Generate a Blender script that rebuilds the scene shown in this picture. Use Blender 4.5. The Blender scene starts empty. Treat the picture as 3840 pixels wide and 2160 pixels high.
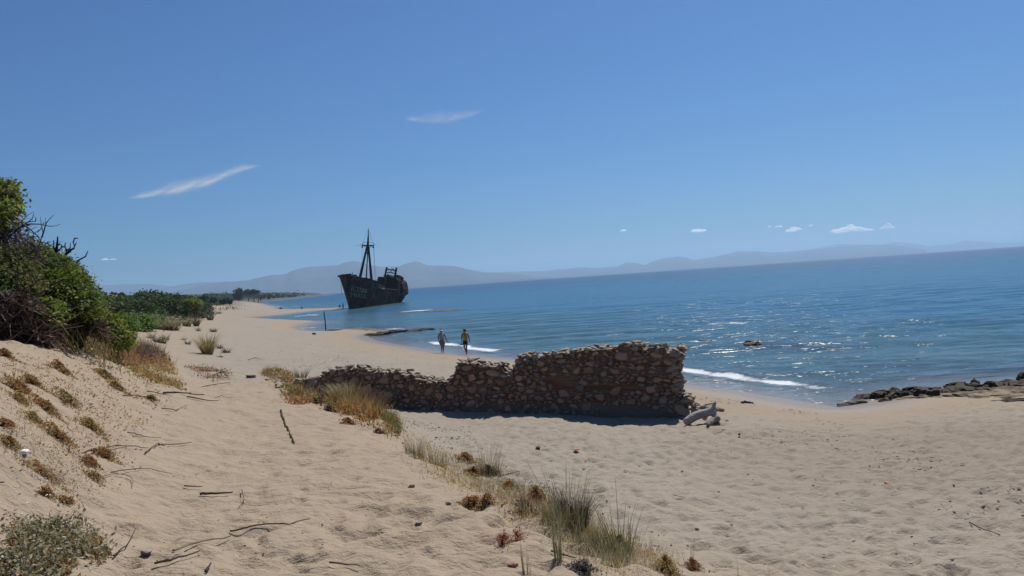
import bpy, bmesh, math, random
import numpy as np
from mathutils import Vector, Matrix, Euler

R = math.radians
rng = np.random.default_rng(7)
random.seed(7)
SC = bpy.context.scene
COL = SC.collection

# ------------------------------------------------------------------ camera
CAM_H = 5.0
ROLL = R(3.9)
F_PX = 3014.0
PITCH = -28.0 / F_PX
cam_data = bpy.data.cameras.new('camera')
cam_data.sensor_width = 36.0
cam_data.lens = F_PX / 3840.0 * 36.0
cam_data.clip_start = 0.1
cam_data.clip_end = 80000.0
cam = bpy.data.objects.new('camera', cam_data)
COL.objects.link(cam)
fwd = Vector((0, math.cos(PITCH), math.sin(PITCH)))
up0 = Vector((0, -math.sin(PITCH), math.cos(PITCH)))
rt0 = Vector((1, 0, 0))
rt = rt0 * math.cos(ROLL) - up0 * math.sin(ROLL)
upv = up0 * math.cos(ROLL) + rt0 * math.sin(ROLL)
cam.matrix_world = Matrix((
    (rt.x, upv.x, -fwd.x, 0), (rt.y, upv.y, -fwd.y, 0), (rt.z, upv.z, -fwd.z, CAM_H), (0, 0, 0, 1)))
SC.camera = cam

# ------------------------------------------------------------------ light
SUN_EL, SUN_AZ = R(55), R(27)          # azimuth clockwise from +Y
world = bpy.data.worlds.new('World'); SC.world = world
world.use_nodes = True
wn = world.node_tree.nodes; wl = world.node_tree.links
wn.clear()
sky = wn.new('ShaderNodeTexSky'); sky.sky_type = 'NISHITA'
sky.sun_disc = False
sky.sun_elevation = SUN_EL
sky.sun_rotation = SUN_AZ
sky.altitude = 0; sky.air_density = 1.0; sky.dust_density = 0.5; sky.ozone_density = 3.0
bg = wn.new('ShaderNodeBackground'); bg.inputs['Strength'].default_value = 0.077
wo = wn.new('ShaderNodeOutputWorld')
tint = wn.new('ShaderNodeMix'); tint.data_type = 'RGBA'; tint.blend_type = 'MULTIPLY'; tint.inputs[0].default_value = 1.0
tint.inputs[7].default_value = (0.345, 0.615, 0.95, 1)
wl.new(sky.outputs[0], tint.inputs[6]); wl.new(tint.outputs[2], bg.inputs[0]); wl.new(bg.outputs[0], wo.inputs[0])
sd = bpy.data.lights.new('sun', 'SUN'); sd.energy = 4.5; sd.angle = R(0.5); sd.color = (1.0, 0.962, 0.90)
sun = bpy.data.objects.new('sun', sd); COL.objects.link(sun)
sdir = Vector((math.sin(SUN_AZ) * math.cos(SUN_EL), math.cos(SUN_AZ) * math.cos(SUN_EL), math.sin(SUN_EL)))
sun.rotation_euler = (-sdir).to_track_quat('-Z', 'Y').to_euler()
sun.location = (0, 0, 60)
SC.view_settings.view_transform = 'Standard'
SC.view_settings.look = 'None'
SC.view_settings.exposure = 0.0
SC.view_settings.gamma = 1.0
SC.view_settings.use_curve_mapping = False
SC.render.engine = 'CYCLES'
SC.cycles.use_denoising = True
SC.cycles.max_bounces = 5
SC.cycles.diffuse_bounces = 2
SC.cycles.glossy_bounces = 2
SC.cycles.transmission_bounces = 2
SC.cycles.transparent_max_bounces = 8
SC.cycles.volume_bounces = 2
SC.cycles.sample_clamp_indirect = 3.0
SC.cycles.sample_clamp_direct = 2.4

# ------------------------------------------------------------------ geometry of the view (used to survey the place from the photograph)
CAMP = Vector((0, 0, CAM_H))
def ray(px, py):
    d = fwd + rt * ((px - 1920.0) / F_PX) + upv * (-(py - 1080.0) / F_PX)
    return d
def at_z(px, py, z=0.0):
    d = ray(px, py); t = (z - CAM_H) / d.z
    return CAMP + d * t
def at_y(px, py, y):
    d = ray(px, py); return CAMP + d * (y / d.y)

# ------------------------------------------------------------------ numpy noise
def _h(ix, iy, s):
    n = (ix.astype(np.int64) * 374761393 + iy.astype(np.int64) * 668265263 + s * 1442695041) & 0xFFFFFFFF
    n = ((n ^ (n >> 13)) * 1274126177) & 0xFFFFFFFF
    n = (n ^ (n >> 16)) & 0xFFFFFFFF
    return n / 4294967295.0
def vnoise(x, y, s=0):
    x = np.asarray(x, float); y = np.asarray(y, float)
    ix = np.floor(x); iy = np.floor(y); fx = x - ix; fy = y - iy
    fx = fx * fx * (3 - 2 * fx); fy = fy * fy * (3 - 2 * fy)
    a = _h(ix, iy, s); b = _h(ix + 1, iy, s); c = _h(ix, iy + 1, s); d = _h(ix + 1, iy + 1, s)
    return (a + (b - a) * fx) * (1 - fy) + (c + (d - c) * fx) * fy
def fbm(x, y, s=0, o=4, g=0.5):
    v = 0; a = 1; t = 0
    for k in range(o):
        v = v + a * (vnoise(x * 2 ** k + 17.3 * k, y * 2 ** k - 9.1 * k, s + k) - 0.5); t += a; a *= g
    return v / t * 2
def pits(x, y, cell, s):
    """0..1, near 1 in the middle of randomly scattered dents"""
    X = x / cell; Y = y / cell
    ix = np.floor(X); iy = np.floor(Y)
    best = np.zeros_like(X)
    for dx in (-1, 0, 1):
        for dy in (-1, 0, 1):
            cx = ix + dx; cy = iy + dy
            jx = cx + _h(cx, cy, s); jy = cy + _h(cx, cy, s + 1)
            an = _h(cx, cy, s + 2) * 3.14; rr = 0.35 + 0.3 * _h(cx, cy, s + 3)
            ax = (X - jx) * np.cos(an) + (Y - jy) * np.sin(an)
            ay = -(X - jx) * np.sin(an) + (Y - jy) * np.cos(an)
            d = np.sqrt((ax / 1.35) ** 2 + (ay * 1.35) ** 2) / rr
            w = np.clip(1 - d * d, 0, 1); w = w * w * (0.45 + 0.55 * _h(cx, cy, s + 4))
            best = np.maximum(best, w)
    return best
def sstep(a, b, x):
    t = np.clip((x - a) / (b - a), 0, 1); return t * t * (3 - 2 * t)

# ------------------------------------------------------------------ object helpers
def tag(o, label=None, cat=None, group=None, kind=None):
    if label: o['label'] = label
    if cat: o['category'] = cat
    if group: o['group'] = group
    if kind: o['kind'] = kind
    return o
def empty(name, loc, label, cat, group=None, rotz=0):
    o = bpy.data.objects.new(name, None); COL.objects.link(o)
    o.location = loc; o.rotation_euler = (0, 0, rotz); o.empty_display_size = 0.2
    return tag(o, label, cat, group)
def link(name, me, parent=None, loc=None, keep_world=False):
    o = bpy.data.objects.new(name, me); COL.objects.link(o)
    if parent is not None:
        o.parent = parent
        if keep_world:
            pm = Matrix.Translation(parent.location) @ Euler(parent.rotation_euler).to_matrix().to_4x4()
            o.matrix_parent_inverse = pm.inverted()
    if loc is not None: o.location = loc
    return o
def fast_mesh(name, verts, faces, mat=None, smooth=False, cols=None, attrs=None, mats=None, fmat=None):
    """verts (n,3); faces (m,k) ndarray or list of such arrays"""
    me = bpy.data.meshes.new(name)
    verts = np.ascontiguousarray(verts, dtype=np.float32)
    if isinstance(faces, np.ndarray): faces = [faces]
    faces = [f for f in faces if len(f)]
    me.vertices.add(len(verts)); me.vertices.foreach_set('co', verts.ravel())
    nl = sum(f.size for f in faces); nf = sum(len(f) for f in faces)
    me.loops.add(nl); me.polygons.add(nf)
    me.loops.foreach_set('vertex_index', np.concatenate([f.ravel() for f in faces]).astype(np.int32))
    tot = np.concatenate([np.full(len(f), f.shape[1]) for f in faces]).astype(np.int32)
    st = np.concatenate([[0], np.cumsum(tot)[:-1]]).astype(np.int32)
    me.polygons.foreach_set('loop_start', st)
    me.polygons.foreach_set('use_smooth', np.full(nf, smooth, dtype=bool))
    if fmat is not None: me.polygons.foreach_set('material_index', np.asarray(fmat, dtype=np.int32))
    me.update(calc_edges=True)
    if cols is not None:
        a = me.color_attributes.new('Col', 'FLOAT_COLOR', 'POINT')
        c = np.ones((len(verts), 4), np.float32); c[:, :3] = cols
        a.data.foreach_set('color', c.ravel())
    for k, v in (attrs or {}).items():
        a = me.attributes.new(k, 'FLOAT', 'POINT'); a.data.foreach_set('value', np.asarray(v, np.float32))
    if mat: me.materials.append(mat)
    for m in (mats or []): me.materials.append(m)
    return me
class Geo:
    """collects coloured geometry of one object"""
    def __init__(s): s.v = []; s.q = []; s.t = []; s.c = []; s.n = 0
    def add(s, v, q=None, t=None, c=(0.5, 0.5, 0.5)):
        v = np.asarray(v, float).reshape(-1, 3)
        if q is not None and len(q): s.q.append(np.asarray(q) + s.n)
        if t is not None and len(t): s.t.append(np.asarray(t) + s.n)
        c = np.asarray(c, float)
        if c.ndim == 1: c = np.tile(c, (len(v), 1))
        s.v.append(v); s.c.append(c); s.n += len(v)
    def mesh(s, name, mat, smooth=False):
        f = []
        if s.q: f.append(np.concatenate(s.q))
        if s.t: f.append(np.concatenate(s.t))
        return fast_mesh(name, np.concatenate(s.v), f, mat, smooth, np.concatenate(s.c))
    def tube(s, pts, rad, c=(0.5, 0.5, 0.5), k=5, cap=True):
        pts = np.asarray(pts, float); n = len(pts)
        rad = np.broadcast_to(np.asarray(rad, float), (n,))
        tan = np.gradient(pts, axis=0); tan /= np.linalg.norm(tan, axis=1)[:, None] + 1e-9
        ref = np.array([0, 0, 1.0]) if abs(tan[:, 2]).mean() < 0.8 else np.array([1.0, 0, 0])
        a = np.cross(tan, ref); a /= np.linalg.norm(a, axis=1)[:, None] + 1e-9
        b = np.cross(tan, a)
        th = np.arange(k) * 2 * np.pi / k
        v = pts[:, None, :] + rad[:, None, None] * (np.cos(th)[None, :, None] * a[:, None, :] + np.sin(th)[None, :, None] * b[:, None, :])
        i = np.arange(n - 1)[:, None] * k; j = np.arange(k)[None, :]
        q = np.stack([i + j, i + (j + 1) % k, i + k + (j + 1) % k, i + k + j], -1).reshape(-1, 4)
        v = v.reshape(-1, 3); t = []
        if cap:
            v = np.vstack([v, pts[0], pts[-1]])
            for jj in range(k):
                t.append((n * k, (jj + 1) % k, jj)); t.append((n * k + 1, (n - 1) * k + jj, (n - 1) * k + (jj + 1) % k))
        s.add(v, q, t, c)
    def box(s, c0, size, col=(0.5, 0.5, 0.5), M=None):
        x, y, z = [d / 2 for d in size]
        v = np.array([(-x, -y, -z), (x, -y, -z), (x, y, -z), (-x, y, -z), (-x, -y, z), (x, -y, z), (x, y, z), (-x, y, z)])
        if M is not None: v = v @ np.array(M.to_3x3()).T
        v = v + np.array(c0)
        s.add(v, [(3, 2, 1, 0), (4, 5, 6, 7), (0, 1, 5, 4), (1, 2, 6, 5), (2, 3, 7, 6), (3, 0, 4, 7)], None, col)

# ------------------------------------------------------------------ materials
def new_mat(name):
    m = bpy.data.materials.new(name); m.use_nodes = True
    nt = m.node_tree; nt.nodes.clear()
    out = nt.nodes.new('ShaderNodeOutputMaterial')
    return m, nt, out
def N(nt, t, **kw):
    n = nt.nodes.new(t)
    for k, v in kw.items():
        if k.startswith('i_'):
            key = k[2:].replace('_', ' ')
            n.inputs[key].default_value = v
        else: setattr(n, k, v)
    return n
def ramp(nt, src, stops):
    r = nt.nodes.new('ShaderNodeValToRGB'); e = r.color_ramp.elements
    while len(e) > 1: e.remove(e[-1])
    e[0].position = stops[0][0]; e[0].color = (*stops[0][1], 1)
    for p, c in stops[1:]:
        x = e.new(p); x.color = (*c, 1)
    nt.links.new(src, r.inputs[0]); return r.outputs[0]
def mixc(nt, f, a, b, mode='MIX'):
    m = nt.nodes.new('ShaderNodeMix'); m.data_type = 'RGBA'; m.blend_type = mode
    for sock, val in ((m.inputs[0], f), (m.inputs[6], a), (m.inputs[7], b)):
        if hasattr(val, 'links'): nt.links.new(val, sock)
        elif isinstance(val, (int, float)): sock.default_value = val
        else: sock.default_value = (*val, 1)
    return m.outputs[2]
def mth(nt, op, a, b=None, c=None, clamp=False):
    m = nt.nodes.new('ShaderNodeMath'); m.operation = op; m.use_clamp = clamp
    for i, val in enumerate((a, b, c)):
        if val is None: continue
        if hasattr(val, 'links'): nt.links.new(val, m.inputs[i])
        else: m.inputs[i].default_value = val
    return m.outputs[0]
def noise(nt, scale, detail=4, rough=0.55, stretch=None, coord='Object', dist=0.0):
    tc = nt.nodes.new('ShaderNodeTexCoord'); s = tc.outputs[coord]
    if stretch:
        mp = nt.nodes.new('ShaderNodeMapping'); mp.inputs['Scale'].default_value = stretch
        nt.links.new(s, mp.inputs[0]); s = mp.outputs[0]
    n = nt.nodes.new('ShaderNodeTexNoise'); n.inputs['Scale'].default_value = scale
    n.inputs['Detail'].default_value = detail; n.inputs['Roughness'].default_value = rough
    n.inputs['Distortion'].default_value = dist
    nt.links.new(s, n.inputs['Vector']); return n.outputs[0]
def bump(nt, h, strength, dist, prev=None):
    b = nt.nodes.new('ShaderNodeBump'); b.inputs['Strength'].default_value = strength; b.inputs['Distance'].default_value = dist
    nt.links.new(h, b.inputs['Height'])
    if prev is not None: nt.links.new(prev, b.inputs['Normal'])
    return b.outputs[0]
def attr(nt, name, col=False):
    a = nt.nodes.new('ShaderNodeAttribute'); a.attribute_name = name
    return a.outputs['Color'] if col else a.outputs['Fac']
def pbsdf(nt, out, color, rough=0.8, normal=None, metallic=0.0, spec=0.5, surf=True):
    p = nt.nodes.new('ShaderNodeBsdfPrincipled')
    for sock, val in ((p.inputs['Base Color'], color), (p.inputs['Roughness'], rough)):
        if hasattr(val, 'links'): nt.links.new(val, sock)
        elif isinstance(val, (int, float)): sock.default_value = val
        else: sock.default_value = (*val, 1)
    p.inputs['Metallic'].default_value = metallic
    p.inputs['Specular IOR Level'].default_value = spec
    if normal is not None: nt.links.new(normal, p.inputs['Normal'])
    if surf: nt.links.new(p.outputs[0], out.inputs['Surface'])
    return p
def simple_mat(name, color, rough=0.7, var=0.25, scale=6.0, bump_s=0.0, metallic=0.0, spec=0.4):
    m, nt, out = new_mat(name)
    n = noise(nt, scale)
    c = mixc(nt, n, [x * (1 - var) for x in color], [min(1, x * (1 + var)) for x in color])
    nm = bump(nt, noise(nt, scale * 5), 0.6, bump_s) if bump_s else None
    pbsdf(nt, out, c, rough, nm, metallic, spec)
    return m
def leaf_mat(name, rough=0.6, trans=0.42, spec=0.25):
    """colour comes from each leaf's own colour; thin leaves let some sun through"""
    m, nt, out = new_mat(name)
    c = attr(nt, 'Col', True)
    p = pbsdf(nt, out, c, rough, spec=spec, surf=False)
    t = nt.nodes.new('ShaderNodeBsdfTranslucent'); nt.links.new(c, t.inputs[0])
    mx = nt.nodes.new('ShaderNodeMixShader'); mx.inputs[0].default_value = trans
    nt.links.new(p.outputs[0], mx.inputs[1]); nt.links.new(t.outputs[0], mx.inputs[2])
    nt.links.new(mx.outputs[0], out.inputs['Surface']); return m
LEAF = leaf_mat('leaf')
STRAW = leaf_mat('dry_grass', 0.7, 0.2)
def wood_like(name, rough=0.85, bs=0.004):
    m, nt, out = new_mat(name)
    c = mixc(nt, noise(nt, 30), attr(nt, 'Col', True), (0, 0, 0)); 
    c = mixc(nt, 0.55, attr(nt, 'Col', True), c)
    pbsdf(nt, out, c, rough, bump(nt, noise(nt, 60), 0.5, bs), spec=0.2); return m
TWIG = wood_like('twig_bark')
# ================================================================== THE GROUND
# shoreline surveyed on the water plane
SHORE_PX = [(3840, 1430), (3700, 1446), (3560, 1462), (3400, 1478), (3280, 1496), (3200, 1518), (3140, 1526), (2980, 1500), (2800, 1470), (2560, 1438), (2250, 1392), (1938, 1349),
            (1830, 1338), (1700, 1325), (1640, 1316), (1560, 1301), (1480, 1289), (1420, 1277), (1385, 1263),
            (1410, 1252), (1440, 1249), (1480, 1240), (1400, 1236), (1320, 1234), (1270, 1236), (1222, 1246), (1160, 1241), (1133, 1231), (1150, 1221), (1190, 1212), (1212, 1206),
            (1190, 1203), (1150, 1204), (1050, 1204), (980, 1200), (935, 1195), (950, 1191), (1000, 1187), (1060, 1182), (1100, 1175), (1200, 1164), (1290, 1159), (1316, 1157.5),
            (1290, 1153), (1240, 1154.5), (1180, 1157), (1120, 1160.5), (1062, 1161), (1040, 1157), (1048, 1151), (1010, 1146), (985, 1139), (972, 1134),
            (1010, 1131), (1050, 1126), (1090, 1121.5), (1140, 1115.5), (1190, 1110.5), (1250, 1106)]
shore = [at_z(a, b) for a, b in SHORE_PX]
shore = [(p.x, p.y) for p in shore]
s0 = shore[0]; tip = shore[-1]
LANDPOLY = np.array([(4000, -400), (300, -60), (60, 18), (34, 26)] + shore + [(tip[0] - 60, tip[1] + 120), (-1300, tip[1] + 500), (-3500, 3600), (-6000, 3600), (-6000, -4000), (4000, -4000)])
def shore_dist(x, y):
    """signed distance to the shoreline, positive on land"""
    x = np.asarray(x, float); y = np.asarray(y, float)
    P = LANDPOLY; Q = np.roll(P, -1, axis=0)
    best = np.full(x.shape, 1e18); ins = np.zeros(x.shape, bool)
    for (x1, y1), (x2, y2) in zip(P, Q):
        dx, dy = x2 - x1, y2 - y1
        t = np.clip(((x - x1) * dx + (y - y1) * dy) / (dx * dx + dy * dy + 1e-12), 0, 1)
        best = np.minimum(best, (x - x1 - t * dx) ** 2 + (y - y1 - t * dy) ** 2)
        if y1 != y2:
            c = ((y1 > y) != (y2 > y)) & (x < (x2 - x1) * (y - y1) / (y2 - y1) + x1)
            ins ^= c
    d = np.sqrt(best)
    return np.where(ins, d, -d)
# inland heights: (px, py, z) read where that ground shows in the photograph, or (x, y, z) surveyed directly
HP = [(100, 2150, 3.62), (700, 2150, 3.42), (1300, 2150, 3.30), (1900, 2150, 3.22), (2380, 2150, 3.10),
      (0, 1900, 3.80), (0, 1700, 4.05), (0, 1500, 4.30), (0, 1300, 4.52), (200, 1400, 4.28), (180, 1312, 4.45),
      (400, 1950, 3.50), (400, 1700, 3.62), (400, 1500, 3.82), (330, 1340, 4.15), (480, 1400, 3.70), (600, 1335, 3.30), (640, 1400, 3.05),
      (800, 1900, 3.32), (800, 1650, 3.22), (780, 1500, 2.98), (880, 1430, 2.72), (960, 1424, 2.62), (1050, 1425, 2.5), (1130, 1440, 2.2),
      (1200, 1700, 3.12), (1200, 1520, 2.76), (1450, 1575, 2.55), (1380, 1620, 2.75), (1500, 1640, 2.62),
      (1600, 1850, 3.1), (1650, 1730, 2.88), (1900, 1870, 3.0), (2150, 2010, 3.06), (2400, 2150, 2.95),
      (1600, 1600, 0.98), (1850, 1640, 0.98), (2100, 1600, 0.92), (2400, 1640, 0.92), (2620, 1560, 0.85), (2500, 1800, 1.15), (2150, 1760, 1.2), (2000, 1700, 1.15),
      (2700, 2120, 1.55), (3000, 2000, 1.3), (3400, 2100, 1.45), (3800, 2120, 1.5), (3000, 1750, 1.0), (3500, 1800, 1.1), (3800, 1850, 1.25),
      (2900, 1600, 0.7), (3250, 1580, 0.55), (3500, 1560, 0.75), (3800, 1600, 0.95), (3700, 1500, 0.7), (3800, 1480, 0.6),
      (1500, 1540, 0.95), (1800, 1400, 0.9), (1500, 1360, 0.9), (1300, 1350, 1.0), (1100, 1340, 1.15), (1000, 1380, 1.3), (1100, 1280, 0.85), (1250, 1300, 0.8),
      (800, 1350, 1.5), (800, 1300, 1.6), (900, 1250, 1.4), (700, 1280, 1.95), (600, 1300, 2.3), (650, 1340, 1.9), (500, 1290, 2.7), (530, 1240, 2.7), (640, 1220, 2.7), (760, 1200, 2.4),
      (780, 1172, 2.6), (900, 1170, 1.3), (950, 1150, 1.5), (860, 1150, 2.6), (800, 1150, 3.2), (1100, 1166, .5), (1200, 1160, .4)]
hp = []
for a, b, z in HP:
    p = at_z(a, b, z); hp.append((p.x, p.y, z))
hp += [(0, 0.5, 3.4), (-3, -3, 3.7), (3, -3, 3.0), (2.2, 1.5, 2.9), (-6, 0, 4.4), (8, 0, 1.9), (0, -12, 3.4), (-20, -10, 5), (20, -10, 2.0), (-12, 6, 5.2), (-14, 14, 5.4),
       (-26, 30, 4.4), (-40, 30, 5), (-30, 50, 3.8), (-50, 90, 4), (-80, 60, 5), (-30, 0, 6), (-80, 0, 7), (60, -20, 3), (15, 5, 1.8), (25, 15, 1.2),
       (-70, 160, 3.6), (-130, 150, 5), (-110, 300, 4), (-250, 300, 8), (-210, 600, 4), (-500, 600, 14), (-600, 1200, 18), (-330, 800, 14), (-350, 1050, 11), (-380, 1400, 6),
       (-300, 700, 6), (-1500, 1500, 40), (-1500, 0, 30), (0, -1000, 10), (1500, -800, 10), (-3000, 3000, 80),
       (3.2, 4.4, 2.15), (3.6, 7.0, 1.75), (2.6, 9.5, 1.6), (1.3, 12.5, 1.5), (5.0, 5.0, 1.75)]
for px_, r_, z_ in [(800, 28, 1.95), (800, 34, 1.6), (1200, 19.8, 2.52), (1130, 21.3, 2.55), (1300, 18.9, 2.36), (1400, 17.6, 2.34), (930, 690, 7.0), (880, 640, 7.5), (980, 760, 6.5), (1010, 1000, 6), (600, 33, 2.5), (600, 40, 2.2), (940, 28, 1.65), (940, 33, 1.4), (1100, 29, 1.35), (400, 22, 3.7), (400, 30, 3.3), (1200, 25.5, 1.5),
                  (1450, 19, 1.75), (1600, 15, 1.7), (1750, 12.8, 1.65), (2000, 9.6, 1.8), (1900, 11, 1.6)]:
    d_ = ray(px_, 1500); th_ = math.atan2(d_.x, d_.y); hp.append((r_ * math.sin(th_), r_ * math.cos(th_), z_))
hp = np.array(hp)
def _warp(x, y):
    xs = x; ys = y + 4.0
    r = np.sqrt(xs * xs + ys * ys) + 0.8
    a = np.arctan2(xs, ys)
    return 2.2 * np.sin(a) , -2.2 * np.cos(a) * 0.6, np.log(r)
wx, wy, wz = _warp(hp[:, 0], hp[:, 1])
def _k(d): return np.sqrt(d * d + 0.004)
D = np.sqrt((wx[:, None] - wx) ** 2 + (wy[:, None] - wy) ** 2 + (wz[:, None] - wz) ** 2)
A = _k(D) + np.eye(len(hp)) * -0.012
Pm = np.column_stack([np.ones(len(hp)), wz])
sol = np.linalg.solve(np.block([[A, Pm], [Pm.T, np.zeros((2, 2))]]), np.concatenate([hp[:, 2], [0, 0]]))
def base_height(x, y):
    a, b, c = _warp(x, y)
    out = sol[-2] + sol[-1] * c
    for i in range(len(hp)):
        out = out + sol[i] * _k(np.sqrt((a - wx[i]) ** 2 + (b - wy[i]) ** 2 + (c - wz[i]) ** 2))
    return out
def height(x, y, detail=True):
    x = np.asarray(x, float); y = np.asarray(y, float)
    d = shore_dist(x, y)
    r = np.hypot(x, y)
    zb = np.maximum(base_height(x, y), 0.25)
    L = 3.5 + 0.03 * r
    zl = zb * (1 - np.exp(-np.clip(d, 0, None) / L)) + 0.012 * np.clip(d, 0, 2)
    zs = -0.055 * np.clip(-d, 0, 60) - 0.01 * np.clip(-d, 0, 2)
    z = np.where(d > 0, zl, zs)
    if detail:
        dry = sstep(1.5, 6.0, d)
        z = z + dry * 0.10 * fbm(x * 0.35, y * 0.35, 3, 3) * np.clip(r / 12, 0.4, 1.6)
        soft = sstep(0.25, 0.8, vnoise(x * 0.22 + 5, y * 0.22, 11)) * 0.6 + 0.4
        dents = pits(x, y, 0.46, 21) * 0.75 + pits(x + 7, y - 3, 0.31, 31) * 0.55 + pits(x - 3, y + 5, 0.20, 36) * 0.22
        near = np.clip(1.25 - r / 60, 0, 1)
        path = sstep(1.3, 2.6, z)
        z = z + dry * near * soft * (0.034 - 0.135 * dents)
        z = z + dry * near * 0.030 * fbm(x * 4.0, y * 4.6, 41, 3)
        z = z + dry * near * 0.040 * (1 - np.abs(fbm(x * 1.3, y * 2.4, 51, 2)) * 2) * soft
        z = z + sstep(60, 300, r) * sstep(10, 80, d) * 2.0 * fbm(x * 0.012, y * 0.012, 61, 4)
    return z
def ground_at(px, py):
    """where the line of sight through that point of the photograph meets the ground"""
    d = ray(px, py); d = d / d.y
    ys = np.concatenate([np.arange(2.0, 40, 0.05), np.arange(40, 200, 0.4), np.arange(200, 2500, 5)])
    X = d.x * ys; Z = CAM_H + d.z * ys
    h = height(X, ys)
    k = np.argmax(Z < h)
    return Vector((X[k], ys[k], h[k]))
def gz(x, y): return float(height(np.array([x]), np.array([y]))[0])

def polar(rows, fine, dfine, origin, coarse=3.0):
    az = np.concatenate([np.arange(-180, -fine, coarse), np.arange(-fine, fine, dfine), np.arange(fine, 180, coarse)]) * np.pi / 180
    r = np.array(rows)
    Rr, A_ = np.meshgrid(r, az, indexing='ij')
    x = origin[0] + Rr * np.sin(A_); y = origin[1] + Rr * np.cos(A_)
    nr, na = Rr.shape
    i = np.arange(nr - 1)[:, None] * na; j = np.arange(na)[None, :]; j2 = (j + 1) % na
    q = np.stack([i + j, i + na + j, i + na + j2, i + j2], -1).reshape(-1, 4)[:, ::-1]
    return x.ravel(), y.ravel(), q
def geo_rows(a, b, step_small, k1, mid, k2):
    out = [a]
    while out[-1] < b:
        r_ = out[-1]; out.append(r_ + max(step_small, (k1 if r_ < mid else k2) * r_))
    return out
rows = geo_rows(0.2, 4500, 0.035, 0.0068, 75, 0.02)
X, Y, Q = polar(rows, 41, 0.14, (0, -1.0), 4.0)
Z = height(X, Y)
sdist = shore_dist(X, Y)
keep = ~(np.all(sdist[Q] < -70, axis=1))
ground_me = fast_mesh('ground', np.column_stack([X, Y, Z]), Q[keep], None, True, attrs={'shore': np.clip(sdist, -80, 400)})
# scrub-green land far inland, pale sand on the beach, a warmer tone on the dune
m, nt, out = new_mat('sand')
geo = nt.nodes.new('ShaderNodeNewGeometry'); sep = nt.nodes.new('ShaderNodeSeparateXYZ'); nt.links.new(geo.outputs['Position'], sep.inputs[0])
n1 = noise(nt, 0.6, 5); n2 = noise(nt, 9, 5, 0.6); n3 = noise(nt, 120, 3, 0.7)
dune = mixc(nt, n2, (0.318, 0.238, 0.156), (0.438, 0.336, 0.226))
beach = mixc(nt, n2, (0.278, 0.240, 0.192), (0.380, 0.334, 0.273))
wet = (0.235, 0.165, 0.105)
hz = mth(nt, 'ADD', sep.outputs['Z'], mth(nt, 'MULTIPLY', mth(nt, 'SUBTRACT', n1, 0.5), 0.9))
fz = nt.nodes.new('ShaderNodeMapRange'); fz.inputs[1].default_value = 1.3; fz.inputs[2].default_value = 2.5; nt.links.new(hz, fz.inputs[0])
c = mixc(nt, fz.outputs[0], beach, dune)
sa = attr(nt, 'shore')
# a patch of damp brown sand mixed with crushed weed on the rise to the rocks
pd = nt.nodes.new('ShaderNodeVectorMath'); pd.operation = 'DISTANCE'; pd.inputs[1].default_value = (9.5, 16.0, 1.0); nt.links.new(geo.outputs['Position'], pd.inputs[0])
pm = nt.nodes.new('ShaderNodeMapRange'); pm.inputs[1].default_value = 7.5; pm.inputs[2].default_value = 3.0
nt.links.new(mth(nt, 'ADD', pd.outputs['Value'], mth(nt, 'MULTIPLY', mth(nt, 'SUBTRACT', n1, 0.5), 6.0)), pm.inputs[0])
c = mixc(nt, mth(nt, 'MULTIPLY', pm.outputs[0], 0.62), c, mixc(nt, n2, (0.17, 0.135, 0.095), (0.27, 0.22, 0.165)))
sn = mth(nt, 'ADD', sa, mth(nt, 'MULTIPLY', mth(nt, 'SUBTRACT', n1, 0.5), 5.0))
# golden damp-free strip of fresh sand next to the sea, then the wet edge itself
fs = nt.nodes.new('ShaderNodeMapRange'); fs.inputs[1].default_value = 7.0; fs.inputs[2].default_value = 3.0; nt.links.new(sn, fs.inputs[0])
c = mixc(nt, mth(nt, 'MULTIPLY', fs.outputs[0], 0.75), c, mixc(nt, n2, (0.33, 0.235, 0.135), (0.41, 0.300, 0.18)))
fw = nt.nodes.new('ShaderNodeMapRange'); fw.inputs[1].default_value = 3.3; fw.inputs[2].default_value = 1.0; nt.links.new(sa, fw.inputs[0])
fwet = mth(nt, 'MULTIPLY', fw.outputs[0], 1.0, clamp=True)
c = mixc(nt, fwet, c, mixc(nt, n2, (0.17, 0.122, 0.08), (0.24, 0.175, 0.115)))
# grains, shell crumbs and specks
vor = nt.nodes.new('ShaderNodeTexVoronoi'); vor.inputs['Scale'].default_value = 26
tc = nt.nodes.new('ShaderNodeTexCoord'); nt.links.new(tc.outputs['Object'], vor.inputs['Vector'])
speck = mth(nt, 'LESS_THAN', vor.outputs['Distance'], mth(nt, 'MULTIPLY', vor.outputs['Color'], 0.11))
pz = mth(nt, 'MULTIPLY', mth(nt, 'GREATER_THAN', noise(nt, 0.5, 3), 0.47), speck)
c = mixc(nt, mth(nt, 'MULTIPLY', pz, 0.75), c, mixc(nt, mth(nt, 'GREATER_THAN', noise(nt, 14, 1), 0.56), (0.10, 0.075, 0.055), (0.5, 0.46, 0.4)))
c = mixc(nt, 0.38, c, mixc(nt, n3, (0.10, 0.078, 0.055), (0.60, 0.48, 0.35)))
n4 = noise(nt, 2.6, 6, 0.7, (0.7, 1.5, 1))
c = mixc(nt, mth(nt, 'MULTIPLY', n4, 0.30), c, (0.215, 0.165, 0.118))
far = nt.nodes.new('ShaderNodeMapRange'); far.inputs[1].default_value = 12; far.inputs[2].default_value = 30
nt.links.new(mth(nt, 'SUBTRACT', sa, mth(nt, 'MULTIPLY', mth(nt, 'SUBTRACT', n1, 0.5), 10)), far.inputs[0])
cs = nt.nodes.new('ShaderNodeMapRange'); cs.inputs[1].default_value = 330; cs.inputs[2].default_value = 420; nt.links.new(sep.outputs['Y'], cs.inputs[0])
rockn = noise(nt, 0.15, 6, 0.7)
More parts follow.
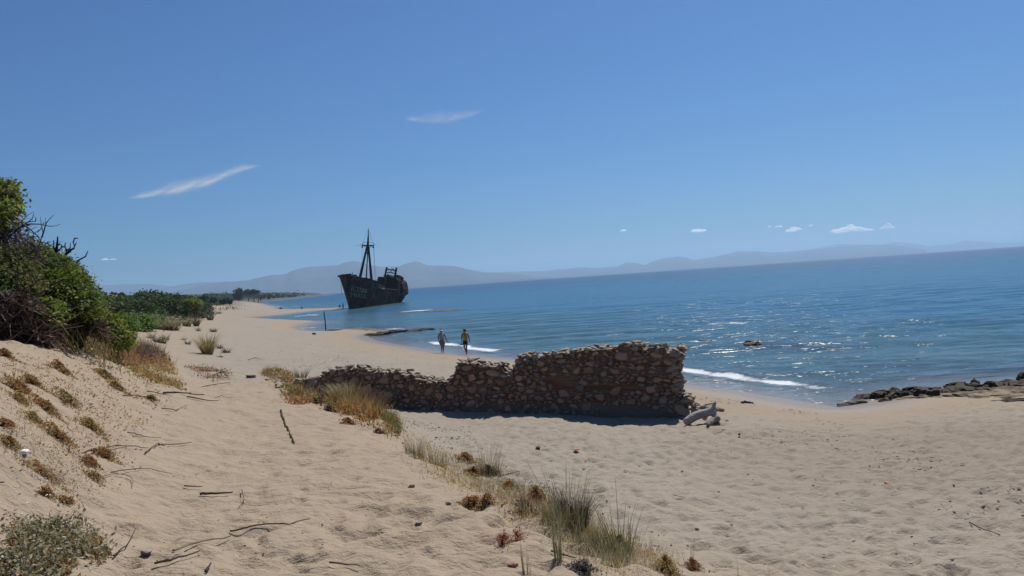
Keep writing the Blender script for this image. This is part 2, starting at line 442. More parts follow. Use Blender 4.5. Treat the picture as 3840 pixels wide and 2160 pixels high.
head = mixc(nt, mth(nt, 'GREATER_THAN', sa, mth(nt, 'MULTIPLY', rockn, 40)), mixc(nt, rockn, (0.045, 0.04, 0.035), (0.15, 0.135, 0.115)), mixc(nt, noise(nt, 0.08, 6, 0.7), (0.014, 0.024, 0.011), (0.055, 0.055, 0.030)))
cs2 = nt.nodes.new('ShaderNodeMapRange'); cs2.inputs[1].default_value = 600; cs2.inputs[2].default_value = 680; nt.links.new(sep.outputs['Y'], cs2.inputs[0])
inland = mixc(nt, noise(nt, 0.1, 6, 0.7), (0.025, 0.04, 0.018), (0.10, 0.10, 0.055))
c = mixc(nt, mth(nt, 'MULTIPLY', cs.outputs[0], far.outputs[0]), c, inland)
c = mixc(nt, cs2.outputs[0], c, head)
rgh = nt.nodes.new('ShaderNodeMapRange'); rgh.inputs[3].default_value = 0.95; rgh.inputs[4].default_value = 0.32; nt.links.new(fwet, rgh.inputs[0])
nm = bump(nt, noise(nt, 3.4, 5, 0.62, (0.8, 1.35, 1)), 0.9, 0.085); nm = bump(nt, noise(nt, 14, 4, 0.6), 0.8, 0.030, nm)
nm = bump(nt, n3, 0.45, 0.006, nm)
pbsdf(nt, out, c, rgh.outputs[0], nm, spec=0.25)
ground_me.materials.append(m)
tag(link('ground', ground_me), 'sandy beach and dune with footprints curving along the bay', 'beach', kind='structure')
SAND = m

# ================================================================== THE SEA
rows = geo_rows(14, 16500, 0.12, 0.0075, 130, 0.03)
X, Y, Q = polar(rows, 44, 0.13, (0, -1.0), 5.0)
sdist = shore_dist(X, Y)
zb = height(X, Y, False)
azpx = 1920 + 3014 * X / np.maximum(Y, 1)
keep = np.any(sdist[Q] < 2.5, axis=1)
wv = np.zeros_like(X)
amp = sstep(-0.5, -9, sdist) if False else np.clip((-sdist - 1.0) / 9, 0, 1)
rr = np.hypot(X, Y)
for k, (lam, a, th, sd_) in enumerate([(7.5, 0.055, 0.15, 1), (4.3, 0.046, -0.25, 2), (2.6, 0.032, 0.5, 3), (1.6, 0.018, -0.6, 4), (1.1, 0.011, 0.1, 5), (0.75, 0.007, 0.8, 6)]):
    u = X * math.sin(th) + Y * math.cos(th); w = X * math.cos(th) - Y * math.sin(th)
    ph = 6.283 * u / lam + 5.5 * fbm(X / lam / 3.2 + 3 * k, Y / lam / 2.0, 70 + k, 2)
    mod = 0.35 + 1.3 * vnoise(w / lam / 2.2, u / lam / 1.2, 80 + k)
    s_ = np.sin(ph); wv += a * mod * (s_ + 0.35 * np.cos(2 * ph)) * np.clip(2.2 - rr * 0.0085 / lam * 6, 0, 1)
wv *= amp
# low breaker just off the beach
brk = np.exp(-((sdist + 3.0 + 1.1 * fbm(X * 0.25, Y * 0.25, 90, 2)) / 0.6) ** 2) * np.clip(1.5 - rr / 140, 0, 1)
wv += brk * 0.11 * (0.4 + vnoise(X * 0.3, Y * 0.3, 91))
wz_ = wv + np.where(sdist > -2.2, 0.012, 0.0)
# foam density: the broken crest, the lace behind it, the rim of the swash
fm = np.exp(-((sdist + 2.3 + 1.0 * fbm(X * 0.25, Y * 0.25, 90, 2)) / 0.62) ** 2) * np.clip(0.12 + 0.85 * vnoise(X * 0.13, Y * 0.13, 93) + 0.55 * (vnoise(X * 1.1, Y * 0.9, 94) - .5), 0, 1.1)
fm = np.maximum(fm, 0.42 * np.exp(-((sdist + 1.3 + 0.6 * fbm(X * 0.5, Y * 0.5, 98, 2)) / 0.55) ** 2) * vnoise(X * 0.8, Y * 0.8, 99))
fm = np.maximum(fm, 0.60 * np.exp(-((sdist + 0.25 + 0.5 * fbm(X * 0.4, Y * 0.4, 95, 2)) / 0.14) ** 2))
fm = fm * np.clip(1.6 - rr / 160, 0.25, 1) * (1 - 0.9 * sstep(3000, 3150, azpx) * (rr < 45))
# broken water over the submerged reefs
def patch(px, py, w, h, a):
    p = at_z(px, py); q1 = at_z(px + w, py); q2 = at_z(px, py - h)
    ww = (q1 - p).length; hh = (q2 - p).length
    ux = (q1 - p).normalized()
    dx = (X - p.x) * ux.x + (Y - p.y) * ux.y; dy = -(X - p.x) * ux.y + (Y - p.y) * ux.x
    return a * np.exp(-(dx / ww) ** 2 - (dy / hh) ** 2)
lace = vnoise(X * 0.7, Y * 0.35, 97)
for args in [(1170, 1181, 50, 3, 0.75), (1165, 1229, 34, 7, .55), (1195, 1239, 26, 4, .55), (1205, 1206, 16, 3, .5), (1560, 1166, 30, 2.2, 1.0), (1640, 1164, 40, 2.2, .9), (1700, 1168, 30, 2, .6), (1520, 1170, 20, 2, .8),
             (2630, 1280, 70, 7, .8), (2760, 1282, 45, 6, .8), (2690, 1290, 60, 5, .5), (1410, 1256, 18, 5, .9), (1490, 1233, 60, 3, .6), (1130, 1147, 50, 3, .6)]:
    fm = np.maximum(fm, patch(*args) * (0.25 + 1.1 * lace))
depth = np.clip(-zb, 0, 6)
reefd = 0
for args in [(2900, 1300, 300, 14, 1.0), (3300, 1370, 260, 18, .7), (3050, 1395, 200, 12, .5), (2500, 1440, 50, 5, 0), (1620, 1170, 160, 5, .6), (1350, 1172, 60, 6, .6), (3700, 1400, 240, 18, .8), (1500, 1238, 120, 6, 0.9)]:
    reefd = np.maximum(reefd, patch(*args))
sea_me = fast_mesh('sea', np.column_stack([X, Y, wz_]), Q[keep], None, True, attrs={'foam': fm, 'depth': depth, 'reef': reefd * np.ones_like(X), 'range': rr})
m, nt, out = new_mat('sea_water')
geo = nt.nodes.new('ShaderNodeNewGeometry')
dp = attr(nt, 'depth'); rf = attr(nt, 'reef'); rg = attr(nt, 'range')
big = noise(nt, 0.018, 4, 0.6, (0.6, 1.6, 1)); mid = noise(nt, 0.25, 4, 0.6, (0.5, 1.3, 1))
deepc = mixc(nt, big, (0.006, 0.074, 0.146), (0.012, 0.114, 0.200))
md = nt.nodes.new('ShaderNodeMapRange'); md.inputs[1].default_value = 0.2; md.inputs[2].default_value = 2.4; nt.links.new(dp, md.inputs[0])
body = mixc(nt, md.outputs[0], mixc(nt, mid, (0.045, 0.095, 0.10), (0.06, 0.12, 0.12)), deepc)
body = mixc(nt, mth(nt, 'MULTIPLY', rf, mth(nt, 'MULTIPLY', noise(nt, 0.5, 3, .6, (.5, 1.5, 1)), 1.3), clamp=True), body, (0.012, 0.030, 0.060))
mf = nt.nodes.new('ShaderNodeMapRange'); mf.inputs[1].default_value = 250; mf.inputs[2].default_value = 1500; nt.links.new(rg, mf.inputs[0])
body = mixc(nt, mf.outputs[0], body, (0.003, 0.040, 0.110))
# ripples: several sizes, the fine ones only where they can be seen
r1 = noise(nt, 2.2, 3, 0.55, (0.55, 1.35, 1), dist=0.4); r2 = noise(nt, 0.55, 4, 0.6, (0.5, 1.5, 1)); r3 = noise(nt, 0.10, 4, 0.6, (0.4, 1.6, 1))
fb = nt.nodes.new('ShaderNodeMapRange'); fb.inputs[1].default_value = 120; fb.inputs[2].default_value = 900; fb.inputs[3].default_value = 1.0; fb.inputs[4].default_value = 0.12; nt.links.new(rg, fb.inputs[0])
r0 = noise(nt, 5.5, 4, 0.6, (0.6, 1.3, 1)); nm = bump(nt, r1, 1.0, 0.055); nm = bump(nt, r2, 1.0, 0.25, nm); nm = bump(nt, r3, 0.9, 0.85, nm)
for n_ in nt.nodes:
    if n_.type == 'BUMP': nt.links.new(fb.outputs[0], n_.inputs['Strength'])
mr = nt.nodes.new('ShaderNodeMapRange'); mr.inputs[1].default_value = 60; mr.inputs[2].default_value = 700; mr.inputs[3].default_value = 0.20; mr.inputs[4].default_value = 0.36; nt.links.new(rg, mr.inputs[0])
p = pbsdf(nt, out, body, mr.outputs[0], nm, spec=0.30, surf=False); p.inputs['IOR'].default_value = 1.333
tr = nt.nodes.new('ShaderNodeBsdfTransparent')
gl = nt.nodes.new('ShaderNodeBsdfGlossy'); gl.inputs['Roughness'].default_value = 0.12; gl.inputs['Color'].default_value = (1, 1, 1, 1); nt.links.new(nm, gl.inputs['Normal'])
fr = nt.nodes.new('ShaderNodeFresnel'); fr.inputs['IOR'].default_value = 1.333; nt.links.new(nm, fr.inputs['Normal'])
film = nt.nodes.new('ShaderNodeMixShader'); nt.links.new(fr.outputs[0], film.inputs[0]); nt.links.new(tr.outputs[0], film.inputs[1]); nt.links.new(gl.outputs[0], film.inputs[2])
mo = nt.nodes.new('ShaderNodeMapRange'); mo.inputs[1].default_value = 0.0; mo.inputs[2].default_value = 0.42; mo.inputs[3].default_value = 0.10; nt.links.new(dp, mo.inputs[0])
mx = nt.nodes.new('ShaderNodeMixShader'); nt.links.new(mo.outputs[0], mx.inputs[0]); nt.links.new(film.outputs[0], mx.inputs[1]); nt.links.new(p.outputs[0], mx.inputs[2])
foamd = nt.nodes.new('ShaderNodeBsdfDiffuse'); foamd.inputs[0].default_value = (0.78, 0.80, 0.80, 1)
fn = mth(nt, 'MULTIPLY', noise(nt, 2.4, 7, 0.78, (0.7, 1.2, 1), dist=0.6), 1.15)
ff = nt.nodes.new('ShaderNodeMapRange'); ff.inputs[1].default_value = -0.10; ff.inputs[2].default_value = 0.16
nt.links.new(mth(nt, 'SUBTRACT', mth(nt, 'MULTIPLY', attr(nt, 'foam'), 0.90), fn), ff.inputs[0])
caps = mth(nt, 'GREATER_THAN', noise(nt, 1.3, 2, 0.5, (0.5, 1.2, 1)), 0.79)
mx2 = nt.nodes.new('ShaderNodeMixShader'); nt.links.new(mth(nt, 'MAXIMUM', mth(nt, 'MULTIPLY', ff.outputs[0], 0.92, clamp=True), mth(nt, 'MULTIPLY', caps, 0.0)), mx2.inputs[0])
nt.links.new(mx.outputs[0], mx2.inputs[1]); nt.links.new(foamd.outputs[0], mx2.inputs[2])
nt.links.new(mx2.outputs[0], out.inputs['Surface'])
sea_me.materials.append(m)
tag(link('sea', sea_me), 'rippled blue sea with small foaming waves along the beach', 'sea', kind='structure')

# ================================================================== MOUNTAINS ACROSS THE GULF
m, nt, out = new_mat('mountain_side')
c = mixc(nt, noise(nt, 0.0016, 8, 0.65), (0.012, 0.028, 0.034), (0.19, 0.185, 0.17))
pbsdf(nt, out, c, 0.95, bump(nt, noise(nt, 0.004, 8, .65), 1.0, 60), spec=0.1)
MOUNT = m
def mountain(prof, dist, label, depth=0.22, seed=0):
    """ridge line read from the photograph, at its own distance, with a front and a back slope"""
    px = np.array([p_[0] for p_ in prof], float); py = np.array([p_[1] for p_ in prof], float)
    xs = np.arange(px[0], px[-1] + 1, 9.0)
    ys = np.interp(xs, px, py)
    ys = ys + 2.2 * fbm(xs / 38, xs * 0 + seed, 100 + seed, 5) 
    ts = np.array([-1, -.85, -.7, -.55, -.4, -.27, -.15, -.07, 0, .08, .2, .45, 1.0])
    V = []
    for i, (a, b) in enumerate(zip(xs, ys)):
        p_ = at_y(a, b, dist)
        for t in ts:
            s_ = 1 + t * depth
            e = (1 - abs(t)) ** 1.25
            e = e * (1 + 0.5 * abs(t) * fbm(np.array([i * 0.16 + 2 * t]), np.array([t * 5.0 + seed]), 120 + seed, 4)[0])
            V.append((p_.x * s_ , p_.y * s_, -4 + (p_.z + 4) * e if abs(t) < 1 else -4))
    nt_ = len(ts); n = len(xs)
    i = np.arange(n - 1)[:, None] * nt_; j = np.arange(nt_ - 1)[None, :]
    q = np.stack([i + j, i + nt_ + j, i + nt_ + j + 1, i + j + 1], -1).reshape(-1, 4)
    o = link('mountains', fast_mesh('mountains', np.array(V), q, MOUNT, True))
    tag(o, label, 'mountains', kind='structure')
mountain([(-260, 1130), (0, 1096), (200, 1078), (330, 1074), (380, 1069), (450, 1066), (560, 1065), (600, 1070), (640, 1074), (690, 1066), (760, 1058), (820, 1057), (880, 1068), (1000, 1085), (1100, 1100)], 11500, 'pale low hill ridge furthest to the left across the gulf', seed=1)
mountain([(620, 1100), (740, 1072), (830, 1057), (860, 1055), (920, 1053), (960, 1043), (1000, 1033), (1070, 1028), (1100, 1014), (1150, 1003), (1200, 999), (1265, 996), (1290, 985), (1320, 979), (1348, 981), (1375, 992), (1420, 998), (1470, 1003), (1500, 995), (1520, 988), (1540, 984), (1562, 981), (1580, 986), (1600, 995), (1660, 996), (1710, 999), (1750, 1010), (1810, 1021), (1880, 1024), (1960, 1029), (2040, 1038), (2120, 1046)], 8800, 'large hazy double-peaked mountain behind the shipwreck', seed=2)
mountain([(1700, 1040), (1850, 1022), (1960, 1018), (2030, 1016), (2100, 1010), (2170, 1003), (2240, 1005), (2310, 999), (2350, 985), (2380, 986), (2420, 994), (2450, 978), (2490, 967), (2540, 962), (2580, 968), (2605, 977), (2640, 972), (2690, 960), (2770, 941), (2830, 942), (2890, 945), (2950, 946), (3040, 938), (3120, 928), (3220, 921), (3300, 918), (3370, 921), (3420, 928), (3480, 937)], 11800, 'blue chain of mountains along the horizon to the right', seed=3)
mountain([(2560, 985), (2640, 966), (2700, 972), (2800, 956), (2900, 950), (3040, 934), (3140, 917), (3200, 915), (3270, 920), (3370, 908), (3420, 912), (3480, 922), (3560, 915), (3620, 901), (3680, 905), (3760, 912), (3840, 908), (4000, 900), (4150, 905)], 14800, 'faintest far mountains at the right end of the horizon', depth=0.1, seed=4)

# ================================================================== HAZE
hb = Geo(); hb.box((0, 500, 208), (34800, 34800, 436))
haze_me = hb.mesh('haze', None)
m, nt, out = new_mat('haze_air')
pv = nt.nodes.new('ShaderNodeVolumePrincipled')
pv.inputs['Color'].default_value = (0.54, 0.775, 1.0, 1); pv.inputs['Density'].default_value = 0.00010; pv.inputs['Anisotropy'].default_value = 0.4
nt.links.new(pv.outputs[0], out.inputs['Volume'])
haze_me.materials.append(m)
hz_o = tag(link('haze', haze_me), 'thin blue sea haze in front of the mountains', 'haze', kind='stuff')

# ================================================================== CLOUDS, above and beyond the haze
def cloud_mat(name, dens, scale, puffy=False):
    m, nt, out = new_mat(name)
    a = attr(nt, 'dens'); n = noise(nt, scale, 6, 0.65)
    al = mth(nt, 'MULTIPLY', mth(nt, 'MULTIPLY', a, dens), mth(nt, 'ADD', 0.25, mth(nt, 'MULTIPLY', n, 1.5)), clamp=True)
    d = nt.nodes.new('ShaderNodeBsdfDiffuse'); d.inputs[0].default_value = (0.9, 0.9, 0.9, 1)
    if puffy:
        cx_ = nt.nodes.new('ShaderNodeCombineXYZ'); cx_.inputs[0].default_value = 0.2; cx_.inputs[1].default_value = 0.35; cx_.inputs[2].default_value = 0.9; nt.links.new(cx_.outputs[0], d.inputs['Normal'])
    t = nt.nodes.new('ShaderNodeBsdfTranslucent'); t.inputs[0].default_value = (0.9, 0.9, 0.9, 1)
    ad = nt.nodes.new('ShaderNodeMixShader'); ad.inputs[0].default_value = 0.12 if puffy else 0.5; nt.links.new(d.outputs[0], ad.inputs[1]); nt.links.new(t.outputs[0], ad.inputs[2])
    tr = nt.nodes.new('ShaderNodeBsdfTransparent'); mx = nt.nodes.new('ShaderNodeMixShader')
    nt.links.new(al, mx.inputs[0]); nt.links.new(tr.outputs[0], mx.inputs[1]); nt.links.new(ad.outputs[0], mx.inputs[2]); nt.links.new(mx.outputs[0], out.inputs['Surface'])
    return m
def wisp(spine, half, z, dens, label, seed):
    """thin veil of ice cloud lying flat at its own height"""
    sp_ = np.array(spine, float); L = np.concatenate([[0], np.cumsum(np.hypot(*np.diff(sp_, axis=0).T))]); n, k = 90, 26
    V, A = [], []
    for i in range(n):
        s = i / (n - 1); x = np.interp(s * L[-1], L, sp_[:, 0]); y = np.interp(s * L[-1], L, sp_[:, 1])
        for j in range(k):
            o = j / (k - 1) * 2 - 1; wy = half * 2.0 * o
            p_ = at_z(x + o * half * 0.4, y + wy, z); V.append(p_[:])
            wl_ = half * (0.15 + 0.85 * math.sin(math.pi * min(1, s * 1.05)) ** .8) * (0.75 + 0.5 * vnoise(np.array([s * 9.0]), np.array([seed * 1.0]), seed)[0])
            q_ = (wy - half * .25 * math.sin(s * 6)) / wl_; q_ = q_ * (0.65 if q_ < 0 else 1.25)
            A.append(math.exp(-q_ * q_ * 1.6) * min(1, s * 9) * min(1, (1 - s) * 7) * (0.55 + 0.8 * float(vnoise(np.array([s * 14.0 + o * 2]), np.array([o * 1.5 + seed]), seed + 1)[0])))
    i = np.arange(n - 1)[:, None] * k; j = np.arange(k - 1)[None, :]
    q = np.stack([i + j, i + j + 1, i + k + j + 1, i + k + j], -1).reshape(-1, 4)
    o = link('cloud', fast_mesh('cloud', np.array(V), q, CIRRUS, True, attrs={'dens': np.array(A) * dens}))
    tag(o, label, 'cloud')
CIRRUS = cloud_mat('ice_cloud', 1.0, 0.0006); PUFF = cloud_mat('small_cumulus', 1.0, 0.004, True)
wisp([(470, 746), (590, 722), (690, 703), (780, 686), (850, 662), (905, 640), (1000, 618)], 17, 6000, 0.62, 'long thin white wisp of cloud slanting up on the left of the sky', 5)
wisp([(1510, 444), (1600, 447), (1680, 447), (1740, 440), (1790, 428), (1825, 412)], 17, 6500, 0.26, 'faint small wisp of cloud high in the middle of the sky', 9)
def cumulus(px, py, w, h, label, seed, dens=0.8):
    """low heaped cloud: a humped top surface over a flat base, much deeper than it is high"""
    D_ = 30000.0; k = D_ / F_PX; c0 = at_y(px, py + h * .5, D_); n, m = 40, 22; r = np.random.default_rng(seed)
    u, v = np.meshgrid(np.linspace(-1, 1, n), np.linspace(-1, 1, m), indexing='ij')
    rr_ = np.sqrt(u * u + v * v) + .25 * fbm(u * 2.2 + seed, v * 2.2, 500 + seed, 3)
    e = np.clip(1 - rr_ ** 2, 0, 1)
    hum = 0.35 + 0.9 * vnoise(u * 2.4 + seed * 3, v * 1.2 + seed, 510 + seed) + 0.35 * fbm(u * 7, v * 5 + seed, 520 + seed, 3)
    P_ = np.stack([u * w * .58 * k, v * h * 2.6 * k, h * k * np.sqrt(e) * hum - .1 * h * k], -1).reshape(-1, 3)
    i = np.arange(n - 1)[:, None] * m; j = np.arange(m - 1)[None, :]
    q = np.stack([i + j, i + m + j, i + m + j + 1, i + j + 1], -1).reshape(-1, 4)
    al = (sstep(0.0, 0.35, e) * (0.75 + 0.5 * vnoise(u * 5, v * 4 + seed, 530))).ravel()
    o = link('cloud', fast_mesh('cloud', P_, q, PUFF, True, attrs={'dens': al * dens}), loc=c0)
    tag(o, label, 'cloud', 'small white clouds above the horizon')
for a, b, w, h, lab, sd_, dn_ in [(2338, 864, 22, 9, 'tiny puff of cloud, leftmost of those above the right horizon', 1, .5), (2618, 864, 50, 15, 'small white cloud second from the left above the right horizon', 2, .6), (2884, 850, 16, 5, 'faint speck of cloud beside a short flat one', 3, .35), (2920, 849, 30, 8, 'short flat cloud between the second and the middle puffs', 4, .45),
                            (2975, 860, 52, 17, 'middle sized humped white cloud left of the largest one', 5, .6), (3040, 845, 14, 7, 'speck of cloud above and right of the humped one', 6, .4), (3195, 859, 140, 24, 'largest long white cloud above the right horizon', 7, .65), (3328, 850, 36, 17, 'rounded puff right of the largest long cloud', 8, .6),
                            (395, 972, 26, 8, 'faint puff low on the left, left one of a pair', 9, .35), (424, 971, 26, 7, 'faint puff low on the left, right one of a pair', 10, .3)]:
    cumulus(a, b, w, h, lab, sd_, dn_)
# ================================================================== THE RUINED RUBBLE WALL
def stone_mat(name, cols, joined=False):
    m, nt, out = new_mat(name)
    if joined:
        tc = nt.nodes.new('ShaderNodeTexCoord')
        v = nt.nodes.new('ShaderNodeTexVoronoi'); v.inputs['Scale'].default_value = 4.5; nt.links.new(tc.outputs['Object'], v.inputs['Vector'])
        sp = nt.nodes.new('ShaderNodeSeparateColor'); nt.links.new(v.outputs['Color'], sp.inputs[0]); r_ = sp.outputs[0]
    else:
        oi = nt.nodes.new('ShaderNodeObjectInfo'); r_ = oi.outputs['Random']
    k = len(cols)
    c = ramp(nt, r_, [(i / (k - 1), cc) for i, cc in enumerate(cols)])
    n = noise(nt, 7, 6, 0.65); n2 = noise(nt, 34, 4, 0.7)
    c = mixc(nt, mth(nt, 'MULTIPLY', n2, 0.6), c, (0.06, 0.05, 0.04))
    c = mixc(nt, mth(nt, 'MULTIPLY', mth(nt, 'GREATER_THAN', n, 0.62), 0.35), c, (0.42, 0.37, 0.31))
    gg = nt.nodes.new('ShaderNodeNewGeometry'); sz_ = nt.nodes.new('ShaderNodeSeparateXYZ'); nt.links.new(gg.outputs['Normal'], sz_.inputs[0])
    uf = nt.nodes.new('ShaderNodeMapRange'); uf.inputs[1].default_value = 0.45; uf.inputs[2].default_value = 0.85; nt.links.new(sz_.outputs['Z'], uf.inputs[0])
    c = mixc(nt, mth(nt, 'MULTIPLY', uf.outputs[0], 0.6), c, (0.46, 0.40, 0.31))      # upper faces mixed towards a pale tone
    pbsdf(nt, out, c, 0.9, bump(nt, n2, 0.7, 0.012, bump(nt, n, 0.6, 0.03)), spec=0.2)
    return m
SCOL = [tuple(min(.6, q_ * k_) for q_, k_ in zip(c_, (1.36, 1.26, 1.16))) for c_ in [(0.30, 0.23, 0.185), (0.22, 0.185, 0.16), (0.36, 0.30, 0.25), (0.15, 0.135, 0.125), (0.27, 0.20, 0.165), (0.33, 0.245, 0.165), (0.20, 0.18, 0.165), (0.36, 0.25, 0.21), (0.17, 0.155, 0.15), (0.30, 0.26, 0.22), (0.25, 0.15, 0.11), (0.40, 0.34, 0.28)]]
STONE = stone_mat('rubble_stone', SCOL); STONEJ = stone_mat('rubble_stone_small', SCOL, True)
def rock_shape(seed, sub=2, cuts=9, boxy=0.50, rough=0.05):
    """angular weathered stone about 1 unit across"""
    r = np.random.default_rng(seed)
    bm = bmesh.new(); bmesh.ops.create_icosphere(bm, subdivisions=sub, radius=1.0)
    v = np.array([x.co[:] for x in bm.verts]); f = np.array([[x.index for x in p.verts] for p in bm.faces]); bm.free()
    v = np.sign(v) * np.abs(v) ** boxy
    v /= np.abs(v).max(0)
    for _ in range(cuts):
        n = r.normal(size=3); n /= np.linalg.norm(n); d = r.uniform(0.48, 0.86)
        s = v @ n; o = s > d
        v[o] -= np.outer(s[o] - d, n)
    v += r.normal(size=v.shape) * rough * 0.5
    v -= (v.max(0) + v.min(0)) / 2
    v /= (v.max(0) - v.min(0)) 
    return v, f
SHAPES = [rock_shape(50 + i, 2 if i < 10 else 1, 13, rough=.09) for i in range(14)]
SHAPE_ME = []
for v, f in SHAPES:
    me = fast_mesh('stone', v, f, STONE, False); SHAPE_ME.append(me)

W0 = at_z(2603, 1546, 0.85); W1 = at_z(1490, 1533, 0.95)
wdir = Vector((W0.x - W1.x, W0.y - W1.y, 0)).normalized()      # towards the right end
wnor = Vector((wdir.y, -wdir.x, 0))                              # towards the camera
if wnor.y > 0: wnor = -wnor
def on_wall(px, py):
    d = ray(px, py); t = (W1 - CAMP).dot(wnor) / d.dot(wnor)
    p = CAMP + d * t
    return (p - W1).dot(wdir), p.z
TOP = [(1080, 1440), (1131, 1424), (1160, 1417), (1202, 1412), (1221, 1394), (1240, 1383), (1317, 1381), (1358, 1379), (1380, 1390), (1440, 1394), (1497, 1393), (1513, 1403), (1556, 1407), (1566, 1421), (1609, 1428), (1674, 1431),
       (1690, 1415), (1700, 1406), (1706, 1380), (1712, 1362), (1740, 1354), (1777, 1359), (1808, 1372), (1845, 1375), (1873, 1367), (1878, 1374), (1897, 1402), (1912, 1404), (1920, 1380), (1934, 1355), (1940, 1335), (1990, 1331), (2011, 1342), (2046, 1329), (2112, 1320), (2199, 1311), (2322, 1299), (2374, 1292), (2395, 1294), (2420, 1307), (2454, 1302), (2489, 1302), (2503, 1315), (2545, 1319), (2556, 1330)]
REND = [(2556, 1330), (2548, 1342), (2541, 1362), (2540, 1380), (2535, 1405), (2550, 1431), (2540, 1454), (2542, 1471), (2563, 1480), (2587, 1496), (2591, 1510), (2612, 1537), (2625, 1560)]
tp = np.array([on_wall(a, b) for a, b in TOP]); re_ = np.array([on_wall(a, b) for a, b in REND])
tp[:, 0] = np.maximum.accumulate(tp[:, 0])
TH = 0.62
def top_at(s):
    s = np.asarray(s, float)
    h = np.interp(s, tp[:, 0], tp[:, 1])
    o = s > tp[-1, 0]
    h = np.where(o, np.interp(s, np.maximum.accumulate(re_[:, 0]), re_[:, 1]), h)
    return h
def end_at(z): return np.interp(-np.asarray(z, float), -re_[:, 1], re_[:, 0])
S_LO, S_HI = tp[0, 0], re_[:, 0].max()
def wpos(s, z, off):
    """point of the wall: along, up, off towards the camera"""
    s = np.asarray(s, float)
    return np.stack([W1.x + wdir.x * s + wnor.x * off, W1.y + wdir.y * s + wnor.y * off, z + 0 * s], -1)
ss = np.arange(S_LO, tp[-1, 0] + 0.001, 0.07)
gl_ = np.array([gz(*wpos(s, 0, 0)[:2]) for s in ss])
wall_base = Vector(wpos((S_LO + S_HI) / 2, 0, -TH / 2)); wall_base.z = gz(wall_base.x, wall_base.y)
ruin = empty('ruined_wall', wall_base, 'broken rubble stone wall standing in the sand in front of the sea', 'wall')
# core of earth mortar, set back behind the stones
nf, ntp, nb = 16, 6, 8
ring = []
for i, s in enumerate(ss):
    H = float(top_at(s)) - 0.05; z0 = gl_[i] - 0.5; r_ = []
    for k in range(nf):
        t = k / (nf - 1); z = z0 + (H - z0) * t
        se = min(s, float(end_at(z)) - 0.17 - 0.06 * float(vnoise(np.array([z * 9.0]), np.array([1.0]), 230)[0]))
        r_.append(wpos(se, z, -0.035 + 0.05 * float(fbm(np.array([s * 2.2]), np.array([z * 5.0]), 200, 4)[0])))
    for k in range(1, ntp + 1):
        t = k / (ntp + 1); r_.append(wpos(s, H + 0.05 * float(fbm(np.array([s * 3.1]), np.array([t * 4.0]), 210, 3)[0]) + 0.02, -TH * t))
    for k in range(nb):
        t = 1 - k / (nb - 1); z = z0 + (H - z0) * t
        se = min(s, float(end_at(z)) - 0.17 - 0.06 * float(vnoise(np.array([z * 9.0]), np.array([1.0]), 230)[0]))
        r_.append(wpos(se, z, -TH + 0.04 * float(fbm(np.array([s * 2.2]), np.array([z * 3.0]), 220, 4)[0])))
    ring.append(r_)
Vr = np.array(ring); n, k = Vr.shape[:2]; Vr = Vr.reshape(-1, 3)
i = np.arange(n - 1)[:, None] * k; j = np.arange(k)[None, :]
q = np.stack([i + j, i + k + j, i + k + (j + 1) % k, i + (j + 1) % k], -1).reshape(-1, 4)
h = k // 2
ends = []
for b0 in (0, (n - 1) * k):
    for a in range(k // 2 - 1):
        ends.append((b0 + a, b0 + a + 1, b0 + k - 2 - a, b0 + k - 1 - a))
m, nt, out = new_mat('earth_mortar')
geo = nt.nodes.new('ShaderNodeNewGeometry'); sep = nt.nodes.new('ShaderNodeSeparateXYZ'); nt.links.new(geo.outputs['Position'], sep.inputs[0])
st = noise(nt, 1.3, 5, 0.6, (0.35, 0.35, 3.2)); fn = noise(nt, 16, 6, 0.7)
c = ramp(nt, st, [(0.36, (0.13, 0.095, 0.070)), (0.47, (0.24, 0.18, 0.13)), (0.53, (0.22, 0.10, 0.065)), (0.60, (0.15, 0.085, 0.06)), (0.7, (0.28, 0.225, 0.17))])
lo = nt.nodes.new('ShaderNodeMapRange'); lo.inputs[1].default_value = 1.32; lo.inputs[2].default_value = 1.12; nt.links.new(mth(nt, 'ADD', sep.outputs['Z'], mth(nt, 'MULTIPLY', st, 0.25)), lo.inputs[0])
c = mixc(nt, lo.outputs[0], c, (0.21, 0.20, 0.185))
# lime-white crust on the upward faces where the wall top has weathered
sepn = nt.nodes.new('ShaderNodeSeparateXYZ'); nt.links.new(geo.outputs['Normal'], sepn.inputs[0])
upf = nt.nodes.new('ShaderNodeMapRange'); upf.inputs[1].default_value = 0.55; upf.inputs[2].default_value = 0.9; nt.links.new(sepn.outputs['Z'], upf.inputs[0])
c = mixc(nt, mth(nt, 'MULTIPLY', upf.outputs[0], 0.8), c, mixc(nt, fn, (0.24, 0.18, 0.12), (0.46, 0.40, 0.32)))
c = mixc(nt, mth(nt, 'MULTIPLY', fn, 0.5), c, (0.05, 0.038, 0.03))
nm = bump(nt, fn, 1.0, 0.05); nm = bump(nt, noise(nt, 5, 5, .6, (.6, .6, 2.5)), 1.0, 0.09, nm)
pbsdf(nt, out, c, 0.95, nm, spec=0.1)
link('mortar_core', fast_mesh('mortar_core', Vr, [q, np.array(ends)], m, False), ruin, keep_world=True)

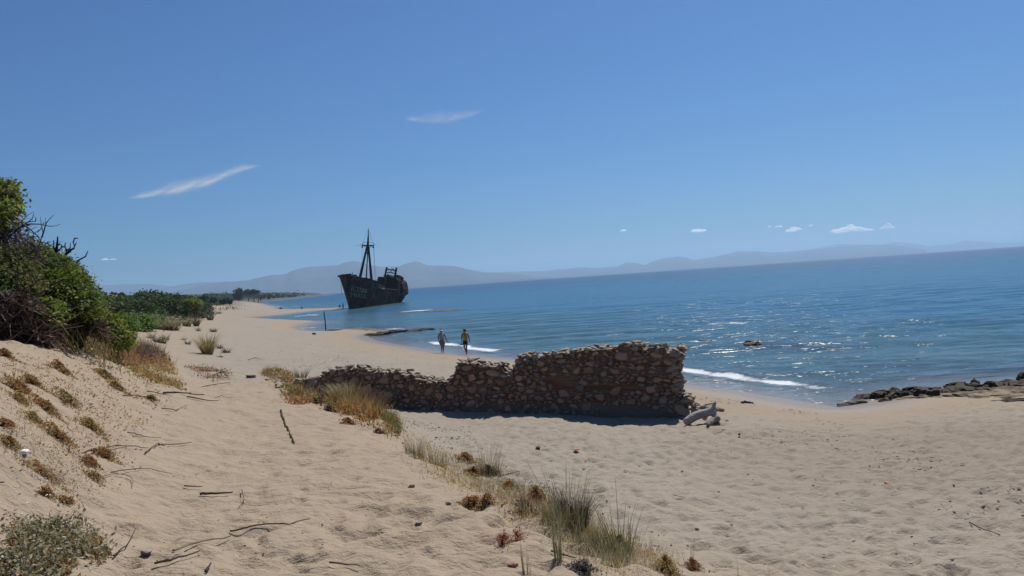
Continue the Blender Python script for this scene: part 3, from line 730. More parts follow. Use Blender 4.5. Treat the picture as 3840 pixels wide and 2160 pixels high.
# stones: large ones first, ever smaller ones into the gaps
wr = np.random.default_rng(23)
placed = np.zeros((0, 4)); stones = []
def ground_front(s): return np.interp(s, ss, gl_)
classes = [(0.38, 0.26, 45), (0.30, 0.20, 180), (0.24, 0.15, 560), (0.18, 0.105, 1500), (0.135, 0.07, 4200), (0.10, 0.050, 6000), (0.07, 0.036, 6500)]
for (cw, ch, tries) in classes:
    for _ in range(tries):
        s = wr.uniform(S_LO + 0.1, re_[:, 0].max()); 
        w = cw * wr.uniform(0.8, 1.25); hh = ch * wr.uniform(0.75, 1.2)
        g0 = float(ground_front(s)); tpz = float(top_at(s))
        if tpz - g0 < 0.1: continue
        z = wr.uniform(g0 - 0.02, tpz)
        if z < g0 + 0.36 and wr.random() < 0.6 and s > -0.5: continue       # plain mortared plinth
        if z + hh / 2 > tpz + 0.03: continue
        e = float(end_at(z))
        if s + w / 2 > e + 0.05 + 0.12 * float(vnoise(np.array([z * 5.0]), np.array([2.0]), 231)[0]): continue
        red = vnoise(np.array([s * 0.5]), np.array([z * 3.2]), 300)[0]
        if red > 0.70 and cw < 0.3: continue
        if len(placed):
            dx = np.abs(placed[:, 0] - s) - (placed[:, 2] + w) * 0.5 * 0.96; dz = np.abs(placed[:, 1] - z) - (placed[:, 3] + hh) * 0.5 * 0.93
            if np.any((dx < 0) & (dz < 0)): continue
        placed = np.vstack([placed, (s, z, w, hh)])
        stones.append((s, z, wr.uniform(-0.03, 0.025) - 0.04, w, hh, wr.uniform(0.14, 0.24), wr.normal() * 0.10, 1))
# capping stones seen on top, flat and pale in the sun
for s in np.arange(S_LO + 0.1, tp[-1, 0], 0.12):
    for row in range(4):
        sj = s + wr.uniform(-.05, .05); w = wr.uniform(0.12, 0.30)
        if wr.random() < 0.45: continue
        off = -TH * (row + wr.uniform(0.1, 0.9)) / 4
        stones.append((sj, float(top_at(sj)) - 0.01 + wr.uniform(-0.06, 0.07), off, w, wr.uniform(0.05, 0.13), wr.uniform(0.12, 0.25), wr.normal() * 0.15, 0))
# the broken right-hand end
for z in np.arange(0.88, 2.8, 0.06):
    for row in range(5):
        if wr.random() < 0.2: continue
        off = -TH * (row + wr.uniform(0.0, 0.8)) / 5
        stones.append((float(end_at(z)) - wr.uniform(-0.03, 0.18), z, off, wr.uniform(.14, .30), wr.uniform(0.06, .16), wr.uniform(.12, .2), wr.normal() * .15, 0))
# the back, towards the sea
for _ in range(160):
    s = wr.uniform(S_LO + .3, S_HI - .4); g0 = float(ground_front(s)); tz = float(top_at(s))
    if tz - g0 < 0.3: continue
    z = wr.uniform(g0, tz - 0.1)
    if s > end_at(z) - .1: continue
    stones.append((s, z, -TH - 0.0, wr.uniform(.15, .34), wr.uniform(.1, .2), .16, wr.normal() * .1, -1))
order = sorted(range(len(stones)), key=lambda i: -(stones[i][3] * stones[i][4]) * (1.0 if stones[i][7] == 1 else 0.02 if stones[i][7] < 0 else 0.6))
rotw = Matrix((wdir, wnor * -1, Vector((0, 0, 1)))).transposed()
def stone_matrix(st_):
    s, z, off, w, hh, dd, an, _ = st_
    p = wpos(s, z, off); Rm = rotw @ Euler((wr.normal() * .08, an, wr.normal() * .12)).to_matrix()
    return Vector(p), Rm, Vector((w, dd, hh))
small = Geo()
for rank, idx in enumerate(order):
    p, Rm, sc = stone_matrix(stones[idx])
    flip = wr.integers(0, 4)
    fl = Vector((-1 if flip & 1 else 1, 1, -1 if flip & 2 else 1))
    if rank < 300:
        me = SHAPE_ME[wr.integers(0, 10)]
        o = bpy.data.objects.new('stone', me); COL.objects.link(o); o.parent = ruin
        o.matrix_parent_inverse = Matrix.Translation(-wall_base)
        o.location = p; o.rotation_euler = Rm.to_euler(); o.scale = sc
        if flip & 1: o.rotation_euler = (Rm @ Euler((0, math.pi, 0)).to_matrix()).to_euler()
    else:
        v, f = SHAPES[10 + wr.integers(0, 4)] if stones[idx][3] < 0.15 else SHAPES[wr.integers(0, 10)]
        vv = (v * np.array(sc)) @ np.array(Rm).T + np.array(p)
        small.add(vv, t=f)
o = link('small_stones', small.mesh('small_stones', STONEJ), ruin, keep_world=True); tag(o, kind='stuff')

# ================================================================== DRIFTWOOD BY THE WALL
m, nt, out = new_mat('bleached_wood')
grain = noise(nt, 5, 6, 0.65, (1, 1, 5)); fine = noise(nt, 40, 4, 0.7, (1, 1, 4))
c = mixc(nt, grain, (0.20, 0.17, 0.145), (0.70, 0.66, 0.60)); c = mixc(nt, mth(nt, 'MULTIPLY', mth(nt, 'GREATER_THAN', fine, 0.56), 0.7), c, (0.14, 0.11, 0.09))
pbsdf(nt, out, c, 0.85, bump(nt, grain, 1.0, 0.06, bump(nt, fine, .9, .02)), spec=0.15)
BLEACH = m
m, nt, out = new_mat('grey_wood')
c = mixc(nt, noise(nt, 12, 6, 0.7), (0.10, 0.085, 0.07), (0.34, 0.30, 0.26)); pbsdf(nt, out, c, 0.9, bump(nt, noise(nt, 25, 5, .7), 1.0, 0.02), spec=0.1)
GREYWOOD = m
def skin_obj(name, nodes, edges, mat, sub=2, parent=None, jitter=0.0, seed=0, mid=6):
    """branching body grown round a skeleton: nodes (x,y,z,r), edges (a,b)"""
    me = bpy.data.meshes.new(name)
    P_ = []; Rd = []; E_ = []
    for a in nodes: P_.append(Vector(a[:3])); Rd.append(a[3])
    rj = random.Random(seed)
    for a, b in edges:
        last = a
        steps = max(1, int((P_[a] - P_[b]).length / max(0.02, (Rd[a] + Rd[b]) * 0.5) / 1.2)); steps = min(steps, mid)
        for s in range(1, steps):
            t = s / steps; p_ = P_[a].lerp(P_[b], t); rr_ = Rd[a] * (1 - t) + Rd[b] * t
            if jitter: p_ = p_ + Vector((rj.uniform(-1, 1), rj.uniform(-1, 1), rj.uniform(-1, 1))) * jitter * rr_; rr_ *= 1 + rj.uniform(-1, 1) * jitter * 0.5
            P_.append(p_); Rd.append(rr_); E_.append((last, len(P_) - 1)); last = len(P_) - 1
        E_.append((last, b))
    me.from_pydata([tuple(p_) for p_ in P_], E_, [])
    me.materials.append(mat)
    o = bpy.data.objects.new(name, me); COL.objects.link(o)
    sk = o.modifiers.new('skin', 'SKIN'); sk.use_smooth_shade = True
    sv = me.skin_vertices[0].data if len(me.skin_vertices) else None
    if sv is None:
        bm = bmesh.new(); bm.from_mesh(me); bm.verts.layers.skin.verify(); bm.to_mesh(me); bm.free(); sv = me.skin_vertices[0].data
    for i_, r_ in enumerate(Rd): sv[i_].radius = (r_, r_); sv[i_].use_root = (i_ == 0)
    ss_ = o.modifiers.new('smooth', 'SUBSURF'); ss_.levels = sub; ss_.render_levels = sub
    # bake the grown surface so that every copy is plain geometry
    dg = bpy.context.evaluated_depsgraph_get(); ev = o.evaluated_get(dg)
    me2 = bpy.data.meshes.new_from_object(ev); o.modifiers.clear(); o.data = me2
    if not me2.materials: me2.materials.append(mat)
    for p_ in me2.polygons: p_.use_smooth = True
    if parent is not None: o.parent = parent
    return o
def at_d(px, py, y): return at_y(px, py, y)
dwb = ground_at(2585, 1590); DY = dwb.y
dg_ = gz(dwb.x, dwb.y)
def DP(px, py, dy=0.0): return at_y(px, py, DY + dy)
# zoomed photo coordinates -> photograph
def zq(a, b): return 2500 + a * 300 / 2576, 1480 + b * 160 / 1374
dnodes = []
def dn(a, b, dy, r): x_ = DP(*zq(a, b), dy); dnodes.append((x_.x, x_.y, x_.z, r * 1.45)); return len(dnodes) - 1
px2m = DY / F_PX * 300 / 2576
a0 = dn(540, 930, 0.0, 95 * px2m); a1 = dn(760, 790, 0.05, 100 * px2m); a2 = dn(960, 650, 0.10, 110 * px2m); a3 = dn(1180, 570, 0.15, 120 * px2m); a4 = dn(1370, 560, 0.15, 85 * px2m); a5 = dn(1480, 570, .15, 75 * px2m)
b1 = dn(1500, 440, .15, 55 * px2m); b2 = dn(1525, 330, .18, 45 * px2m); b3 = dn(1560, 220, .18, 45 * px2m)
c1 = dn(1540, 660, .12, 60 * px2m); c2 = dn(1620, 780, .05, 80 * px2m); c3 = dn(1690, 860, -.02, 70 * px2m)
e1 = dn(1250, 720, .28, 60 * px2m); e2 = dn(1200, 830, .34, 50 * px2m)
dw = empty('driftwood', Vector((dwb.x, dwb.y, dg_)), 'bleached white driftwood stump arching beside the end of the wall', 'driftwood')
tr_ = skin_obj('trunk', dnodes, [(a0, a1), (a1, a2), (a2, a3), (a3, a4), (a4, a5), (a5, b1), (b1, b2), (b2, b3), (a5, c1), (c1, c2), (c2, c3), (a3, e1), (e1, e2)], BLEACH, 2, None, 0.16, 3)
tr_.parent = dw; tr_.matrix_parent_inverse = Matrix.Translation(-dw.location)
def log_piece(name, pts, label, cat, mat, rough=0.35, seed=0, group=None):
    nn = [(*p_[:3], p_[3]) for p_ in pts]
    o = skin_obj(name, nn, [(i_, i_ + 1) for i_ in range(len(nn) - 1)], mat, 2, None, rough, seed)
    c0 = Vector(nn[0][:3]); o.data.transform(Matrix.Translation(-c0)); o.location = c0
    return tag(o, label, cat, group)
def gp(px, py, up_, r):
    g = ground_at(px, py); return (g.x, g.y, g.z + up_, r)
log_piece('log', [gp(2655, 1600, .05, .05), gp(2672, 1592, .09, .085), gp(2690, 1590, .11, .10), gp(2700, 1583, .10, .07)], 'short splintered grey log lying under the tip of the white driftwood', 'log', GREYWOOD, 0.5, 4)
log_piece('log', [gp(2622, 1538, .06, .07), gp(2650, 1540, .06, .08), gp(2680, 1545, .06, .08), gp(2702, 1543, .05, .06), gp(2716, 1541, .03, .04)], 'long rough grey log lying behind the white driftwood', 'log', GREYWOOD, 0.45, 5)
log_piece('log', [gp(2640, 1523, .03, .03), gp(2660, 1519, .04, .035), gp(2680, 1516, .03, .02)], 'thin pale stick resting behind the rough grey log', 'stick', BLEACH, 0.3, 6)
log_piece('log', [gp(2776, 1512, .02, .03), gp(2795, 1511, .05, .06), gp(2812, 1513, .03, .05), gp(2826, 1514, .02, .02)], 'black wet log lying on the sand near the surf', 'log', simple_mat('black_wood', (0.02, 0.018, 0.015), .8, .3, 20, .01), 0.5, 7)

# ================================================================== ROCKS
m, nt, out = new_mat('dark_reef_rock')
n1 = noise(nt, 2.2, 7, 0.7); n2 = noise(nt, 12, 5, 0.7)
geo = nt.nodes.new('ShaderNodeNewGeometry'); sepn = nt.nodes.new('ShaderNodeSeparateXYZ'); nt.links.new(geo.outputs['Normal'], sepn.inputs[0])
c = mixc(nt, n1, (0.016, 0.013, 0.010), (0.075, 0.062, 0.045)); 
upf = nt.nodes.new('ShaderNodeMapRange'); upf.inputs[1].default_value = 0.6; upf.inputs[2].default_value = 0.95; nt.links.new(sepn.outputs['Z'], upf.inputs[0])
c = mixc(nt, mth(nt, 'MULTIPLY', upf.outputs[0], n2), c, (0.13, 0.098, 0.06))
pbsdf(nt, out, c, 0.85, bump(nt, n2, 1.0, 0.05, bump(nt, n1, 1.0, 0.12)), spec=0.25)
REEF = m
m, nt, out = new_mat('tan_shelf_rock')
n1 = noise(nt, 1.5, 7, 0.7); n2 = noise(nt, 9, 5, 0.7)
c = ramp(nt, n1, [(0.40, (0.05, 0.040, 0.028)), (0.50, (0.19, 0.145, 0.09)), (0.6, (0.30, 0.235, 0.155))])
pbsdf(nt, out, c, 0.9, bump(nt, n2, 1.0, 0.04, bump(nt, n1, 1.0, 0.10)), spec=0.2)
SHELF = m
def crag(seed, size, sub=4, rough=0.42):
    v, f = rock_shape(seed, sub, 8, 0.75, 0.02)
    d = v / (np.linalg.norm(v, axis=1)[:, None] + 1e-6)
    nz = fbm(d[:, 0] * 2.6 + seed, d[:, 1] * 2.6 + d[:, 2] * 2.1, seed, 5) + 0.6 * fbm(d[:, 0] * 6 + seed, d[:, 2] * 6 + d[:, 1] * 5, seed + 9, 3)
    v = v * (1 + rough * nz[:, None])
    return v * np.array(size), f
def rock_thing(px, py, w, h, dpt, label, mat=REEF, seed=0, sink=0.25, name='rock', cat='rock', group=None, up_=0.0, water=False):
    g = at_z(px, py, 0.0) if water else ground_at(px, py)
    v, f = crag(seed, (w, dpt, h)); v[:, 2] += h * (0.5 - sink) + up_
    o = link(name, fast_mesh(name, v, f, mat, False), loc=g); o.rotation_euler = (0, 0, seed * 1.3 % 0.6 - 0.3)
    return tag(o, label, cat, group)
def ledge(name, line, label, cat, mat, hts, dpts, seed, water=False, step=0.35, group=None):
    """one continuous broken ledge of rock following a line on the ground"""
    g = Geo(); rl = np.random.default_rng(seed)
    P_ = [at_z(a, b, 0.02) if water else ground_at(a, b) for a, b in line]
    c0 = P_[len(P_) // 2].copy(); L = [0]
    for a, b in zip(P_[:-1], P_[1:]): L.append(L[-1] + (b - a).length)
    xs = np.arange(0, L[-1], step)
    for s in xs:
        q_ = [np.interp(s, L, [p_[k] for p_ in P_]) for k in range(3)]
        hh = float(np.interp(s, L, hts)); dd = float(np.interp(s, L, dpts))
        for rep in range(2):
            sz = (step * rl.uniform(1.5, 4.2), dd * rl.uniform(.25, .7), hh * rl.uniform(0.35, 1.2))
            v, f = crag(int(rl.integers(1, 999)), sz, 2, 0.3)
            a_ = rl.uniform(-.5, .5); ca, sa_ = math.cos(a_), math.sin(a_)
            v = np.column_stack([v[:, 0] * ca - v[:, 1] * sa_, v[:, 0] * sa_ + v[:, 1] * ca, v[:, 2]])
            g.add(v + np.array([q_[0] - c0.x + rl.uniform(-.2, .2), q_[1] - c0.y + rl.uniform(-.6, .4) * dd, q_[2] - c0.z + hh * 0.2]), t=f)
    o = link(name, g.mesh(name, mat, False), loc=c0); return tag(o, label, cat, group)
ledge('rock_ledge', [(3225, 1494), (3300, 1492), (3380, 1488), (3460, 1484), (3520, 1480)], 'low ledge of jagged black rock at the water edge', 'rock', REEF, [.14, .34, .42, .42, .36], [.5, .9, 1.0, 1.0, .8], 31, step=0.15)
ledge('rock_ledge', [(3500, 1476), (3560, 1470), (3620, 1464), (3700, 1455), (3770, 1447), (3860, 1438), (4000, 1425)], 'broken brown rock ledge running out to the frame edge', 'rock', REEF, [.26, .28, .28, .26, .20, .18, .2], [.8, 1.0, 1.1, 1.1, 1.2, 1.3, 1.5], 32, step=0.13)
ledge('rock_shelf', [(3330, 1492), (3450, 1490), (3560, 1484), (3640, 1484), (3720, 1482), (3800, 1474), (3900, 1470)], 'flat tan rock shelf half buried in sand below the ledges', 'rock', SHELF, [.07, .09, .11, .12, .12, .12, .13], [.5, .7, 1.0, 1.4, 1.7, 2.0, 2.2], 33, step=0.26)
ledge('rock_outcrop', [(3160, 1524), (3190, 1514), (3220, 1508)], 'small dark rock outcrop where the surf meets the sand', 'rock', REEF, [.05, .12, .15], [.3, .5, .6], 34, step=0.16)
rock_thing(3316, 1505, .42, .12, .22, 'flat black boulder lying on sand just below the jagged ledge', REEF, 61, .3)
rock_thing(3655, 1455, .30, .34, .35, 'pointed dark boulder sticking up highest from the brown ledge', REEF, 62, .1)
rock_thing(3712, 1456, .36, .28, .35, 'square dark boulder with overhanging top on the brown ledge', REEF, 63, .1)
rock_thing(3590, 1462, .75, .28, .5, 'broad dark boulder at the left end of the brown ledge', REEF, 66, .1)
rock_thing(3790, 1505, .9, .14, .5, 'dark slab lying in the sand near the frame edge', REEF, 64, .4)
rock_thing(3836, 1432, .34, .36, .4, 'black rock at the far right edge above the sea', REEF, 65, .1)
# the reef running out from the point
ledge('reef', [(1395, 1257), (1430, 1252), (1480, 1247), (1530, 1243), (1580, 1238), (1615, 1235)], 'narrow dark reef running out to sea behind the two walkers', 'reef', REEF, [.35, .45, .36, .32, .30, .16], [2.2, 2.2, 1.8, 1.5, 1.3, 1.0], 36, True, 0.55)
ledge('reef', [(1225, 1243), (1260, 1240), (1310, 1237), (1360, 1238), (1400, 1243)], 'flat olive weedy rock platform at the foot of the post', 'reef', SHELF, [.12, .16, .18, .18, .16], [1.5, 2.5, 4.5, 5, 3], 37, True, 0.8)
OFF = 'rocks awash off the beach'
rock_thing(2828, 1287, 1.3, .26, .8, 'rust brown rock just above the waves off the beach', simple_mat('weedy_rock', (0.16, 0.085, 0.04), .8, .5, 5, .05), 71, .5, group=OFF, water=True)
rock_thing(2800, 1287, .7, .34, .8, 'small black rock at the left tip of the rust brown one', REEF, 72, .5, group=OFF, water=True)
rock_thing(2992, 1298, 1.2, .10, .6, 'low dark rock barely awash furthest right off the beach', REEF, 73, .5, group=OFF, water=True)
rock_thing(2640, 1281, 1.0, .2, .8, 'dark rock among white foam left of the rust brown rock', REEF, 74, .5, group=OFF, water=True)
ledge('reef', [(1492, 1171), (1530, 1169), (1580, 1167), (1640, 1165), (1720, 1163)], 'low pale reef with breaking foam to the right of the wreck', 'reef', SHELF, [.04, .06, .06, .05, .04], [.8, 1.6, 1.8, 1.4, .8], 38, True, 1.9)
# stones on the sand
rock_thing(943, 1416, .46, .17, .3, 'dark grey boulder on the crest of the dune path', simple_mat('grey_stone', (0.09, 0.082, 0.078), .9, .4, 12, .01), 81, .25)
# ================================================================== THE SHIPWRECK
m, nt, out = new_mat('rusted_hull')
n1 = noise(nt, 0.55, 7, 0.7); n2 = noise(nt, 3.0, 5, 0.7); vs = noise(nt, 1.2, 5, 0.65, (1, 1, 0.18))
c = ramp(nt, n1, [(0.40, (0.004, 0.0035, 0.0035)), (0.49, (0.010, 0.006, 0.0045)), (0.55, (0.10, 0.038, 0.016)), (0.63, (0.20, 0.11, 0.05)), (0.68, (0.03, 0.018, 0.012))])
c = mixc(nt, mth(nt, 'MULTIPLY', vs, 0.8), c, (0.008, 0.007, 0.008))
c = mixc(nt, mth(nt, 'MULTIPLY', mth(nt, 'GREATER_THAN', n2, 0.63), 0.4), c, (0.13, 0.065, 0.035))
pbsdf(nt, out, c, 0.85, bump(nt, n2, 0.8, 0.08, bump(nt, n1, .7, .2)), spec=0.2)
RUST = m
for n_ in nt.nodes:
    if n_.type == 'BSDF_PRINCIPLED': n_.inputs['Specular IOR Level'].default_value = 0.08
DARKIRON = simple_mat('black_iron', (0.008, 0.0065, 0.006), 0.85, 0.5, 1.2, 0.02, spec=0.1)
RUSTY = simple_mat('torn_rust_plate', (0.075, 0.034, 0.018), 0.85, 0.9, 0.8, 0.03)
BRIGHTRUST = simple_mat('orange_rust', (0.55, 0.22, 0.10), 0.8, 0.4, 3)
PAINT = simple_mat('worn_grey_paint', (0.26, 0.26, 0.20), 0.8, 0.45, 1.6)

FOOT = at_z(1311, 1157.5, 0.0)
TH_S = R(5.5); LIST = R(8)
aft = Vector((math.sin(TH_S), math.cos(TH_S), 0)); port = Vector((math.cos(TH_S), -math.sin(TH_S), 0))
def loc2w(a, b, h):
    """ship coordinates (aft, to port, up) to the world, listing to port"""
    a = np.asarray(a, float); b = np.asarray(b, float); h = np.asarray(h, float)
    lb = b * math.cos(LIST) + h * math.sin(LIST); lh = -b * math.sin(LIST) + h * math.cos(LIST)
    return np.stack([FOOT.x + aft.x * a + port.x * lb, FOOT.y + aft.y * a + port.y * lb, lh + 0 * a], -1)
def shw(px, py, a):
    """world point seen there, standing a metres aft of the bow"""
    d = ray(px, py); P0 = FOOT + aft * a
    t = (P0 - CAMP).dot(aft) / d.dot(aft); return CAMP + d * t
ship = empty('shipwreck', (FOOT.x + aft.x * 28, FOOT.y + aft.y * 28, 0), 'rusted black cargo ship stranded and listing at the tip of the sand spit', 'ship')
def sp(name, me): return link(name, me, ship, keep_world=True)
LEN = 57.0
def top_h(a):
    a = np.asarray(a, float)
    h = np.interp(a, [-6, 0, 8, 14.2, 15.0, 15.7, 20, 34, 50, 57], [9.9, 9.3, 8.7, 8.2, 7.6, 6.1, 5.9, 5.4, 4.7, 4.9])
    return h + 0.10 * fbm(a * 0.9, a * 0 + 3, 400, 3)
def stem_a(t): return -5.5 * np.clip(t, 0, 1) ** 1.15 + 1.5 * np.clip(-t * 4, 0, 1)
def hull_b(a, t):
    ent = 14.5 * (1 - 0.42 * np.clip(t, 0, 1))
    s = np.clip((a - stem_a(t)) / ent, 0, 1)
    w = (3.2 + 1.05 * np.clip(t, 0, 1) ** 0.8) * np.sin(np.pi / 2 * s) ** (0.85 - 0.18 * np.clip(t, 0, 1))
    k = np.clip((a - 42) / 15, 0, 1)
    return w * (1 - k ** 2 * (0.62 - 0.42 * np.clip(t, 0, 1)))
us = np.concatenate([np.linspace(0, 0.3, 40)[:-1] ** 1.0, np.linspace(0.3, 1, 60)])
tsr = np.linspace(-0.35, 1, 26)
U, T = np.meshgrid(us, tsr, indexing='ij')
Aa = stem_a(T) + U * (LEN - stem_a(T)); Bb = hull_b(Aa, T); Hh = T * top_h(Aa)
dent = 0.10 * fbm(Aa * 0.35, Hh * 0.5, 410, 4) * np.clip(U * 12, 0, 1)
nu, ntt = U.shape
def side(sg):
    return loc2w(Aa.ravel(), (sg * (Bb + dent * (1 if sg > 0 else .5))).ravel(), Hh.ravel())
i = np.arange(nu - 1)[:, None] * ntt; j = np.arange(ntt - 1)[None, :]
qs = np.stack([i + j, i + ntt + j, i + ntt + j + 1, i + j + 1], -1).reshape(-1, 4)
VP, VS = side(1), side(-1)
n_ = nu * ntt
# closed stern, and decks inside the bulwarks
tr_q = [((nu - 1) * ntt + a, (nu - 1) * ntt + a + 1, n_ + (nu - 1) * ntt + a + 1, n_ + (nu - 1) * ntt + a) for a in range(ntt - 1)]
keepq = np.ones(len(qs), bool)
hull_me = fast_mesh('hull', np.vstack([VP, VS]), [np.vstack([qs[:, ::-1], qs + n_, np.array(tr_q)])], RUST, True)
sp('hull', hull_me)
dk = ntt - 4
dV = np.vstack([VP.reshape(nu, ntt, 3)[:, dk], VS.reshape(nu, ntt, 3)[:, dk]])
dq = np.array([(a, a + 1, nu + a + 1, nu + a) for a in range(nu - 1)])
sp('deck', fast_mesh('deck', dV, dq, DARKIRON, False))
# forecastle break bulkhead
bi = int(np.argmin(np.abs(Aa[:, dk] - 17.2)))
bv = []
for t in (dk, ntt - 1):
    pass
g = Geo(); A0 = 15.0
w0 = float(hull_b(15.0, 0.9)) - 0.05
v = loc2w([A0] * 4, [-w0, w0, w0, -w0], [4.5, 4.5, 7.5, 7.5]); g.add(v, [(0, 1, 2, 3)])
v2 = v + np.array(aft) * 0.15; g.add(v2, [(3, 2, 1, 0)])
sp('bulkhead', g.mesh('bulkhead', DARKIRON))
# rail cap along the bulwark, rubbing strake, torn edges
g = Geo()
aa = np.linspace(-5.2, 14.2, 40); g.tube(loc2w(aa, hull_b(aa, 1.0) + 0.02, top_h(aa) + 0.02), 0.09, k=5)
g.tube(loc2w(aa, -hull_b(aa, 1.0) - 0.02, top_h(aa) + 0.02), 0.09, k=5)
aa = np.linspace(16.5, LEN, 60); g.tube(loc2w(aa, hull_b(aa, 1.0) + 0.02, top_h(aa) + 0.02), 0.09, k=5)
g.tube(loc2w(aa, -hull_b(aa, 1.0) - 0.02, top_h(aa) + 0.02), 0.09, k=5)
sp('rail_cap', g.mesh('rail_cap', RUSTY))
g = Geo(); aa = np.linspace(34, 56, 30); g.tube(loc2w(aa, hull_b(aa, 0.35) + 0.06, 0.35 * top_h(aa)), 0.08, k=5)
sp('rubbing_strake', g.mesh('rubbing_strake', RUSTY))
# anchor pocket and hanging chain at the bow
g = Geo(); g.tube([shw(1279, 1066, -3), shw(1280, 1085, -3), shw(1281, 1099, -3), shw(1285, 1106, -3)], 0.045, k=4); sp('chain', g.mesh('chain', DARKIRON))
sr = np.random.default_rng(5)
def plate(g, p, w, h, tilt, n=6, col=None, normal=None):
    """ragged torn steel plate, 3 cm thick"""
    th_ = np.sort(sr.uniform(0, 2 * np.pi, n)); rr_ = sr.uniform(0.55, 1.0, n)
    x_ = np.cos(th_) * rr_ * w; z_ = np.sin(th_) * rr_ * h
    nrm = Vector(normal or (-0.2, -1, 0.1)).normalized(); nrm.rotate(Euler((sr.normal() * tilt, sr.normal() * tilt, sr.normal() * tilt)))
    ux = nrm.cross(Vector((0, 0, 1))).normalized(); uz = ux.cross(nrm)
    f = np.array(p) + np.outer(x_, ux) + np.outer(z_, uz); b = f + np.array(nrm) * 0.04
    V_ = np.vstack([f, b, f.mean(0), b.mean(0)])
    t = []; q_ = []
    for a in range(n):
        e = (a + 1) % n; t += [(2 * n, a, e), (2 * n + 1, n + e, n + a)]; q_.append((a, n + a, n + e, e))
    g.add(V_, q_, t)
# ---- bow gear
g = Geo()
for px_, py_ in [(1303, 1033), (1310, 1032), (1323, 1036), (1330, 1036), (1298, 1034)]:
    p_ = shw(px_, py_, 3); g.box((p_.x, p_.y, p_.z), (1.2, 0.9, 0.9))
p_ = shw(1323, 1030, 3); g.tube([p_ - Vector((0, 0, .7)), p_ + Vector((0, 0, .6))], 0.12, k=6)
sp('windlass', g.mesh('windlass', DARKIRON))
g = Geo()
for k in range(22):
    a_ = sr.uniform(-5, 13.5); p_ = loc2w([a_], [float(hull_b(a_, 1.0))], [float(top_h(a_)) - .1])[0]; plate(g, p_, 0.6, 0.35, 0.25)
    p_ = loc2w([a_], [-float(hull_b(a_, 1.0))], [float(top_h(a_)) - .05])[0]; plate(g, p_, 0.6, 0.4, 0.25)
tag(sp('torn_bulwark', g.mesh('torn_bulwark', RUST)), kind='stuff')
# ---- tripod mast
def tb(name, pts, rad, k=7, mat=DARKIRON):
    g = Geo(); g.tube([tuple(p_) for p_ in pts], rad, k=k); return sp(name, g.mesh(name, mat))
MA = 17.5
J = shw(1380, 924, MA)
leg1 = tb('mast_leg', [shw(1350.5, 1040, MA - 1.5), shw(1376.5, 924, MA)], [0.46, 0.30])
leg2 = tb('mast_leg', [shw(1394.5, 1064, MA - 1.5), shw(1382, 924, MA)], [0.46, 0.30])
leg3 = tb('mast_leg', [shw(1373, 1056, MA + 3), shw(1379.5, 930, MA)], [0.22, 0.18])
tb('topmast', [shw(1379, 932, MA), shw(1380.5, 900, MA), shw(1381.2, 880, MA), shw(1381.6, 854, MA)], [0.42, 0.30, 0.18, 0.05])
xt = tb('crosstree', [shw(1356.5, 919.5, MA), shw(1402, 921, MA)], 0.20)
def sub(name, parent_o, pts, rad, k=4, mat=DARKIRON):
    g = Geo(); g.tube([tuple(p_) for p_ in pts], rad, k=k); o = link(name, g.mesh(name, mat), parent_o)
    o.matrix_parent_inverse = (Matrix.Translation(ship.location)).inverted() @ Matrix.Identity(4)
    return o
# sub-parts sit in the same coordinates as their part
def subp(name, part, pts, rad, k=4, mat=DARKIRON):
    g = Geo(); g.tube([tuple(p_) for p_ in pts], rad, k=k); return link(name, g.mesh(name, mat), part)
subp('brace', xt, [shw(1361, 920, MA), shw(1379, 930, MA)], 0.09); subp('brace', xt, [shw(1398, 921, MA), shw(1382, 931, MA)], 0.09)
subp('pulley_block', xt, [shw(1358.5, 921, MA), shw(1358, 929, MA)], [0.18, 0.28], 6); subp('pulley_block', xt, [shw(1400, 922, MA), shw(1399.5, 930, MA)], [0.18, 0.30], 6)
subp('hand_rail', xt, [shw(1359, 919, MA), shw(1361.5, 909, MA), shw(1376, 910, MA), shw(1398, 909, MA), shw(1401, 920, MA)], 0.045)
subp('aerial', xt, [shw(1337, 921, MA), shw(1356, 918, MA), shw(1361, 909.5, MA)], 0.04); subp('aerial', xt, [shw(1412, 920, MA), shw(1402, 915, MA), shw(1398, 909, MA)], 0.04)
subp('lamp_bracket', leg3, [shw(1374, 949, MA), shw(1378, 947, MA)], [0.25, 0.2], 5)
for pts in ([(1381.5, 858), (1362, 909)], [(1381.5, 858), (1398, 909)], [(1402, 922), (1404, 970), (1407, 1010), (1411, 1052)], [(1401, 922), (1402.5, 980), (1404, 1020), (1406, 1056)], [(1358, 929), (1358, 960), (1357, 975)]):
    tb('stay_wire', [shw(a, b, MA) for a, b in pts], 0.028, 4)
tb('ladder', [shw(1361, 1012, MA + 2), shw(1366, 980, MA + 2)], 0.03, 4)
tb('deck_rail', [shw(1375, 1050, MA), shw(1382, 1046, MA), shw(1391, 1050, MA)], 0.035, 4); tb('deck_rail', [shw(1376, 1046, MA), shw(1384, 1044, MA), shw(1391, 1046, MA)], 0.03, 4)
# broken derrick lying along the bulwark
tb('fallen_derrick', [shw(1396, 1054, 17), shw(1411, 1063, 24), shw(1440, 1078, 36), shw(1474, 1096, 50)], [0.26, 0.24, 0.16, 0.10], 6, RUSTY)
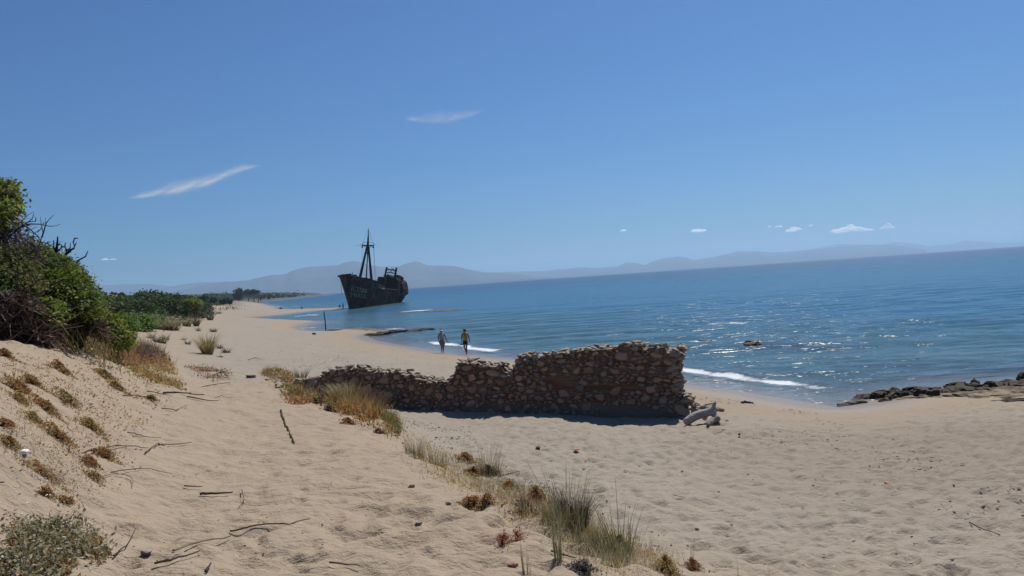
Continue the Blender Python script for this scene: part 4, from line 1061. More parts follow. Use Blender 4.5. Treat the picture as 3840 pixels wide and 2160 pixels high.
# ---- after deckhouse, broken and leaning
def block(name, outline, a0, a1, mat=DARKIRON, shrink=1.0):
    f = [shw(px_, py_, a0) for px_, py_ in outline]; n = len(f)
    b = [p_ + aft * (a1 - a0) for p_ in f]
    bm = bmesh.new(); vf = [bm.verts.new(p_) for p_ in f]; vb = [bm.verts.new(p_) for p_ in b]
    bm.faces.new(vf); bm.faces.new(vb[::-1])
    for k in range(n): bm.faces.new((vf[k], vb[k], vb[(k + 1) % n], vf[(k + 1) % n]))
    bmesh.ops.triangulate(bm, faces=[f_ for f_ in bm.faces if len(f_.verts) > 4]); bmesh.ops.recalc_face_normals(bm, faces=bm.faces)
    me = bpy.data.meshes.new(name); bm.to_mesh(me); bm.free(); me.materials.append(mat)
    return sp(name, me)
def z2(a, b): return 1380 + a * 160 / 1449, 990 + b * 160 / 1449
block('bridge_house', [z2(*p_) for p_ in [(235, 800), (300, 600), (345, 432), (420, 436), (550, 468), (545, 620), (530, 800), (520, 960), (250, 960)]], 36, 42)
block('deckhouse', [z2(*p_) for p_ in [(500, 980), (520, 640), (552, 462), (600, 430), (640, 388), (700, 402), (760, 425), (880, 468), (940, 470), (960, 520), (1020, 560), (1010, 700), (1020, 1010)]], 40, 47)
block('deckhouse', [z2(*p_) for p_ in [(900, 1040), (920, 640), (1000, 540), (1075, 560), (1120, 620), (1150, 640), (1165, 700), (1185, 790), (1190, 860), (1200, 950), (1190, 1040)]], 44, 52, RUST)
for o in (bpy.data.objects['bridge_house'],):
    g = Geo()
    for (a, b) in [((690, 545), (732, 478)),]:
        pass
kp1 = tb('kingpost', [shw(*z2(560, 520), 41), shw(*z2(640, 105), 41)], [0.34, 0.34], 10)
kp2 = tb('kingpost', [shw(*z2(900, 520), 41), shw(*z2(968, 128), 41)], [0.34, 0.34], 10)
cb = tb('crossbar', [shw(*z2(665, 178), 41), shw(*z2(935, 222), 41)], 0.20, 5)
tb('crossbar', [shw(*z2(650, 285), 41), shw(*z2(915, 320), 41)], 0.17, 5)
subp('brace', cb, [shw(*z2(787, 200), 41), shw(*z2(785, 300), 41)], 0.17, 5)
subp('brace', cb, [shw(*z2(675, 200), 41), shw(*z2(740, 285), 41)], 0.07); subp('brace', cb, [shw(*z2(920, 235), 41), shw(*z2(810, 300), 41)], 0.07)
subp('bent_bracket', cb, [shw(*z2(830, 140), 41), shw(*z2(868, 200), 41)], [0.10, 0.22], 5)
tb('hand_rail', [shw(*z2(672, 110), 41), shw(*z2(700, 78), 41), shw(*z2(800, 85), 41), shw(*z2(920, 100), 41), shw(*z2(945, 130), 41)], 0.035, 4)
tb('hand_rail', [shw(*z2(800, 85), 41), shw(*z2(797, 200), 41)], 0.03, 4)
tb('funnel_casing', [shw(*z2(985, 500), 47), shw(*z2(1025, 400), 47)], [1.0, 1.0], 12, RUSTY)
block('funnel', [z2(*p_) for p_ in [(950, 480), (968, 368), (1000, 372), (1085, 402), (1168, 466), (1150, 520), (1120, 585), (1075, 560), (1060, 500), (1000, 470)]], 46, 48.5, RUST)
g = Geo()
sil = [(985, 520), (1040, 560), (1080, 600), (1110, 640), (1130, 690), (1150, 660), (1190, 760), (1200, 830), (1240, 850), (1260, 900), (1290, 935), (1240, 985), (1215, 1010), (1195, 1050), (1190, 1120), (1160, 1150), (1120, 1190), (1100, 1230), (1085, 1290),
       (700, 420), (760, 440), (820, 460), (600, 440), (860, 480), (1050, 520), (1000, 800), (1080, 900), (960, 980), (1100, 1000), (1050, 1050), (870, 1160)]
for k, (a, b) in enumerate(sil):
    for r_ in range(5):
        p_ = shw(*z2(a - sr.uniform(0, 45), b + sr.uniform(-25, 25)), sr.uniform(46, 54)); plate(g, p_, sr.uniform(.5, 1.7), sr.uniform(.5, 1.5), 0.8, 7)
tag(sp('torn_plates', g.mesh('torn_plates', RUSTY)), kind='stuff')
g = Geo()
for k in range(26):
    a_ = sr.uniform(48, 57); t_ = sr.uniform(0.1, 1); p_ = loc2w([a_], [float(hull_b(a_, t_)) + sr.uniform(-.1, .25)], [t_ * float(top_h(a_))])[0]; plate(g, p_, sr.uniform(.5, 1.3), sr.uniform(.4, .9), 0.5, 7)
tag(sp('torn_hull_plates', g.mesh('torn_hull_plates', RUST)), kind='stuff')
for (a, b), (c_, d_) in [((1140, 600), (1230, 830)), ((1150, 600), (1180, 720)), ((360, 600), (385, 660)), ((1100, 1180), (900, 1100))]:
    tb('bent_beam', [shw(*z2(a, b), 50), shw(*z2((a + c_) / 2 + 12, (b + d_) / 2), 50), shw(*z2(c_, d_), 50)], 0.12, 5, RUSTY)
# spot on the side where sunlit rust shows, put in as bright orange colour
p_ = shw(*z2(722, 990), 33)
# ---- find where a point of the photograph lies on the port side
gu = np.linspace(0, 0.75, 900); gt = np.linspace(0.05, 1.0, 420)
GU, GT = np.meshgrid(gu, gt, indexing='ij'); GA = stem_a(GT) + GU * (LEN - stem_a(GT)); GB = hull_b(GA, GT) ; GH = GT * top_h(GA)
GD = 0.10 * fbm(GA * 0.35, GH * 0.5, 410, 4) * np.clip(GU * 12, 0, 1)
GW = loc2w(GA, GB + GD + 0.06, GH)
rel = GW - np.array(CAMP)
zc = rel @ np.array(fwd); gx = 1920 + F_PX * (rel @ np.array(rt)) / zc; gy = 1080 - F_PX * (rel @ np.array(upv)) / zc
# only the skin that faces the viewer
du = np.gradient(GW, axis=0); dt_ = np.gradient(GW, axis=1); nn = np.cross(du, dt_); fc = np.einsum('ijk,ijk->ij', nn, -rel)
sgn = np.sign(np.median(fc[300:500, 100:300])); vis = fc * sgn > 0
gx = np.where(vis, gx, 1e6)
def on_hull(px, py):
    k = np.argmin((gx - px) ** 2 + (gy - py) ** 2); return GW.reshape(-1, 3)[k]
def zl_(a, b): return 1290 + a / 18.11, 1050 + b / 18.11
LET = {
 'K': [[(572, 400), (540, 560), (475, 715)], [(470, 385), (640, 412)], [(400, 692), (600, 726)], [(560, 600), (660, 560), (790, 480)], [(720, 462), (850, 482)], [(600, 590), (730, 765)], [(640, 748), (790, 782)]],
 'I': [[(975, 500), (935, 640), (890, 790)], [(885, 492), (1045, 512)], [(795, 778), (965, 798)]],
 'D': [[(1110, 555), (1060, 800)], [(1070, 543), (1215, 555)], [(1218, 560), (1190, 795)], [(1030, 800), (1195, 808)]],
 'B': [[(1312, 585), (1270, 825)], [(1275, 578), (1385, 590)], [(1290, 692), (1372, 696)], [(1388, 595), (1372, 690)], [(1366, 700), (1345, 825)], [(1222, 825), (1350, 832)]],
 'E': [[(1492, 630), (1450, 845)], [(1455, 622), (1592, 642)], [(1478, 730), (1548, 736)], [(1550, 738), (1530, 842)], [(1398, 845), (1548, 852)]],
 'P': [[(500, 880), (482, 1020), (460, 1160)], [(398, 852), (560, 872), (622, 888), (655, 950), (632, 1010), (520, 1040)], [(398, 1153), (552, 1168)]],
 'R': [[(742, 925), (700, 1172)], [(690, 915), (865, 942)], [(852, 942), (830, 1060)], [(740, 1052), (830, 1060), (800, 1192)]],
 'A': [[(1004, 940), (970, 1080), (920, 1182)], [(945, 932), (1105, 962)], [(1080, 960), (1062, 1192)], [(970, 1080), (1070, 1088)]],
 'L': [[(1232, 980), (1190, 1192)], [(1148, 962), (1292, 988)], [(1146, 1192), (1280, 1216), (1300, 1160)]],
 'L2': [[(1412, 1010), (1370, 1204)], [(1358, 998), (1462, 1018)], [(1338, 1204), (1492, 1240)]]}
for nm_, strokes in LET.items():
    g = Geo()
    for s_ in strokes:
        for (x1, y1), (x2, y2) in zip(s_[:-1], s_[1:]):
            L_ = math.hypot(x2 - x1, y2 - y1); n = max(2, int(L_ / 35)); nx, ny = -(y2 - y1) / L_, (x2 - x1) / L_; hw = 22 if abs(y2 - y1) > abs(x2 - x1) else 15
            V_ = []
            for k in range(n + 1):
                t = k / n; cx, cy = x1 + (x2 - x1) * t, y1 + (y2 - y1) * t
                for sg in (-1, 1): V_.append(on_hull(*zl_(cx + nx * hw * sg, cy + ny * hw * sg)))
            g.add(V_, [(2 * k, 2 * k + 1, 2 * k + 3, 2 * k + 2) for k in range(n)])
    sp('painted_letter', g.mesh('painted_letter', PAINT))
g = Geo(); cpt = on_hull(1459.8, 1099.3)
plate(g, cpt, 0.55, 0.45, 0.05, 9, normal=(0.35, -1, 0)); sp('sunlit_rust_plate', g.mesh('sunlit_rust_plate', BRIGHTRUST))  # plate on the hull, sunlight on the inner rust put into its colour
g = Geo()
for (a, b) in [((360, 780), (385, 790)), ((420, 800), (428, 830)), ((485, 840), (530, 855)), ((540, 855), (560, 862))]:
    g = Geo(); p1 = on_hull(*z2(*a)); p2 = on_hull(*z2(*b)); g.tube([p1, (p1 + p2) / 2 + np.array([0, 0, .2]), p2], 0.16, k=4); sp('painted_mark', g.mesh('painted_mark', PAINT))

# ================================================================== POST ON THE REEF
pb = at_z(1222, 1243.5, 0.1)
pt = at_y(1214.5, 1166, pb.y)
g = Geo(); base = Vector((pb.x, pb.y, 0.0)); g.tube([(0, 0, -0.3), tuple((pt - base) * 0.5 + Vector((.03, 0, 0))), tuple(pt - base)], [0.085, 0.075, 0.06], k=8)
tag(link('post', g.mesh('post', simple_mat('dark_steel', (0.02, 0.022, 0.03), .6, .3, 3, .003)), loc=base), 'tall thin dark pole standing at the corner of the inlet', 'pole')
log_piece('log', [(*at_z(1224, 1243.5, .1)[:2], .12, .16), (*at_z(1240, 1242, .1)[:2], .16, .2), (*at_z(1262, 1239.5, .1)[:2], .14, .16), (*at_z(1286, 1236, .1)[:2], .12, .08)], 'dark wet log lying at the foot of the tall pole', 'log', simple_mat('wet_ledge_edge', (0.018, 0.015, 0.012), .7, .3, 10, .01), 0.3, 9)  # dark bar added for the wet edge of the ledge
log_piece('log', [gp(1171, 1254, .05, .10), gp(1183, 1255, .07, .13)], 'short dark log on the damp sand left of the tall pole', 'log', DARKIRON, 0.3, 10)
# ================================================================== PEOPLE
def skin_of(name, col): return simple_mat(name, col, 0.6, 0.12, 8)
TAN = skin_of('tanned_skin', (0.17, 0.085, 0.055)); HAIR = simple_mat('dark_hair', (0.012, 0.010, 0.009), .7, .3, 20)
def limb_chain(P_, names): return names
def person(loc, rotz, label, J, mats, H=1.72, extras=None):
    """J: joints in body space (x to the person's left as seen by the camera's right, y away from the face, z up), metres"""
    root = empty('person', loc, label, 'person', rotz=rotz)
    names = list(J); idx = {n: i for i, n in enumerate(names)}
    rad = dict(pelvis=.135, waist=.115, chest=.145, neck0=.075, neck=.052, head0=.075, head=.098, crown=.07, ls=.075, rs=.075, le=.046, re=.046, lw=.030, rw=.030, lh=.036, rh=.036, lt=.020, rt=.020,
               lhip=.105, rhip=.105, lk=.062, rk=.062, lcalf=.058, rcalf=.058, la=.038, ra=.038, lheel=.040, rheel=.040, ltoe=.030, rtoe=.030)
    E = [('pelvis', 'waist'), ('waist', 'chest'), ('chest', 'neck0'), ('neck0', 'neck'), ('neck', 'head0'), ('head0', 'head'), ('head', 'crown'),
         ('neck0', 'ls'), ('ls', 'le'), ('le', 'lw'), ('lw', 'lh'), ('neck0', 'rs'), ('rs', 're'), ('re', 'rw'), ('rw', 'rh'),
         ('pelvis', 'lhip'), ('lhip', 'lk'), ('lk', 'lcalf'), ('lcalf', 'la'), ('la', 'ltoe'), ('pelvis', 'rhip'), ('rhip', 'rk'), ('rk', 'rcalf'), ('rcalf', 'ra'), ('ra', 'rtoe')]
    for s in 'lr':
        k = np.array(J[s + 'k']); a = np.array(J[s + 'a']); J[s + 'calf'] = tuple(k * 0.68 + a * 0.32 + np.array([0, 0.02, 0]))
    names = list(J); idx = {n: i for i, n in enumerate(names)}
    nodes = [(*J[n], rad.get(n, 0.05)) for n in names]
    body = skin_obj('body', nodes, [(idx[a], idx[b]) for a, b in E], mats['skin'], 2, root, 0, 0, 3)
    # fingers and thumbs grow out of the palms, nose and ears out of the head: same mesh as the body
    bm = bmesh.new(); bm.from_mesh(body.data)
    def addtube(pts, r0, r1):
        g = Geo(); n = len(pts); g.tube(pts, np.linspace(r0, r1, n), k=6)
        me = g.mesh('t', None); bm.from_mesh(me); bpy.data.meshes.remove(me)
    for s, sg in (('l', 1), ('r', -1)):
        w = np.array(J[s + 'w']); h = np.array(J[s + 'h']); d = (h - w) / np.linalg.norm(h - w)
        sd_ = np.array([0, 1.0, 0]); curl = np.array([-sg * 0.5, -0.1, 0])
        for k, (o_, L_) in enumerate([(-.027, .068), (-.009, .080), (.009, .074), (.027, .058)]):
            b0 = h + sd_ * o_; addtube([b0, b0 + d * L_ * .5 + curl * .01, b0 + d * L_ * .8 + curl * .04, b0 + d * L_ * .9 + curl * .06], .0095, .0065)
        addtube([w + (h - w) * .4, w + (h - w) * .4 + sd_ * -.04 + d * .02, w + (h - w) * .4 + sd_ * -.055 + d * .055], .012, .008)
    hd = np.array(J['head']); 
    addtube([hd + (0, -.085, .01), hd + (0, -.118, -.025), hd + (0, -.09, -.035)], .012, .014)
    for sg in (-1, 1): addtube([hd + (sg * .088, .0, -.03), hd + (sg * .10, .01, 0), hd + (sg * .09, .012, .025)], .014, .012)
    bm.to_mesh(body.data); bm.free()
    for p_ in body.data.polygons: p_.use_smooth = True
    if 'feature' in mats:
        for sg in (-1, 1):
            g = Geo(); g.tube([hd + (sg * .022, -.092, .008), hd + (sg * .045, -.084, .008)], .008, k=5); link('eye', g.mesh('eye', HAIR), body)
        g = Geo(); g.tube([hd + (-.022, -.088, -.058), hd + (0, -.092, -.060), hd + (.022, -.088, -.058)], .006, k=5); link('mouth', g.mesh('mouth', simple_mat('lips', (.2, .06, .05))), body)
    def garment(name, parts, mat, sub=2):
        ns = []; es = []; ix = {}
        for a, b in parts:
            for n in (a, b):
                if n[0] not in ix: ix[n[0]] = len(ns); ns.append((*n[1], n[2]))
            es.append((ix[a[0]], ix[b[0]]))
        o = skin_obj(name, ns, es, mat, sub, root, 0, 0, 3); return o
    return root, body, J, garment
def lerp(a, b, t): return tuple(np.array(a) * (1 - t) + np.array(b) * t)
def walker(loc, rotz, label, swing, shirt, shirt_name, shorts, shorts_name, short_len, sleeves, skirt=0.0, scale=1.0, arm_out=0.0):
    hz_ = 0.90
    J = dict(pelvis=(0, 0, .93), waist=(0, .0, 1.08), chest=(0, .01, 1.28), neck0=(0, .01, 1.43), neck=(0, -.005, 1.50), head0=(0, -.015, 1.565), head=(0, -.02, 1.64), crown=(0, -.005, 1.70),
             ls=(.185, .01, 1.40), le=(.235 + arm_out * .5, .03, 1.13), lw=(.25 + arm_out, -.05, .90), lh=(.255 + arm_out * 1.15, -.07, .83),
             rs=(-.185, .01, 1.40), re=(-.235, .05, 1.12), rw=(-.23, -.02, .88), rh=(-.225, -.03, .80),
             lhip=(.095, 0, .87), rhip=(-.095, 0, .87))
    s = swing
    J.update(lk=(.07, -.10 * s, .50), la=(.045, .03 - .02 * s, .085), lheel=(.045, .05, .03), ltoe=(.05, -.12, .035), rk=(-.07, -.12 * s, .50), ra=(-.0, .20 * s, .14), rtoe=(-.01, .08 * s, .04))
    J.pop('lheel')
    J = {k: tuple(np.array(v) * scale) for k, v in J.items()}
    root, body, J, garment = person(loc, rotz, label, J, dict(skin=TAN, feature=1))
    k = scale
    def jj(n, r, key=None, p=None): return (key or n, p or J[n], r * k)
    tors = [(jj('pelvis', .155), jj('waist', .150)), (jj('waist', .150), jj('chest', .165)), (jj('chest', .165), jj('neck0', .095)), (jj('neck0', .095), jj('ls', .088)), (jj('neck0', .095), jj('rs', .088))]
    if sleeves:
        for sd_ in 'lr':
            mid = lerp(J[sd_ + 's'], J[sd_ + 'e'], sleeves); tors.append((jj(sd_ + 's', .088), (sd_ + 'm', mid, .072 * k)))
    garment(shirt_name, tors, shirt)
    leg = [(jj('waist', .14, 'w', lerp(J['pelvis'], J['waist'], .5)), jj('pelvis', .155))]
    for sd_ in 'lr':
        e_ = lerp(J[sd_ + 'hip'], J[sd_ + 'k'], short_len)
        leg += [(jj('pelvis', .155), jj(sd_ + 'hip', .125)), (jj(sd_ + 'hip', .125), (sd_ + 'e', e_, (.098 + skirt) * k))]
    garment(shorts_name, leg, shorts)
    return root, body, J, garment
f1 = ground_at(1660, 1324); f2 = ground_at(1748, 1329)
blue_tee = simple_mat('blue_grey_cotton', (0.20, 0.27, 0.33), .8, .15, 10); pink_shorts = simple_mat('dusty_pink_cotton', (0.22, 0.15, 0.15), .8, .15, 10)
mustard = simple_mat('mustard_cotton', (0.42, 0.24, 0.03), .8, .15, 10); black_cloth = simple_mat('black_cloth', (0.012, 0.012, 0.016), .85, .2, 10)
white_cloth = simple_mat('white_cloth', (0.75, 0.75, 0.74), .8, .05, 10); pinkish = simple_mat('dusky_shawl', (0.20, 0.13, 0.13), .8, .15, 10)
r1_, b1_, J1, gm1 = walker(f1 + Vector((0, 0, -.01)), R(18), 'person in a dark cap, blue grey tee and pink shorts walking at the surf', 1.45, blue_tee, 'tee_shirt', pink_shorts, 'shorts', 0.80, 0.55, 0.055, 1.0, 0.10)
r2_, b2_, J2, gm2 = walker(f2 + Vector((0, 0, -.01)), R(-4), 'person in a mustard vest and black shorts with a shoulder strap walking at the surf', 0.8, mustard, 'vest', black_cloth, 'shorts', 0.62, 0.12, 0.03, 1.04, 0.06)
def cap(root, hd, k, mat, mat2):
    g = Geo(); v, f = [], []
    for i_ in range(6):
        for j_ in range(14):
            ph = i_ / 5 * 1.35; th = j_ / 14 * 6.283
            v.append((math.sin(1.35 - ph + .0) * .108 * math.cos(th), math.sin(1.35 - ph) * .118 * math.sin(th) + .0, .045 + .085 * math.cos(1.35 - ph)))
    q_ = [(a * 14 + b, a * 14 + (b + 1) % 14, (a + 1) * 14 + (b + 1) % 14, (a + 1) * 14 + b) for a in range(5) for b in range(14)]
    g.add(np.array(v) * k + np.array(hd) + (0, 0, -.012), q_)
    o = link('cap', g.mesh('cap', mat, True), root)
    g = Geo(); th = np.linspace(math.pi * 1.12, math.pi * 1.88, 9)
    inn = np.stack([.105 * np.cos(th), .115 * np.sin(th), th * 0 + .05], -1); ou = np.stack([.115 * np.cos(th), .205 * np.sin(th), th * 0 + .028], -1)
    V_ = np.vstack([inn, ou, inn + (0, 0, .008), ou + (0, 0, .008)]) * k + np.array(hd) + (0, 0, -.012)
    q_ = [(a, a + 1, 9 + a + 1, 9 + a) for a in range(8)] + [(18 + a, 27 + a, 27 + a + 1, 18 + a + 1) for a in range(8)] + [(9 + a, 9 + a + 1, 27 + a + 1, 27 + a) for a in range(8)]
    g.add(V_, q_); link('peak', g.mesh('peak', mat2), o)
cap(r1_, J1['head'], 1.0, simple_mat('navy_cap', (0.012, 0.014, 0.022)), white_cloth)
def hair(root, hd, k, mat=HAIR):
    v, f = rock_shape(901, 3, 0, 1.0, 0.02); v = v * np.array([.215, .235, .22]) * k
    v[:, 1] += .018 * k; keep = ~((v[:, 1] < -.055 * k) & (v[:, 2] < .045 * k)); 
    v[~keep] *= 0.72
    o = link('hair', fast_mesh('hair', v + np.array(hd) + (0, 0, .012), f, mat, True), root)
hair(r2_, J2['head'], 1.04); hair(r1_, np.array(J1['head']) + (0, .012, -.01), 0.93)
# shoulder strap and white bag strap
def strap(root, pts, r, mat, name='strap'):
    g = Geo(); g.tube(pts, r, k=5); link(name, g.mesh(name, mat), root)
strap(r2_, [(-.06, .1, 1.53), (-.07, -.05, 1.54), (-.01, -.155, 1.42), (.10, -.185, 1.28), (.19, -.13, 1.13), (.19, .04, 1.08)], .017, black_cloth)
strap(r1_, [(.05, .05, 1.50), (.05, -.13, 1.42), (.055, -.185, 1.30), (.06, -.185, 1.22)], .016, white_cloth)
# things carried in the hand are things of their own
def flipflop_pair(root, at_, label, mat, mat2, rot):
    g = Geo(); th = np.linspace(0, 2 * np.pi, 16, endpoint=False)
    ox = .13 * np.sin(th); oy = .045 * np.cos(th) * (1 + .2 * np.sin(th))
    for s in (0, .035):
        V_ = np.vstack([np.stack([ox, oy, th * 0 + s], -1), np.stack([ox, oy, th * 0 + s + .018], -1)]); n = 16
        bm = [(a, (a + 1) % n, n + (a + 1) % n, n + a) for a in range(n)]
        t = [(0, a + 1, a) for a in range(1, n - 1)] + [(n, n + a, n + a + 1) for a in range(1, n - 1)]
        g.add(V_, bm, t)
        g.tube([(.06, 0, s + .02), (.03, .03, s + .05), (-.01, .042, s + .02)], .006, k=4); g.tube([(.06, 0, s + .02), (.03, -.03, s + .05), (-.01, -.042, s + .02)], .006, k=4)
    M = Matrix.Translation(root.location) @ Euler(root.rotation_euler).to_matrix().to_4x4()
    p_ = M @ Vector(at_)
    o = link('sandals', g.mesh('sandals', mat), loc=p_); o.rotation_euler = rot
    return tag(o, label, 'sandals')
flipflop_pair(r1_, np.array(J1['lh']) + (.05, -.03, -.05), 'pale sandals held in the hand of the person in the cap', simple_mat('pale_rubber', (.6, .55, .45)), white_cloth, (1.2, .2, .3))
flipflop_pair(r2_, np.array(J2['rh']) + (-.05, -.03, -.10), 'black sandals held in the hand of the person in mustard', black_cloth, black_cloth, (1.5, .1, .1))
# distant people on the spit
def small_person(loc, label, pose, top, bottom, headm, scale=1.0, rotz=0):
    if pose == 'stand':
        J = dict(pelvis=(0, 0, .93), waist=(0, 0, 1.08), chest=(0, .01, 1.28), neck0=(0, .01, 1.43), neck=(0, 0, 1.50), head0=(0, -.01, 1.56), head=(0, -.02, 1.64), crown=(0, 0, 1.70),
                 ls=(.18, 0, 1.40), le=(.24, .02, 1.14), lw=(.20, -.12, .98), lh=(.17, -.16, .97), rs=(-.18, 0, 1.40), re=(-.30, -.05, 1.38), rw=(-.28, -.12, 1.58), rh=(-.25, -.15, 1.63),
                 lhip=(.09, 0, .87), rhip=(-.09, 0, .87), lk=(.10, -.03, .48), la=(.10, .02, .08), ltoe=(.11, -.12, .03), rk=(-.09, -.01, .48), ra=(-.10, .04, .08), rtoe=(-.11, -.1, .03))
    elif pose == 'sit':
        J = dict(pelvis=(0, .1, .13), waist=(0, .12, .28), chest=(0, .07, .48), neck0=(0, .03, .62), neck=(0, .0, .68), head0=(0, -.02, .74), head=(0, -.03, .82), crown=(0, -.01, .88),
                 ls=(.18, .03, .59), le=(.26, -.08, .36), lw=(.20, -.28, .34), lh=(.17, -.34, .36), rs=(-.18, .03, .59), re=(-.27, .12, .34), rw=(-.26, .25, .12), rh=(-.26, .28, .06),
                 lhip=(.10, .05, .13), rhip=(-.10, .05, .13), lk=(.14, -.36, .42), la=(.14, -.62, .08), ltoe=(.15, -.78, .04), rk=(-.14, -.40, .30), ra=(-.16, -.78, .07), rtoe=(-.16, -.84, .16))
    else:
        J = dict(pelvis=(0, .12, .32), waist=(0, .06, .45), chest=(0, -.06, .62), neck0=(0, -.12, .74), neck=(0, -.15, .79), head0=(0, -.18, .83), head=(0, -.20, .89), crown=(0, -.18, .95),
                 ls=(.18, -.1, .70), le=(.22, -.25, .46), lw=(.10, -.38, .30), lh=(.07, -.42, .24), rs=(-.18, -.1, .70), re=(-.22, -.25, .46), rw=(-.10, -.38, .30), rh=(-.07, -.42, .24),
                 lhip=(.10, .1, .30), rhip=(-.10, .1, .30), lk=(.18, -.30, .46), la=(.15, .02, .09), ltoe=(.16, -.14, .04), rk=(-.18, -.30, .44), ra=(-.15, .02, .09), rtoe=(-.16, -.14, .04))
    root, body, J, garment = person(loc, rotz, label, J, dict(skin=TAN))
    def jj(n, r): return (n, J[n], r)
    garment('shirt', [(jj('pelvis', .16), jj('waist', .15)), (jj('waist', .15), jj('chest', .17)), (jj('chest', .17), jj('neck0', .10)), (jj('neck0', .10), jj('ls', .09)), (jj('neck0', .10), jj('rs', .09)),
                      (jj('ls', .09), ('a', lerp(J['ls'], J['le'], .8), .07)), (jj('rs', .09), ('b', lerp(J['rs'], J['re'], .8), .07))], top, 1)
    garment('trousers', [(jj('pelvis', .165), jj('lhip', .13)), (jj('pelvis', .165), jj('rhip', .13)), (jj('lhip', .13), jj('lk', .085)), (jj('rhip', .13), jj('rk', .085)),
                         (jj('lk', .085), jj('lcalf', .07)), (jj('rk', .085), jj('rcalf', .07))], bottom, 1)
    hair(root, J['head'], 1.1, headm)
    return root
g1 = at_z(1287, 1157.5, 0.12); g2 = at_z(1273.5, 1151.8, 0.2); g3 = at_z(1132, 1157.5, 0.3)
def on_ground(p_): return Vector((p_.x, p_.y, max(gz(p_.x, p_.y), 0.0)))
small_person(on_ground(g1), 'person in white top and dark trousers standing beside the bow taking a picture', 'stand', white_cloth, black_cloth, white_cloth, 1, R(-10))
small_person(on_ground(g2), 'person in dark clothes crouching on the spit left of the bow', 'crouch', black_cloth, black_cloth, HAIR, 1, R(20))
small_person(on_ground(g3), 'person in red sitting on the spit with legs stretched out', 'sit', simple_mat('red_cloth', (0.30, 0.02, 0.03)), black_cloth, HAIR, 1, R(75))
gb = ground_at(1053, 1158)
log_piece('backpack', [(gb.x - .7, gb.y, gb.z + .15, .22), (gb.x - .2, gb.y, gb.z + .3, .38), (gb.x + .4, gb.y, gb.z + .25, .32), (gb.x + .8, gb.y, gb.z + .1, .15)], 'dark heap of beach bags at the root of the spit', 'bag', black_cloth, .3, 12)
# ================================================================== PLANTS
pr = np.random.default_rng(77)
GREEN = [(0.112, 0.142, 0.020), (0.150, 0.182, 0.028), (0.075, 0.098, 0.018), (0.20, 0.225, 0.045)]
DGREEN = [(0.042, 0.078, 0.016), (0.062, 0.105, 0.022), (0.030, 0.058, 0.014), (0.085, 0.13, 0.03)]
OLIVE = [(0.085, 0.090, 0.028), (0.115, 0.110, 0.036), (0.065, 0.066, 0.022), (0.15, 0.135, 0.05)]
RUSTC = [(0.25, 0.11, 0.040), (0.32, 0.165, 0.06), (0.19, 0.085, 0.035), (0.34, 0.21, 0.09), (0.20, 0.14, 0.055)]
GOLD = [(0.30, 0.22, 0.08), (0.24, 0.17, 0.06), (0.35, 0.27, 0.12), (0.18, 0.14, 0.05)]
STRAWC = [(0.34, 0.28, 0.17), (0.27, 0.22, 0.13), (0.20, 0.18, 0.10), (0.38, 0.32, 0.20)]
BROWN = [(0.085, 0.055, 0.038), (0.12, 0.080, 0.055), (0.06, 0.042, 0.032), (0.16, 0.11, 0.08)]
GREYG = [(0.18, 0.165, 0.09), (0.24, 0.215, 0.13), (0.12, 0.11, 0.055), (0.30, 0.27, 0.18)]
BLADEG = [(0.13, 0.13, 0.045), (0.19, 0.17, 0.065), (0.24, 0.195, 0.09), (0.085, 0.085, 0.03)]
REDH = [(0.26, 0.06, 0.05), (0.20, 0.045, 0.04), (0.28, 0.13, 0.06), (0.15, 0.06, 0.04)]
def pick(pal, n, var=0.18):
    p_ = np.array(pal)[pr.integers(0, len(pal), n)] * 1.45; return p_ * (1 + pr.uniform(-var, var, (n, 1)))
def leaves(g, c, size, col, up=0.35, aspect=1.8, out=None):
    """one small pointed leaf (two triangles sharing a rib) at every point"""
    n = len(c); nrm = pr.normal(size=(n, 3)); nrm[:, 2] += up * 2
    if out is not None: nrm += out * 1.2
    nrm /= np.linalg.norm(nrm, axis=1)[:, None] + 1e-9
    a = np.cross(nrm, pr.normal(size=(n, 3))); a /= np.linalg.norm(a, axis=1)[:, None] + 1e-9
    b = np.cross(nrm, a); s = (np.broadcast_to(size, (n,)) * pr.uniform(0.6, 1.4, n))[:, None]
    v = np.stack([c - a * s * aspect / 2, c - b * s / 2 + nrm * s * .12, c + a * s * aspect / 2, c + b * s / 2 + nrm * s * .12], 1).reshape(-1, 3)
    q = np.arange(n * 4).reshape(n, 4)
    g.add(v, q, c=np.repeat(col, 4, 0))
def blades(g, base, h, lean, width, col, curve=0.5, seg=3, dirn=None):
    """curved tapering grass blades"""
    n = len(base); az = pr.uniform(0, 6.283, n) if dirn is None else dirn
    d = np.stack([np.cos(az), np.sin(az), az * 0], -1); side = np.stack([-np.sin(az), np.cos(az), az * 0], -1)
    fa = pr.uniform(0, 6.283, n); side = np.stack([np.cos(fa), np.sin(fa), fa * 0], -1)
    h = np.broadcast_to(h, (n,)); lean = np.broadcast_to(lean, (n,)); width = np.broadcast_to(width, (n,))
    V_ = []
    for k in range(seg + 1):
        t = k / seg; p_ = base + d * (lean * h * (t * (1 - curve) + curve * t * t))[:, None] + np.array([0, 0, 1.0]) * (h * t * np.sqrt(np.clip(1 - (lean * .6 * t) ** 2, .15, 1)))[:, None]
        w = (width * (1 - t * 0.85) / 2)[:, None]
        V_ += [p_ - side * w, p_ + side * w]
    V_ = np.stack(V_, 1); m_ = 2 * (seg + 1); i_ = np.arange(n)[:, None] * m_
    q = np.concatenate([np.stack([i_[:, 0] + 2 * k, i_[:, 0] + 2 * k + 1, i_[:, 0] + 2 * k + 3, i_[:, 0] + 2 * k + 2], -1) for k in range(seg)])
    g.add(V_.reshape(-1, 3), q, c=np.repeat(col, m_, 0))
